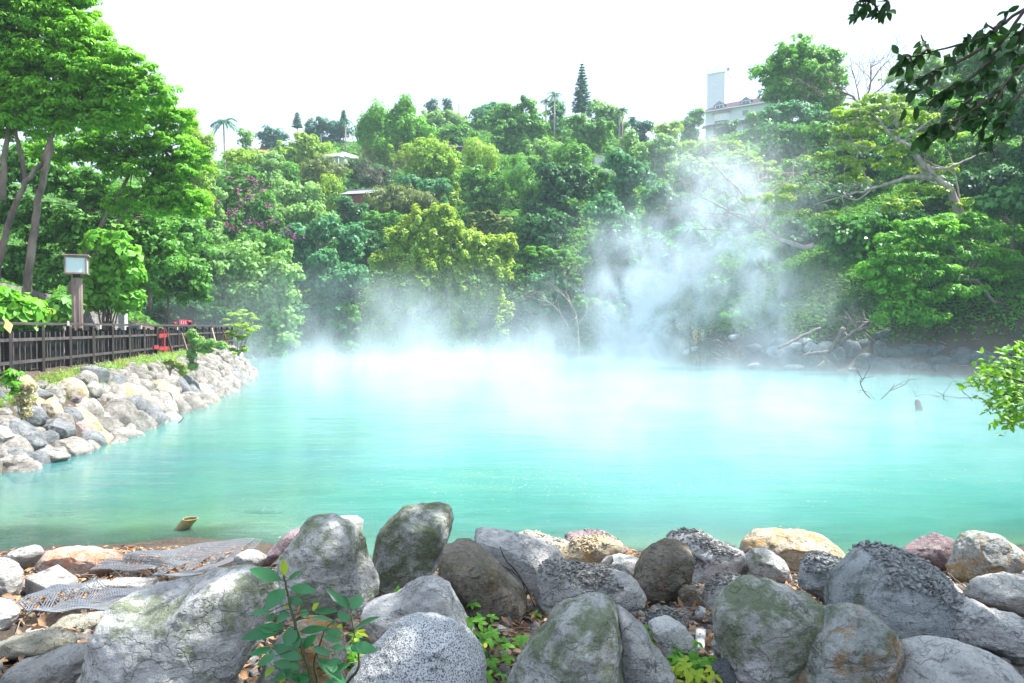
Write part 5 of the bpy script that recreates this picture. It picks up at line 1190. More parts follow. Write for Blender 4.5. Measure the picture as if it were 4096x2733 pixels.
def house(label, px, py, d, w, h, dep, yaw, wallm, roofm, roof_h=1.5, over=0.5, flat=False, wins=()):
    """small house whose eave line sits at (px,py); most of it hides behind trees"""
    e = at(px, py, d); root = empty("house", (e[0], d, e[2] - h), label, "house"); root.rotation_euler = (0, 0, R(yaw))
    MB().box((0, dep/2, h/2 - 1.5), (w, dep, h + 3)).build("wall", wallm, root)
    if flat:
        MB().box((0, dep/2 - over/2, h + .35), (w + over, dep + over, .7)).build("roof", roofm, root)
        MB().box((0, -over - .6, h - .25), (w + over, 1.4, .12)).build("awning", M_white, root)
        m = MB(); [m.box((x, -over - 1.2, h/2), (.12, .12, h)) for x in (-w/2, w/2)]; m.build("pillars", M_white, root)
    else:
        m = MB(); m.v = [(-w/2-over,-over,h),(w/2+over,-over,h),(w/2+over,dep+over,h),(-w/2-over,dep+over,h),(-w/2-over,dep/2,h+roof_h),(w/2+over,dep/2,h+roof_h)]
        m.f = [(0,1,5,4),(2,3,4,5),(1,2,5),(3,0,4),(3,2,1,0)]; m.build("roof", roofm, root)
        MB().box((0, dep/2, h + roof_h + .05), (w + 2*over, .3, .2)).build("ridge", roofm, root)
    for x, z in wins: f = MB().box((x, -.04, z), (1.1, .1, 1.0)).build("window", M_white, root); MB().box((x, -.1, z), (.9, .05, .8)).build("pane", M_glass, f)
def rib(name, col, sc):
    s = NT(name); co = s.n("ShaderNodeTexCoord").outputs['Object']
    w = s.n("ShaderNodeTexWave", {'Vector': co, 'Scale': sc, 'Distortion': 0.6, 'Detail': 2.0}, bands_direction='X').outputs['Fac']
    n = s.noise(co, 1.5, 5.0); c = s.mix(n, c4(tuple(x*.7 for x in col)), c4(tuple(x*1.3 for x in col)))
    c = s.mix(s.math('MULTIPLY', w, 0.35), c, c4(tuple(x*.5 for x in col)))
    return s.done(s.pbr(c, .75, s.bump(w, .6, .05)))
M_orange = rib("orange_tiles", (0.50, 0.17, 0.07), 3.5); M_slate = rib("grey_slate", (0.30, 0.31, 0.36), 2.0); M_darkroof = rib("dark_roof", (0.10, 0.09, 0.13), 2.5)
house("temple-like house with dark maroon gable and orange tiled roof ridge", 268, 154, 150, 7.2, 3, 7, 18, simple("maroon", (0.16, 0.04, 0.05)), M_orange, 1.5, .5)
house("white flat-roofed terrace house half hidden by the yellow-green tree", 333, 158, 138, 5.6, 3, 6, -28, M_white, M_white, flat=True, wins=((-1.2, 1.7),))
house("low house with a weathered grey slate roof on the left slope", 358, 194, 104, 4.4, 2.2, 5, -14, simple("brick_red", (0.22, 0.09, 0.07)), M_slate, 1.0, .4, wins=((-1.5, 1.4),))
house("dark roofed cottage with a small chimney behind the domed tree", 453, 147, 138, 4.6, 2.5, 5, 22, simple("dark_wood", (0.10, 0.07, 0.07)), M_darkroof, 0.9, .5)
def garden_wall():
    d = 124; a = at(594, 158, d); b_ = at(641, 152, d + 3); a[2] -= 2.2; c = (a + b_) / 2
    root = empty("garden_wall", a, "grey garden wall with a railing on the hill above the steam", "wall"); root["kind"] = "thing"
    MB().bar((a[0], a[1], a[2] + 0.9), (b_[0], b_[1], a[2] + 0.9), .3, 2.8).build("wall_body", simple("concrete_wall", (0.42, 0.43, 0.48), .85, .2), root, origin=a)
    m = MB(); z = a[2] + 3.0
    for zz in (z, z - .35): m.bar((a[0], a[1], zz), (b_[0], b_[1], zz), .06, .06)
    for k in range(16): q = a + (b_ - a) * k / 15; m.box((q[0], q[1], z - .35), (.06, .06, .8))
    m.build("railing", simple("railing", (0.3, 0.3, 0.35)), root, origin=a)
garden_wall()
def hill_posts():
    for lab, px, yt, yb, d in [("grey street lamp pole beside the white terrace house", 321, 134, 158, 140), ("bare thin pole on the ridge beside the spindly tree", 459, 104.5, 115, 176)]:
        a, b_ = at(px, yt, d), at(px, yb, d); m = MB().tube([b_, a], .12, 6)
        if px < 400: m.bar(a, a + (1.0, 0, 0.05), .16, .1)
        o = m.build("street_lamp" if px < 400 else "pole", simple("pole_grey%d" % int(px), (.35,.36,.38)), origin=b_); tag(o, lab, "pole")
hill_posts()

# ------------------------------------------------------------------ bare and half-bare trees on the right slope
c3 = crop(2730, 0, .5813); c6 = crop(2730, 911, .5813)
def limbs_tree(label, d, limbs, twigs, crown=None, bark=None, name='bare_tree', seed=1, drop=True):
    p0 = limbs[0][0][0]; q0 = at(p0[0], p0[1], d); gz = H1(q0[0], d)
    root = empty(name, (q0[0], d, min(gz, q0[2])), label, "tree"); org = np.array(root.location); mb = MB(); rg = np.random.default_rng(seed)
    if drop and q0[2] > gz: mb.tube([(q0[0], d + .3, gz - .3), (q0[0] + .1, d + .1, (gz + q0[2]) / 2), tuple(q0)], [limbs[0][1] * 1.25, limbs[0][1] * 1.1, limbs[0][1]], 8)
    allq = []
    for pts, r0, r1 in limbs: allq.append((limb_px(mb, pts, d, r0, r1, 7), r0, r1))
    tips = []
    for Q, r0, r1 in allq:
        for k in range(twigs):
            i = rg.integers(len(Q) // 3, len(Q)); t_ = unit(Q[min(i + 1, len(Q) - 1)] - Q[max(i - 1, 0)])
            r = max(r0 + (r1 - r0) * i / len(Q), .02) * .5
            dd = t_ + rg.normal(size=3) * np.array([.8, .8, .7]); grow(mb, Q[i], dd, rg.uniform(1.2, 2.6) * d / 60, max(r, .03), 2, rg, .4, .2, 3, tips)
    mb.build("trunk", bark or M_bark_pale, root, True, origin=org)
    if crown:
        V, Q, T, CC = crown_arrays(crown[0], d, crown[1], crown[3], crown[4]); link_mesh("crown", np_mesh("crown", V - org, Q, False, {'tint': T}), LM[crown[2]], root)
    return root
limbs_tree("great leaning tree with thick crooked grey limbs and yellow-green leaf pads", 56,
  [(c3([(1960,1640),(1900,1450),(1850,1330),(1780,1250),(1690,1170),(1610,1080),(1560,1000),(1480,960),(1400,910),(1370,850),(1350,820)]), .34, .07),
   (c3([(1720,1222),(1560,1215),(1430,1262),(1290,1300),(1100,1350),(900,1410)]), .20, .04),
   (c3([(1690,1150),(1780,1170),(1860,1140),(1960,1100),(2050,1055)]), .14, .05),
   (c3([(1540,960),(1440,1010),(1330,1020),(1200,1000),(1120,980)]), .11, .03),
   (c3([(1540,950),(1610,900),(1700,830),(1780,790)]), .11, .03), (c3([(1490,900),(1350,890),(1230,860),(1200,840)]), .09, .03),
   (c3([(1300,1290),(1260,1210),(1220,1160),(1100,1100)]), .09, .03), (c3([(1290,1310),(1200,1385),(1100,1350),(1000,1330)]), .08, .03),
   (c3([(1480,960),(1490,900),(1450,830),(1460,760)]), .12, .05), (c3([(1910,1400),(1880,1200),(1830,1040)]), .07, .03)], 3,
  ([(770,200,26,5,-1),(800,190,26,5,0),(818,214,22,5,-1),(850,178,30,6,1),(880,165,34,6,0),(905,150,34,6,0),(862,148,26,6,1),(835,158,24,5,0),(925,190,30,6,0),(900,206,26,6,-1),(938,170,28,6,1),(872,130,34,6,0),(905,118,36,6,0),(850,112,24,5,1),(940,135,30,6,0),(890,98,30,5,0),(960,205,20,6,0),(780,214,18,4,0)], 'spray', 'yellow', 4.0, .75), name='leaning_tree', seed=3)
limbs_tree("bare white-branched tree reaching into the steam from a reddish trunk", 56,
  [(c6([(905,120),(840,140),(760,112),(680,85),(600,35),(540,0)]) + c3([(480,1500),(440,1400),(380,1290),(300,1222),(200,1120)]), .22, .04),
   (c3([(480,1510),(560,1360),(640,1300),(750,1240),(830,1195)]), .10, .03), (c3([(530,1560),(360,1480),(210,1390),(60,1330)]), .10, .03),
   (c3([(440,1400),(520,1290),(560,1180)]), .06, .02), (c6([(560,5),(420,18),(250,15),(90,10),(10,-20)]), .07, .02), (c3([(380,1290),(250,1180),(190,1060)]), .05, .02),
   (c3([(480,1500),(330,1460),(220,1480),(60,1440)]), .06, .02)], 6, None, simple("pinkish_bark", (0.42, 0.33, 0.30), .8, .3, 4), seed=5, drop=False)
limbs_tree("leafless grey treetop standing out in front of the skyline", 78,
  [(c3([(1250,800),(1230,720),(1150,650),(1020,600),(980,470)]), .16, .04), (c3([(1150,650),(1050,660),(950,650),(880,600)]), .08, .03), (c3([(1230,720),(1290,620),(1300,500),(1290,430)]), .12, .03),
   (c3([(1240,700),(1380,600),(1480,480)]), .10, .03), (c3([(1220,700),(1200,600),(1170,480)]), .08, .03), (c3([(1300,560),(1360,470),(1440,400)]), .07, .02)], 7, None, M_bark, seed=9)
limbs_tree("leafless brown twiggy bush between the dark tree and the domed yellow tree", 108, [([(385,196),(384,184),(380,172)], .08, .03), ([(386,196),(389,182),(394,168)], .07, .02), ([(385,190),(377,178),(370,172)], .05, .02)], 12, None, M_bark, seed=12)
limbs_tree("grey bare twigs low in the steam under the lime-yellow tree", 74, [([(578,330),(576,312),(568,300)], .07, .02), ([(578,325),(590,308),(602,300)], .06, .02), ([(570,330),(560,312),(552,304)], .05, .02)], 6, None, M_bark_pale, seed=14)

# ------------------------------------------------------------------ far shore boulders, driftwood, twigs
def ell(cx, cyy, rx, ry, seed, n=11):
    rg = np.random.default_rng(seed); o = rg.uniform(0, 6)
    return [(cx + rx * math.cos(o + 2*math.pi*k/n) * rg.uniform(.82, 1.08), cyy + ry * math.sin(o + 2*math.pi*k/n) * rg.uniform(.82, 1.08)) for k in range(n)]
FAR = [ # crop6 centre x,y, radii, material, label
 (510,948,62,16,'white',"flat white stone awash at the far waterline, farthest left"), (780,958,85,20,'white',"long flat white stone awash below the driftwood"),
 (995,958,46,22,'grey',"flat grey stone awash just right of the long white one"), (1205,972,55,16,'pale',"low pale stone awash left of the yellow-banded boulder"),
 (770,885,85,45,'grey',"broad grey boulder behind the long flat white stone"), (640,860,60,45,'pale',"pale boulder under the end of the fallen log"),
 (785,818,55,30,'pale',"rounded pale boulder above the broad grey one"), (855,785,55,32,'pale',"highest pale boulder of the far heap under the steam"),
 (665,790,62,36,'grey',"misty grey boulder left of the fallen log"), (895,915,52,40,'grey',"grey boulder at the foot of the driftwood branch"),
 (1000,820,62,42,'ochre',"pinkish boulder behind the broken driftwood stub"), (900,835,58,42,'pale',"pale slanting boulder left of the pinkish one"),
 (1075,880,52,60,'grey',"upright grey boulder behind the driftwood twigs"), (1170,835,62,70,'dark',"dark round boulder right of the driftwood"),
 (1262,805,50,42,'moss',"mossy brown boulder beside the dark round one"), (1275,918,70,56,'grey',"pointed grey boulder standing at the far waterline"),
 (1350,935,55,40,'grey',"grey boulder between the pointed and the yellow-banded ones"), (1445,952,102,52,'grey',"large squarish boulder with a sulphur yellow band at the water"),
 (1365,845,50,62,'grey',"tall grey boulder in the shade behind the pointed one"), (1455,858,58,34,'dark',"dark boulder above the squarish yellow-banded boulder"),
 (1605,848,95,48,'round',"long bluish boulder with a light patch under the layered tree"), (1390,738,50,40,'round',"bluish boulder highest up beneath the layered tree's leaves"),
 (1745,850,70,48,'dark',"shaded boulder right of the long bluish one"), (1785,915,85,36,'round',"flat-topped greenish boulder above the small waterline stone"),
 (1770,968,62,42,'grey',"small pale stone at the far waterline under the flat-topped boulder"), (2055,905,120,58,'round',"broad sloping boulder near the right edge"),
 (2150,945,70,52,'purple',"purplish boulder partly behind the green bush at the right edge"), (1920,880,70,60,'dark',"dark boulder left of the broad sloping boulder"),
 (375,755,55,30,'pale',"pinkish pale rock on the twig-strewn shore in the mist"), (50,862,52,26,'pale',"pale rock at the left end of the misty twig-strewn shore"),
 (1560,940,60,40,'dark',"dark flat rock right of the yellow-banded boulder"), (1660,955,70,34,'dark',"dark low rock at the waterline under the long bluish boulder"), (2290,900,90,60,'dark',"dark boulder at the right edge behind the green bush"),
 (500,830,60,30,'grey',"half-buried grey rock among the driftwood twigs on the shore"), (110,835,50,22,'pale',"low pale rock beside the leftmost misty shore rock"),
]
for i, (x, yy, rx, ry, m, lab) in enumerate(FAR):
    m = {'grey': 'shadegrey', 'pale': 'round', 'dark': 'shadegrey', 'ochre': 'grey', 'moss': 'shadegrey', 'round': 'shadegrey', 'purple': 'shadegrey', 'white': 'pale'}[m] if x > 560 or m != 'white' else m  # tree shade over the far heap is put into darker rock colours
    pts = c6(ell(x, yy, rx * 1.08, ry * 1.12, 40 + i)); c = np.mean(pts, 0); gx = c[0]
    y = ground_hit(c[0], max(p[1] for p in pts) - 1, 44.0, 90) or 52
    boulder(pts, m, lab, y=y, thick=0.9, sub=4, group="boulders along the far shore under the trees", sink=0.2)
# the yellow sulphur band is a deposit on the squarish boulder, part of its colour
M_drift_far = simple('dark_driftwood', (.17, .145, .13), .8, .4, 5)  # darker brown for the far pieces
def drift():
    def stick(label, pts, d, r0, r1, mat=M_drift, name="driftwood", twigs=0, seed=1, cat="driftwood", cropf=c6, n=6):
        pp = cropf(pts); P = np.array([at(p[0], p[1], d) for p in pp]); org = P[np.argmin(P[:, 2])].copy(); mb = MB()
        Q = limb_px(mb, [(p[0], p[1]) for p in pp], d, r0, r1, n); rg = np.random.default_rng(seed)
        for k in range(twigs):
            i = rg.integers(1, len(Q)); grow(mb, Q[i], unit(Q[-1] - Q[0]) + rg.normal(size=3) * .8, .035 * d * rg.uniform(.4, 1), max(r1 * .6, .0006 * d), 1, rg, .4, 0, 2)
        o = mb.build(name, mat, smooth=True, origin=org); tag(o, label, cat)
        return o
    stick("long forked driftwood branch lying down the boulders to the water", [(820,880),(900,862),(1010,852),(1100,782),(1200,700),(1290,650)], 52.0, .08, .15, M_drift_far, twigs=8, seed=2)
    stick("thick broken driftwood stub standing up out of the boulders", [(1020,850),(1060,780),(1110,688)], 51.9, .16, .17, M_drift_far, seed=3)
    stick("pale fallen log lying up the shore in the steam", [(655,828),(740,790),(830,742),(950,690)], 53.5, .13, .10, simple("pinkish_log", (.26,.21,.19), .8), seed=4)
    stick("driftwood prong dropping from the forked branch to the water, longer one", [(1030,865),(1060,905),(1080,938)], 51.2, .05, .03, M_drift_far)
    stick("driftwood prong dropping from the forked branch, nearer the dark stub", [(965,880),(990,905),(1015,935)], 51.3, .05, .03, M_drift_far, twigs=1)
    stick("short thick root end lying at the waterline under the driftwood", [(930,955),(955,938),(975,920)], 51.2, .10, .08, M_bark)
    stick("white curved stick standing in the shallow at the misty shore", [(400,935),(385,880),(378,850),(400,830)], 56, .05, .03)
    stick("straight whitish stick leaning on the misty bank above the shore rocks", [(470,762),(530,722)], 60, .05, .05)
    stick("bent black branch curving up out of the water on the right, left stem", [(1290,1172),(1250,1130),(1225,1080),(1222,1045),(1250,1035),(1320,1022)], 26.5, .022, .008, M_bark_dark, "sunken_branch", 2, 5, "branch")
    stick("thin black branch leaning right out of the water beside the bent one", [(1368,1178),(1410,1140),(1440,1105),(1460,1070)], 26.5, .018, .006, M_bark_dark, "sunken_branch", 2, 6, "branch")
    stick("short twig between the two branches that stick out of the water", [(1325,1180),(1300,1160),(1275,1130)], 26.5, .012, .005, M_bark_dark, "sunken_branch", 1, 7, "branch")
    stick("forked twig sticking out of the water beside the bush on the right", [(1990,1188),(1975,1165),(1930,1130)], 25.5, .015, .006, M_bark_dark, "sunken_branch", 3, 8, "branch")
    stick("barely showing twigs at the water surface left of the forked twig", [(1830,1198),(1800,1180),(1755,1160)], 26, .008, .004, M_bark, "sunken_branch", 2, 9, "branch")
    stick("dark twig reaching out of the water near the stone wall", [(1228,1345),(1250,1325),(1265,1303)], 20.4, .015, .008, M_bark_dark, "sunken_branch", 0, 10, "branch", cropf=crop(0, 911, .5813))
    # stump
    q = at(919.5, 393.5, 28.5); q[2] = -.1; m = MB(); m.tube([q, q + (-.02, 0, .25), q + (-.07, 0, .42), q + (-.10, 0, .52)], [.15, .13, .11, .06], 9)
    tag(m.build("stump", M_bark_dark, smooth=True, origin=q), "small dark stump sticking up out of the water on the right", "stump")
drift()
def shore_twigs():
    rg = np.random.default_rng(8); mb = MB(); n = 0
    while n < 330:
        px = rg.uniform(672, 790) if n < 240 else rg.uniform(790, 985); ds = float(interp(px, _pc, _ds)); y = ds + rg.uniform(.1, 4.2); x = (px - 512) / F * y
        z = float(Hn(np.array([x]), np.array([y]))[0]); a = rg.uniform(0, 6.3); L = rg.uniform(.25, .9)
        d = np.array([math.cos(a), math.sin(a) * .5, rg.uniform(-.1, .45)]); p = np.array([x, y, z + .06])
        mb.tube([p, p + d * L * .5 + (0, 0, .04), p + d * L], [.022, .018, .008], 4, cap=False); n += 1
    tag(mb.build("twig_debris", M_drift, smooth=True), "tangle of washed-up twigs on the misty right-hand shore", "twigs", kind="stuff")
shore_twigs()
def pampas():
    for lab, px, py, d, nb, seed in [("clump of pampas grass with drooping straw blades at the misty shore", 702, 318, 62, 260, 1), ("plumed pampas grass higher on the slope in the steam", 686, 268, 66, 200, 2)]:
        p = at(px, py, d); gz = H1(p[0], d); rg = np.random.default_rng(seed); org = np.array([p[0], d, min(gz, p[2]) - .1]); V = []; Q = []; t = []; nv = 0
        for k in range(nb):
            a = rg.uniform(0, 6.3); L = rg.uniform(1.2, 2.6); dv = np.array([math.cos(a), math.sin(a), 0]); s = np.linspace(0, 1, 6)[:, None]
            q = org + dv * s * L * .65 + np.array([0, 0, 1]) * (s * L * 1.0 - s ** 2 * L * rg.uniform(.6, 1.25)); sd = np.array([-dv[1], dv[0], 0]) * .028
            w = (1 - s * .85); V.append(np.stack([q - sd * w, q + sd * w], 1).reshape(-1, 3))
            for i in range(5): Q.append([nv + 2*i, nv + 2*i + 1, nv + 2*i + 3, nv + 2*i + 2])
            nv += 12; t += [rg.random()] * 12
        root = empty("pampas_grass", org, lab, "pampas grass")
        link_mesh("blades", np_mesh("blades", np.concatenate(V) - org, np.array(Q), False, {'tint': t}), LM['straw'], root)
        P = []; 
        for k in range(6):
            a = rg.uniform(0, 6.3); h = org + np.array([math.cos(a) * .7, math.sin(a) * .5, rg.uniform(2.0, 2.9)])
            P.append(h + rg.normal(size=(60, 3)) * np.array([.12, .12, .32]))
        P = np.concatenate(P); V2, Q2 = leaf_quads(P, rg.normal(size=P.shape), .16, .3, .8)
        link_mesh("plume", np_mesh("plume", V2 - org, Q2, False, {'tint': np.repeat(rg.random(len(P)), 4)}), LM['straw'], root)
pampas()

# ------------------------------------------------------------------ curved near leaves
def near_leaves(P, T, Nn, L, W, curl=0.25, cup=0.18):
    """leaf blades with a midrib: P base, T direction, Nn facing, L length, W width arrays -> V,Q"""
    n = len(P); T = unit(T); Nn = unit(Nn - T * np.sum(Nn * T, 1, keepdims=True)); S = np.cross(T, Nn)
    st = np.array([0, .12, .32, .55, .78, .93, 1.0]); wd = np.array([.04, .5, .93, 1.0, .66, .28, .01]); V = np.zeros((n, len(st), 3, 3))
    L = np.asarray(L).reshape(n, 1); W = np.asarray(W).reshape(n, 1); curl = np.asarray(curl).reshape(-1, 1) * np.ones((n, 1))
    for i, (s, w) in enumerate(zip(st, wd)):
        c = P + T * L * s - Nn * L * curl * s * s
        V[:, i, 1] = c; h = Nn * W * .5 * w * cup * 2
        V[:, i, 0] = c - S * W * .5 * w + h; V[:, i, 2] = c + S * W * .5 * w + h
    k = len(st) * 3; Q = []
    for i in range(len(st) - 1):
        for j in range(2): Q.append([i*3 + j, i*3 + j + 1, i*3 + j + 4, i*3 + j + 3])
    Q = (np.array(Q)[None] + (np.arange(n) * k)[:, None, None]).reshape(-1, 4)
    return V.reshape(-1, 3), Q, k

def shade_tree():
    root = empty("ficus_tree", (10.2, 1.5, 1.4), "big tree reaching in from above with dark oval leaves on hanging twigs", "tree"); org = np.array(root.location); mb = MB(); rg = np.random.default_rng(31)
    fork = np.array([9.6, 3.0, 7.5]); mb.tube([org - (0, 0, .4), org + (0, .4, 3), fork], [.42, .34, .28], 12)
    lobes = [(4.2, 4.9, 10.6, 2.4, 2.2, 1.2), (6.4, 6.4, 11.2, 3.2, 3.0, 1.5), (9.4, 4.8, 11.4, 3.2, 2.6, 1.5), (4.8, 7.8, 11.0, 2.6, 1.9, 1.1), (11.6, 5.2, 11.6, 2.4, 2.2, 1.3), (6.8, 3.6, 10.6, 2.8, 2.0, 1.2), (10.0, 3.0, 10.8, 2.6, 2.0, 1.2)]
    VV = []; QQ = []; nv = 0
    for (x, y, z, a, b_, c) in lobes:
        P, N, cc = clump_points(np.array([x, y, z]), np.array([a, b_, c]), int(15 * a * b_), 26, .40, .7, .6, nseed())
        V, Q = leaf_quads(P, N, .20 * rg.uniform(.7, 1.3, len(P)), .55, .3); VV.append(V); QQ.append(Q + nv); nv += len(V)
        for q in cc[rg.choice(len(cc), 8)]: mb.tube(curve_pts(fork, q, 6, .05, nseed()), np.linspace(.11, .02, 6), 5, cap=False)
    V = np.concatenate(VV); Q = np.concatenate(QQ)
    link_mesh("crown", np_mesh("crown", V - org, Q, False, {'tint': np.repeat(rg.random(len(V) // 4), 4)}), LM['mid'], root)
    # hanging twigs in view
    B = [([(2700,-120),(2350,60),(2200,170),(2080,260),(1900,310),(1700,360),(1560,400),(1480,370)], 6.2), ([(2500,-60),(2350,60),(2230,250),(2160,330),(2120,420),(2060,560),(1990,680),(1900,800)], 6.0),
         ([(2060,330),(1900,430),(1750,480),(1600,560),(1500,560)], 6.1), ([(2120,420),(1950,560),(1780,640),(1620,720)], 6.0), ([(2600,300),(2350,450),(2200,600),(2050,720),(1900,830),(1740,860),(1690,880)], 5.8),
         ([(1900,800),(1860,900),(1830,970)], 5.9), ([(2600,400),(2350,600),(2250,740),(2180,880),(2120,980),(2150,1080)], 5.6), ([(2500,50),(2350,200),(2300,350),(2330,480)], 5.9), ([(1780,640),(1720,700),(1690,760)], 6.0),
         ([(2200,600),(2100,850),(2000,950)], 5.8), ([(1750,480),(1690,580),(1600,640),(1580,620)], 6.1), ([(1990,680),(1900,740),(1780,860),(1720,960)], 5.9), ([(1700,360),(1660,300),(1640,240)], 6.2), ([(2200,170),(2250,60)], 6.2), ([(2200,170),(2130,200),(2090,160)], 6.2),
         ([(1330,-200),(1310,-60),(1290,0),(1250,80)], 6.4), ([(1310,-60),(1400,0),(1425,20)], 6.4), ([(1290,0),(1220,10),(1190,20)], 6.4), ([(1300,-30),(1330,50),(1360,90)], 6.4), ([(2400,300),(2330,420),(2290,470)], 5.7), ([(2060,700),(2000,820),(1960,860)], 5.8)]
    P = []; T = []; L = []; main = []
    for pts, d in B:
        pp = c3(pts); Qp = limb_px(mb, [(a, b_) for a, b_ in pp], d, .016, .004, 5); main.append(Qp)
        ln = sum(np.linalg.norm(np.diff(Qp, axis=0), axis=1)); k = max(4, int(ln / .043))
        for j in range(k):
            s = rg.uniform(.25 if len(pts) > 4 else .0, 1) * (len(Qp) - 1); i = int(s); p = Qp[i] + (Qp[min(i + 1, len(Qp) - 1)] - Qp[i]) * (s - i)
            if rg.random() < .3:   # short side twig with a few leaves
                dd = unit(np.array([-.5, 0, -.6]) + rg.normal(size=3) * .6); e = p + dd * rg.uniform(.08, .22); mb.tube([p, e], [.003, .0015], 3, cap=False)
                for _ in range(3): P.append(p + (e - p) * rg.uniform(.4, 1)); T.append(np.array([-.35, -.1, -.8]) + rg.normal(size=3) * .45); L.append(rg.uniform(.07, .12))
            P.append(p); T.append(np.array([-.4, -.1, -.75]) + rg.normal(size=3) * .6); L.append(rg.uniform(.075, .13))
    P = np.array(P); T = np.array(T); L = np.array(L); N = rg.normal(size=P.shape) * .7 + np.array([0, -.7, .4])
    V, Q, k = near_leaves(P, T, N, L, L * rg.uniform(.42, .58, len(L)), .2)
    for s, e in ((main[15][0], fork + (-2.5, 2.0, 3.6)), (main[0][0], fork + (.6, 1.5, 2.0)), (main[1][0], fork + (.6, 1.5, 2.0)), (main[4][0], fork + (.3, 1.0, 1.0)), (main[6][0], fork + (.3, 1.0, 1.0)), (main[7][0], fork + (.3, 1.0, 1.0))):
        mb.tube(curve_pts(e, s, 6, .03, nseed()), np.linspace(.05, .016, 6), 6, cap=False)
    mb.tube(curve_pts(fork, fork + (.6, 1.5, 2.0), 4, 0, 3), [.2, .16, .1, .05], 6)
    link_mesh("hanging_leaves", np_mesh("hanging_leaves", V - org, Q, True, {'tint': np.repeat(rg.random(len(P)), k)}), LM['shade'], root)
    mb.build("trunk", M_bark_dark, root, True, origin=org)
shade_tree()

def edge_bush():
    d = 7.0; root0 = at(1075, 470, d); rg = np.random.default_rng(17)
    root = empty("leafy_bush", (root0[0], d, H1(root0[0], d)), "sunlit leafy bush reaching in from the right edge over the water", "bush"); org = np.array(root.location); mb = MB()
    hub = at(1070, 430, d); mb.tube([org, (org + hub) / 2 + (.1, 0, 0), hub], [.05, .04, .03], 6)
    B = [([(2600,1100),(2350,1060),(2150,1060),(1990,1092)]), ([(2600,1000),(2350,950),(2270,880),(2230,860)]), ([(2600,1130),(2350,1130),(2200,1150),(2080,1190)]), ([(2350,1130),(2200,1180),(2120,1235)]), ([(2600,1250),(2400,1250),(2300,1290),(2220,1310)]), ([(2350,1060),(2200,1020),(2090,1030),(2040,1045)]),
         ([(2600,1050),(2400,1000),(2250,960),(2150,965),(2100,960)]), ([(2400,1300),(2300,1340),(2200,1350)]), ([(2350,1130),(2260,1200),(2230,1250)]), ([(2600,930),(2400,900),(2330,870)]), ([(2600,1180),(2420,1180),(2330,1160)]), ([(2500,1080),(2400,1090),(2250,1090)]), ([(2400,1000),(2300,1010),(2200,1000)])]
    P = []; T = []; L = []
    for pts in B:
        dd = d + rg.uniform(-.25, .25); Qp = limb_px(mb, c6(pts), dd, .009, .003, 4); dr = unit(Qp[-1] - Qp[0])
        mb.tube([hub, Qp[0]], [.02, .009], 4)
        for j in range(int(16 + 5 * len(pts))):
            s = rg.uniform(.15, 1) ** .8 * (len(Qp) - 1); i = min(int(s), len(Qp) - 2); p = Qp[i] + (Qp[i + 1] - Qp[i]) * (s - i)
            off = rg.normal(size=3) * np.array([.05, .09, .05]); q = p + off; mb.tube([p, q], .0016, 3, cap=False)
            for _ in range(2): P.append(q); T.append(dr * .7 + np.array([0, 0, .35]) + rg.normal(size=3) * .6); L.append(rg.uniform(.045, .085))
    P = np.array(P); T = np.array(T); L = np.array(L); N = rg.normal(size=P.shape) * .4 + np.array([0.1, -.5, .8])
    V, Q, k = near_leaves(P, T, N, L, L * .48, .25)
    link_mesh("foliage", np_mesh("foliage", V - org, Q, True, {'tint': np.repeat(rg.random(len(P)), k)}), LM['young2'], root)
    P2 = []; 
    mb.build("branches", M_bark_dark, root, True, origin=org)
    mb = MB()
edge_bush()

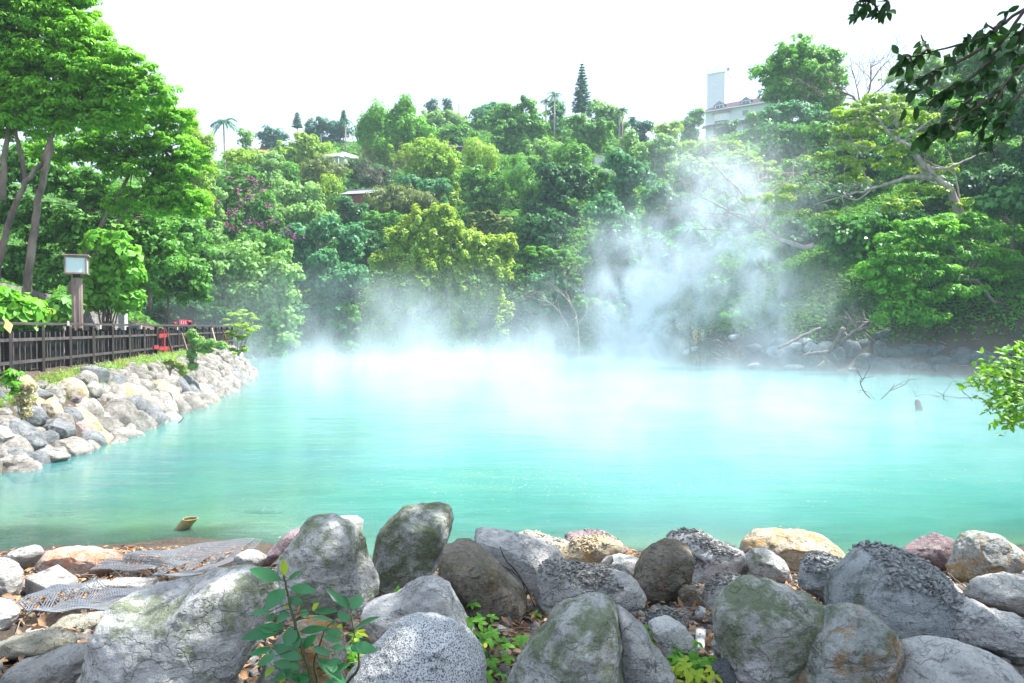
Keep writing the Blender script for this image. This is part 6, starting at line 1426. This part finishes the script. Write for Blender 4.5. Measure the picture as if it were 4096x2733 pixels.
def sapling():
    d = 3.35; rg = np.random.default_rng(23); base = at(cB([(480, 1700)])[0][0], cB([(480, 1700)])[0][1], d); gz = H1(base[0], d)
    root = empty("sapling", (base[0], d, gz), "young big-leaved sapling with glossy dark green leaves in front of the boulders", "sapling"); org = np.array(root.location); mb = MB()
    S1 = limb_px(mb, cB([(500,1800),(470,1568),(400,1330),(345,1150),(300,960),(260,800),(255,720)]), d, .011, .003, 7)
    S2 = limb_px(mb, cB([(640,1800),(700,1600),(830,1450),(810,1300),(770,1120),(755,960)]) , d + .08, .009, .003, 6)
    S3 = limb_px(mb, cB([(500,1800),(520,1560),(470,1420),(540,1240),(560,1160)]), d + .05, .008, .003, 6)
    stems = np.concatenate([S1, S2, S3])
    LV = [(235,790,0,705,85),(262,860,115,1005,115),(290,790,380,722,48),(300,850,497,868,72),(290,940,400,955,66),(150,1030,-10,1035,46),(190,1045,118,1105,46),(300,1040,185,1105,80),(265,1140,-70,1225,100),(340,1150,262,1290,95),(375,1180,565,1148,50),(370,1200,330,1325,60),(440,1060,375,1022,56),(450,1075,612,1080,48),(480,1030,645,1018,42),(560,1165,705,1200,50),(545,1210,692,1252,48),(480,1300,592,1345,56),(390,1390,162,1272,90),(400,1300,482,1210,66),(170,1310,-5,1345,60),(200,1360,36,1425,72),(380,1450,178,1412,76),(510,1385,697,1525,92),(420,1550,232,1462,72),
          (750,1100,655,1030,60),(740,1010,580,850,52),(745,1000,692,905,60),(765,1010,838,900,88),(790,1160,948,1048,52),(760,1290,955,1315,84),(700,1300,608,1298,46),(715,1310,865,1300,52),(690,1400,560,1420,50),(610,1480,740,1420,56),(600,1500,720,1565,60),(420,1600,300,1640,80),(560,1560,700,1620,80),(240,1600,60,1640,80),(470,1500,330,1560,70),(180,1180,60,1150,40),(300,1500,150,1540,60),(640,1100,610,1125,30),(360,1240,470,1280,50)]
    YL = [(255,760,235,630,36),(262,760,272,640,34),(470,1020,512,962,38),(480,1030,470,960,26),(300,1000,262,985,30),(800,1185,888,1205,30),(790,1210,860,1165,34),(800,1230,770,1260,40),(660,1130,690,1150,40),(180,1440,118,1505,50),(250,1500,232,1568,54)]
    for lst, mat, nm, dens in ((LV, 'sapling', 'leaf_spray', 1), (YL, 'young', 'young_leaves', 1)):
        P = []; T = []; L = []; W = []; N = []
        for k, (x0, y0, x1, y1, w) in enumerate(lst):
            a = at(*cB([(x0, y0)])[0], d + rg.uniform(-.05, .08)); dz = rg.uniform(-.05, .03); e = at(*cB([(x1, y1)])[0], d + dz)
            v = e - a; l = np.linalg.norm(v); near = stems[np.argmin(np.linalg.norm(stems - a, axis=1))]
            if np.linalg.norm(near - a) > .004: mb.tube([near, (near + a) / 2 + (0, 0, .003), a], .0022, 4, cap=False)
            P.append(a); T.append(v); L.append(l); W.append(w * .5312 / 4 * d / F * 1.15); N.append(np.array([rg.normal() * .25, -.75 + rg.normal() * .2, .75 + rg.normal() * .25]))
        V, Q, k = near_leaves(np.array(P), np.array(T), np.array(N), np.array(L), np.array(W), .12, .14)
        link_mesh(nm, np_mesh(nm, V - org, Q, True, {'tint': np.repeat(rg.random(len(P)), k)}), LM[mat], root)
    mb.build("stem", simple("green_stem", (.09, .10, .045), .6), root, True, origin=org)
sapling()

def creepers():
    def creeper(lab, pts, f, spread, n, seed, mat='bright', lsz=.05, d=None):
        pp = f(pts); P3 = []
        for px, py in pp:
            y = d or (ground_hit(px, py + 3) or 6); P3.append(at(px, py, y - .12))
        P3 = np.array(P3); org = P3[-1].copy(); rg = np.random.default_rng(seed); mb = MB(); mb.tube(P3, .004, 4)
        P = []; T = []; N = []; L = []
        for k in range(n):
            s = rg.uniform(0, len(P3) - 1.001); i = int(s); c = P3[i] + (P3[i + 1] - P3[i]) * (s - i) + rg.normal(size=3) * np.array([spread, spread * .5, spread * .8]) + (0, -.02, .02)
            a0 = rg.uniform(0, 6.3); nn = unit(np.array([0, -.4, .9]) + rg.normal(size=3) * .3)
            for m in range(rg.integers(3, 6)):
                a = a0 + m * 1.25; t_ = np.array([math.cos(a), math.sin(a), 0]); P.append(c); T.append(t_ - nn * t_.dot(nn)); N.append(nn); L.append(lsz * rg.uniform(.7, 1.2))
            mb.tube([P3[i], c], .0015, 3, cap=False)
        V, Q, k = near_leaves(np.array(P), np.array(T), np.array(N), np.array(L), np.array(L) * .5, .3)
        root = empty("creeper", org, lab, "creeping plant"); link_mesh("foliage", np_mesh("foliage", V - org, Q, True, {'tint': np.repeat(rg.random(len(P)), k)}), LM[mat], root)
        mb.build("stem", M_bark_dark, root, origin=org)
    creeper("bright green five-leaved weeds between the granite boulder and the green-streaked one", [(1620,1080),(1700,1210),(1780,1300),(1850,1420),(1880,1568)], cB, .09, 75, 1, lsz=.055)
    creeper("green creeper trailing down past the pale rounded rock", [(1080,1160),(1180,1200),(1250,1320),(1370,1380),(1480,1440),(1600,1490)], cC, .05, 60, 2, lsz=.05)
    creeper("tuft of light green weeds at the bottom beside the mossy-faced boulder", [(1340,1530),(1450,1540),(1560,1520)], cC, .05, 24, 3, 'young', .05)
    creeper("small green weeds under the sapling beside the granite boulder", [(700,1380),(740,1440),(800,1480)], cB, .07, 30, 4, lsz=.055, d=4.4)
    creeper("tiny green weed peeping over the whitish boulder", [(1060,930),(1120,890),(1150,880)], cB, .02, 10, 5, lsz=.05, d=6.3)
    creeper("tiny lime green sprig on the rust-stained boulder", [(1060,1365),(1090,1355)], cD, .012, 3, 6, 'young', .045, d=4.35)
    creeper("small weed beside the pointed boulder's foot", [(270,1070),(320,1075)], cC, .02, 5, 7, lsz=.05)
creepers()

# ------------------------------------------------------------------ weeds, grass and shrubs along the top of the stone wall
def wall_green():
    rg = np.random.default_rng(41); V = []; nv = 0; Q = []; t = []
    def blade(p, L, lean, w):
        nonlocal nv
        a = rg.uniform(0, 6.3); dv = np.array([math.cos(a), math.sin(a), 0]); s = np.linspace(0, 1, 4)[:, None]
        q = p + dv * s ** 1.5 * L * lean + np.array([0, 0, 1]) * (s * L - s ** 2 * L * lean * .5); sd = np.array([-dv[1], dv[0], 0]) * w; ww = 1 - s * .9
        V.append(np.stack([q - sd * ww, q + sd * ww], 1).reshape(-1, 3))
        for i in range(3): Q.append([nv + 2*i, nv + 2*i + 1, nv + 2*i + 3, nv + 2*i + 2])
        nv += 8; t.extend([rg.random()] * 8)
    for k in range(26000):
        y = 14.5 + 42 * rg.random() ** 1.7; fx, tx = fence_x(y) + .25, float(topline_x(y)) + .12
        x = fx + (tx + (.30 if y < 27 else .12) - fx) * rg.random() ** .8
        cl = fbm2(x, y, .7, 2, 5)[0]
        if y > 24 and cl + rg.uniform(-.5, .5) < -.45: continue
        p = np.array([x, y, H1(x, y) - .02]); blade(p, rg.uniform(.08, .26) * (1 + max(cl, 0) * .9), rg.uniform(.2, .9), .006 + .0004 * y)
    o = link_mesh("grass", np_mesh("grass", np.concatenate(V), np.array(Q), False, {'tint': t}), LM['grass']); tag(o, "pale green grass and weeds along the top of the stone wall", "grass", kind="stuff")
    # leafy weeds
    P = []; N = []
    for k in range(16000):
        y = 14.5 + 40 * rg.random() ** 1.7; fx, tx = fence_x(y) + .3, float(topline_x(y)) + (.35 if y < 27 else .2); x = fx + (tx - fx) * rg.random() ** .6; cl = fbm2(x, y, .9, 2, 15)[0]
        if y > 24 and cl < -.3: continue
        P.append((x, y, H1(x, y) + rg.random() * .16 * (1 + cl))); N.append(rg.normal(size=3) * .5 + (0, -.2, .8))
    P = np.array(P); V2, Q2 = leaf_quads(P, np.array(N), .05 + P[:, 1] * .0012, .5); 
    o = link_mesh("weeds", np_mesh("weeds", V2, Q2, False, {'tint': np.repeat(rg.random(len(P)), 4)}), LM['pale']); tag(o, "low leafy weeds growing between the fence and the stone wall", "weeds", kind="stuff")
    for lab, d, lobes, lpx, mat, kind in [
        ("leafy green shrub growing over the wall in front of the fence's far half", 31.5, [(192,336,6,7),(199,343,9,6),(210,344,8,5),(221,346,7,4),(191,354,4,8),(205,350,8,4),(193,366,3,5)], 2.6, 'pale', 'broad'),
        ("light yellow-green umbrella-leaved shrub at the corner of the fence", 42, [(238,327,8,3),(249,331,6,2),(243,337,7,3),(232,334,5,3),(238,350,8,6)], 2.8, 'yellow', 'layer'),
        ("small leafy plant growing at the near end of the wall under the fence", 16.2, [(14,374,8,4),(18,384,7,4),(16,393,4,5),(10,380,6,4)], 5.0, 'bright', 'spray'),
        ("weedy tuft hanging over the wall stones left of the leafy shrub", 27.5, [(170,362,8,3),(180,366,5,3),(183,372,3,4)], 2.2, 'grass', 'broad'),
        ("dry tangle of stalks over the near wall stones", 15.6, [(22,400,7,8),(28,388,8,6),(26,412,4,8)], 3.4, 'straw', 'airy')]:
        V, Q, T, CC = crown_arrays(lobes, d, kind, lpx, 1.0); c = at(lobes[0][0], max(l[1] + l[3] for l in lobes), d); root = empty("shrub", c, lab, "shrub"); org = np.array(root.location)
        link_mesh("foliage", np_mesh("foliage", V - org, Q, False, {'tint': T}), LM[mat], root); mb = MB()
        for q in CC[:10]: mb.tube(curve_pts(org, q, 4, .05, nseed()), [.014, .012, .009, .005], 4)
        mb.build("stem", M_bark, root, origin=org)
wall_green()
# ------------------------------------------------------------------ nets, litter, gravel, sticks, bamboo, petals
def net(label, corners, f, nu, nv_, seed, origin_lift=.15):
    """draped open mesh: strands both ways over the ground"""
    pp = f(corners); rg = np.random.default_rng(seed); C4 = []
    for px, py in pp:
        y = ground_hit(px, py, 3.0) or 9; C4.append(at(px, py, y)[:2])
    C4 = np.array(C4)
    def pos(u, v):
        xy = (C4[0] * (1-u)*(1-v) + C4[1] * u*(1-v) + C4[2] * u*v + C4[3] * (1-u)*v)
        w = .05 * math.sin(u * 7 + v * 3 + seed) + .05 * math.sin(v * 11 + u * 5)
        xy = xy + np.array([w * .5 * v * (1 - v), w * .6 * (u - .5)])
        z = max(H1(xy[0], xy[1]), 0.03) + origin_lift + (.05 if seed == 1 else .015) * math.sin(u * 5.1 + seed) * math.sin(v * 4.0) + .012 * math.sin(u * 13 + v * 9)
        return np.array([xy[0], xy[1], z])
    G = np.array([[pos(i / nu, j / nv_) for j in range(nv_ + 1)] for i in range(nu + 1)]); org = G[0, 0].copy(); mb = MB()
    for i in range(nu + 1): mb.tube(G[i, ::3] - org if (nv_ % 3 == 0) else G[i] - org, .0050, 3, cap=False)
    for j in range(nv_ + 1): mb.tube(G[::3, j] - org if (nu % 3 == 0) else G[:, j] - org, .0050, 3, cap=False)
    o = mb.build("mesh_net", simple("net_%d" % seed, (.23, .25, .28), .5, .2, 20, .1)); o.location = org; tag(o, label, "netting", "sheets of open mesh lying on the bank")
net("upper sheet of blue-grey open mesh lying down to the water's edge", [(960,560),(1900,575),(2500,300),(2300,200)][:0] or [(900,610),(1960,650),(2600,300),(1420,360)], cE, 42, 15, 1)
net("lower sheet of blue-grey open mesh among the dead leaves", [(200,1080),(1200,1030),(1600,770),(560,765)], cE, 39, 15, 2)
def litter():
    rg = np.random.default_rng(51); n = 15000; y = rg.uniform(3.6, 10.3, n); px = rg.uniform(-60, 1090, n); x = (px - 512) / F * y; z = Hn(x, y)
    cl = fbm2(x, y, 1.1, 3, 8); keep = (cl + rg.uniform(-.4, .4, n) > -.25) & (z > .06); x, y, z = x[keep], y[keep], z[keep]; n = len(x)
    P = np.stack([x, y, z + rg.uniform(0.005, .05, n)], 1); T = rg.normal(size=(n, 3)); T[:, 2] *= .25; N = np.array([0, 0, 1.0]) + rg.normal(size=(n, 3)) * .45; L = rg.uniform(.04, .11, n)
    V, Q, k = near_leaves(P, T, N, L, L * rg.uniform(.25, .5, n), rg.uniform(-.3, .4, n), .3)
    o = link_mesh("dead_leaves", np_mesh("dead_leaves", V, Q, True, {'tint': np.repeat(rg.random(n), k)}), LM['litter']); tag(o, "brown dead leaves lying between the boulders", "dead leaves", kind="stuff")
    # gravel
    mbn = MBN(); n = 3800
    y = rg.uniform(3.6, 9.6, n); px = rg.uniform(-60, 1090, n); x = (px - 512) / F * y; z = Hn(x, y); Vi, Fi = ico(1)
    for i in range(n):
        s = rg.uniform(.012, .05) * (1.6 if rg.random() < .1 else 1); mbn.add((Vi * rg.uniform(.6, 1.2, 3) * s) @ rot_e(*rg.uniform(0, 6, 3)).T + np.array([x[i], y[i], z[i] + s * .3]), Fi)
    o = link_mesh("gravel", mbn.mesh("gravel"), rock_mat("gravel", (.30,.29,.28), (.48,.46,.43), 0, crack=0, scale=4)); tag(o, "grey gravel and small stones between the boulders", "gravel", kind="stuff")
    mb = MB()
    for i in range(420):
        y_ = rg.uniform(3.8, 10.2); x_ = (rg.uniform(-40, 1070) - 512) / F * y_; z_ = H1(x_, y_) + .04; a = rg.uniform(0, 6.3); L = rg.uniform(.1, .5); dd = np.array([math.cos(a), math.sin(a), rg.uniform(-.1, .3)]); p = np.array([x_, y_, z_])
        mb.tube([p, p + dd * L * .5 + (0, 0, .02), p + dd * L], [.005, .004, .002], 4, cap=False)
    tag(mb.build("twig_litter", M_bark, smooth=True), "thin dry twigs lying between the boulders", "twigs", kind="stuff")
litter()
def crusts():
    rg = np.random.default_rng(61); Vi, Fi = ico(1)
    for key, n, s0, zmin, mat, yy in (('r25', 1300, .015, .35, (.25,.255,.25), None), ('r12', 900, .016, .45, (.26,.25,.23), None), ('r18', 700, .017, .4, (.24,.235,.22), None), ('r16', 650, .02, .2, (.36,.33,.28), None), ('r30', 350, .014, .55, (.25,.26,.25), None), ('r20', 260, .014, .5, (.24,.22,.2), None), ('r36', 700, .016, .2, (.45,.45,.44), None), ('r22', 300, .014, .3, (.22,.21,.19), None), ('r15', 220, .013, .6, (.2,.16,.15), None), ('r14', 260, .014, .62, (.36,.3,.2), None)):
        o = ROCKS[key]; me = o.data; nvt = len(me.vertices); co = np.zeros(nvt * 3, dtype=np.float32); me.vertices.foreach_get("co", co); co = co.reshape(-1, 3); nr = np.zeros(nvt * 3, dtype=np.float32)
        me.vertices.foreach_get("normal", nr); nr = nr.reshape(-1, 3)
        msk = (nr[:, 2] > zmin) & (fbm(co * 3.0 + 5, 2, 3) > -.35)
        if key == 'r25': xm = abs(co[:, 0]).max(); msk = (nr[:, 2] > .1) & (co[:, 0] > -.40 * xm) & (co[:, 2] > (.74 - .30 * np.clip(co[:, 0] / xm, 0, 1)) * co[:, 2].max()) & (co[:, 0] < .72 * xm)
        idx = np.nonzero(msk)[0]
        if len(idx) == 0: continue
        mbn = MBN()
        for i in rg.choice(idx, n):
            s = s0 * rg.uniform(.5, 1.5); mbn.add((Vi * np.array([1.2, .9, .35]) * s * rg.uniform(.6, 1.3, 3)) @ rot_e(*rg.uniform(-.7, .7, 3)).T @ rot_e(0, 0, rg.uniform(0, 6)).T + co[i] + nr[i] * s * .2 + rg.normal(size=3) * .006, Fi)
        c = link_mesh("flake_crust", mbn.mesh("flake_crust"), simple("crust_" + key, mat, .9, .5, 30, .4), o); c["kind"] = "stuff"
crusts()
def near_sticks():
    def st(lab, pts, f, r, mat=M_bark_dark, d=None, name="stick", r1=None, fork=0):
        pp = f(pts); P = []
        for px, py in pp: y = d or (ground_hit(px, py + 4) or 6); P.append((px, py))
        dd = d or min(ground_hit(p[0], p[1] + 6) or 9 for p in pp) - .25; mb = MB(); org = at(pp[0][0], pp[0][1], dd); limb_px(mb, P, dd, r, r1 or r * .5, 6)
        o = mb.build(name, mat, smooth=True, origin=org); tag(o, lab, "stick", "sticks lying on the boulders")
    st("thin dark twig leaning across the smooth pale grey boulder", [(200,940),(170,790),(100,700),(40,640),(0,540)], cC, .008, d=6.1)
    st("second thin twig crossing the foot of the pale grey boulder", [(270,1010),(180,800),(60,700),(-60,650)], cC, .006, d=6.05)
    st("white peeled stick standing against the crumbly grey rock", [(335,600),(345,540),(350,495)], cC, .022, M_drift, d=8.2, r1=.015)
    st("whitish curved stick lying on the long blocky boulder", [(835,765),(800,720),(750,708)], cC, .013, M_drift, d=6.75)
    st("grey flat piece of wood behind the long blocky boulder", [(750,705),(790,670),(850,630)], cC, .03, M_drift, d=7.2, r1=.035)
    st("reddish brown wooden stake wedged between the rocks at the centre right", [(1800,690),(1840,610),(1890,540)], cC, .026, M_bark, d=7.6, r1=.022)
    st("tiny black twig sticking up from the long whitish boulder", [(130,430),(150,412),(160,396)], cD, .007, d=8.6)
    st("dark stick lying low between the granite and the green-streaked boulder", [(-110,1290),(60,1310),(200,1300),(290,1285)], cC, .016, M_bark, d=4.9, r1=.015)
    st("long thin stick lying in the hollow below the egg-shaped boulder", [(1320,1070),(1450,1085),(1560,1095),(1640,1095)], cC, .010, M_bark, d=6.3)
    st("stubby broken branch standing by the bottom right boulder", [(1150,1568),(1165,1500),(1195,1410)], cD, .026, M_bark_pale, d=4.35, r1=.022)
    st("thin root hanging over the narrow rock under the perched boulder", [(1490,740),(1560,800),(1640,860),(1725,890)], cD, .010, M_bark, d=7.3)
    st("dark stick poking in at the right edge beside the cut-faced boulder", [(2200,1390),(2063,1405),(1990,1420)], cD, .020, M_bark, d=4.8)
    st("dark twig bundle between the white and the reddish boulders", [(180,470),(300,455),(430,435)], cE, .010, d=7.6)
    st("thin reddish twig across the rock in the bottom left", [(830,1205),(900,1180),(1040,1120)], cE, .006, M_bark, d=5.2)
    st("thin brown twig on the white boulder at the left edge", [(0,335),(80,352),(165,375)], cE, .006, M_bark, d=7.3)
near_sticks()
def bamboo_stub():
    p0 = at(182.5, 528, 12.0); p1 = at(190.5, 518.5, 11.95)
    d = p1 - p0; m = MB(); n = 18; org = p0.copy(); dd = unit(d); ref = unit(np.cross(dd, [0, 0, 1.0])); up = np.cross(ref, dd); ri, ro = .105, .122
    rings = []
    for c, r in ((p0 - dd * .3, ro), (p1, ro), (p1, ri), (p1 - dd * .06, ri)):
        rings.append([tuple(c + np.array([math.cos(2*math.pi*k/n), math.sin(2*math.pi*k/n), 0.0]) * r) for k in range(n)])
    for r in rings: m.v += r
    for i in range(3):
        for k in range(n): m.f.append((i*n + k, i*n + (k+1) % n, (i+1)*n + (k+1) % n, (i+1)*n + k))
    m.f.append(tuple(range(3*n, 4*n)))
    o = m.build("bamboo_stub", simple("bamboo", (.32, .25, .12), .6, .3, 6), smooth=False, origin=org); tag(o, "cut bamboo stub tilted out of the shallow water", "bamboo stub")
bamboo_stub()
def sunken():
    for i, (x, y, rx, ry, lab) in enumerate([(110,200,70,9,"long dark sunken rock in the left shallows"),(330,400,60,10,"pale sunken rock in the near shallows")][:0] + [
        (48,508,26,6,"dark sunken ledge in the shallows at the left"), (20,520,26,5,"sunken ledge nearest the left edge"), (214,520,13,5,"rounded sunken stone right of the bamboo stub"), (148,527,9,3,"small sunken stone left of the bamboo stub"), (235,530,16,4,"flat sunken stone near the upper mesh sheet"), (262,505,22,4,"brownish sunken stones under green water in the middle"), (110,540,22,4,"sunken stone by the shore below the bamboo stub")]):
        pts = ell(x, y, rx, ry, 70 + i); b_ = ray(x, y); yy = -CAMZ / b_[1]; c = boulder(pts, 'porous', lab, y=yy, thick=.8, sub=4, group="stones under the shallow water", sink=0); c.location.z = min(c.location.z, -.10 - 0.9 * ry / F * yy) - .04
sunken()
def petals():
    rg = np.random.default_rng(71); pts = []
    for k in range(300):
        px = rg.normal(560, 120) if k < 240 else rg.uniform(250, 1000); py = rg.normal(478, 13) if k < 240 else rg.uniform(455, 545)
        if py < 445 or py > 552: continue
        y = -CAMZ / ray(px, py)[1]; pts.append(((px - 512) / F * y, y, .006))
    P = np.array(pts); n = len(P); T = rg.normal(size=(n, 3)); T[:, 2] = 0; V, Q, k = near_leaves(P, T, np.tile([0, 0, 1.0], (n, 1)), rg.uniform(.02, .055, n), rg.uniform(.012, .025, n), -.1, .2)
    o = link_mesh("floating_petals", np_mesh("floating_petals", V, Q, True, {'tint': np.zeros(len(V))}), simple("petal", (.48, .40, .35), .5, .2, 3)); tag(o, "pale petals and small leaves floating on the water", "floating petals", kind="stuff")
petals()

#PART4
# ------------------------------------------------------------------ steam over the hot spring
def gsum(s, x, y, blobs):
    tot = None
    for cx, cy_, sx, sy, a in blobs:
        dx = s.math('MULTIPLY', s.math('SUBTRACT', x, cx), 1.0 / sx); dy = s.math('MULTIPLY', s.math('SUBTRACT', y, cy_), 1.0 / sy)
        r2 = s.math('ADD', s.math('MULTIPLY', dx, dx), s.math('MULTIPLY', dy, dy))
        g = s.math('MULTIPLY', s.math('EXPONENT', s.math('MULTIPLY', r2, -1.0)), a)
        tot = g if tot is None else s.math('ADD', tot, g)
    return tot
def steam(name, label, lo, hi, fn):
    s = NT(name); co = s.n("ShaderNodeTexCoord").outputs['Object']; xyz = s.n("ShaderNodeSeparateXYZ", {0: co}).outputs
    d = fn(s, co, xyz[0], xyz[1], xyz[2]); d = s.math('MAXIMUM', d, 0.0)
    v = s.n("ShaderNodeVolumePrincipled", {'Color': (0.81, 0.895, 0.985, 1), 'Density': d, 'Anisotropy': 0.2})
    s.t.links.new(v.outputs[0], s.out.inputs['Volume'])
    lo = np.array(lo, float); hi = np.array(hi, float)
    o = MB().box((lo + hi) / 2, hi - lo).build(name, s.m); tag(o, label, "steam", kind="stuff")
def low(s, co, x, y, z):
    M = gsum(s, x, y, [(-1, 61, 22, 13, 1.0), (-12, 50, 12, 14, .6), (6, 38, 15, 9, .95), (4, 23, 10, 8, 1.35), (11, 29, 10, 7, .55), (-8, 71, 18, 9, .9)])
    st = s.n("ShaderNodeMapping", {'Vector': co, 'Scale': (1, 1, .6)}).outputs[0]
    n = s.noise(st, .30, 5.0, .62, .9); nz = s.noise(st, .11, 2.0, .5)
    hz = s.math('MULTIPLY_ADD', s.math('MULTIPLY', s.ss(nz, .44, .68), s.ss(y, 34.0, 62.0)), 3.6, .55)
    zf = s.math('EXPONENT', s.math('DIVIDE', z, s.math('MULTIPLY', hz, -1.0)))
    top = s.ss(z, 9.0, 6.0)
    N = s.ss(n, .40, .64)
    return s.math('MULTIPLY', s.math('MULTIPLY', s.math('MULTIPLY', M, zf), s.math('MULTIPLY_ADD', N, .9, .1)), s.math('MULTIPLY', top, LOWD))
LOWD = 0.135
def plume(s, co, x, y, z):
    st = s.n("ShaderNodeMapping", {'Vector': co, 'Scale': (1, 1, .75)}).outputs[0]
    nv = s.n("ShaderNodeTexNoise", {'Vector': st, 'Scale': .16, 'Detail': 3.0, 'Roughness': .6}).outputs[1]
    wv = s.n("ShaderNodeVectorMath", {0: nv, 1: (.5, .5, .5)}, operation='SUBTRACT').outputs[0]
    wx = s.n("ShaderNodeSeparateXYZ", {0: wv}).outputs
    xw = s.math('MULTIPLY_ADD', wx[0], 7.0, x); yw = s.math('MULTIPLY_ADD', wx[1], 4.0, y)
    tot = None
    #  x0, slope, y0, r0, grow, amplitude, z from, z to
    for x0, sl, y0, r0, gr, a, z1 in ((8.6, .15, 57, 2.6, .12, 1.0, 13), (11.0, .30, 57, 2.0, .10, .62, 22), (19.5, -.18, 55, 1.5, .14, .75, 17), (23.5, -.30, 53.5, 1.0, .14, .22, 8), (17.5, -.1, 56, 2.8, .06, .30, 20)):
        cx = s.math('MULTIPLY_ADD', z, sl, x0); r = s.math('MULTIPLY_ADD', z, gr, r0)
        dx = s.math('DIVIDE', s.math('SUBTRACT', xw, cx), r); dy = s.math('DIVIDE', s.math('SUBTRACT', yw, y0), r)
        g = s.math('EXPONENT', s.math('MULTIPLY', s.math('ADD', s.math('MULTIPLY', dx, dx), s.math('MULTIPLY', dy, dy)), -1.0))
        g = s.math('MULTIPLY', g, s.math('MULTIPLY', s.ss(z, z1, z1 * .35), a)); tot = g if tot is None else s.math('ADD', tot, g)
    n = s.noise(st, .42, 6.0, .66, 1.0)
    return s.math('MULTIPLY', s.math('MULTIPLY', tot, s.math('MULTIPLY_ADD', s.ss(n, .40, .66), 1.0, .06)), .42)
steam("steam_bank", "low white bank of steam lying over the hot pond", (-26, 14, .04), (38, 82, 9), low)
steam("steam_plume", "tall wispy plume of steam rising in front of the wooded slope", (1, 47, .05), (31, 64, 21), plume)

# thin moist air: far things fade a little towards blue
def haze():
    s = NT("haze_air"); v = s.n("ShaderNodeVolumePrincipled", {'Color': (0.72, 0.86, 1.0, 1), 'Density': 0.00045})
    s.t.links.new(v.outputs[0], s.out.inputs['Volume'])
    o = MB().box((0, 150, 35), (1000, 760, 76)).build("haze", s.m); tag(o, "thin bluish moist air over the pond and the hills", "haze", kind="stuff")
haze()
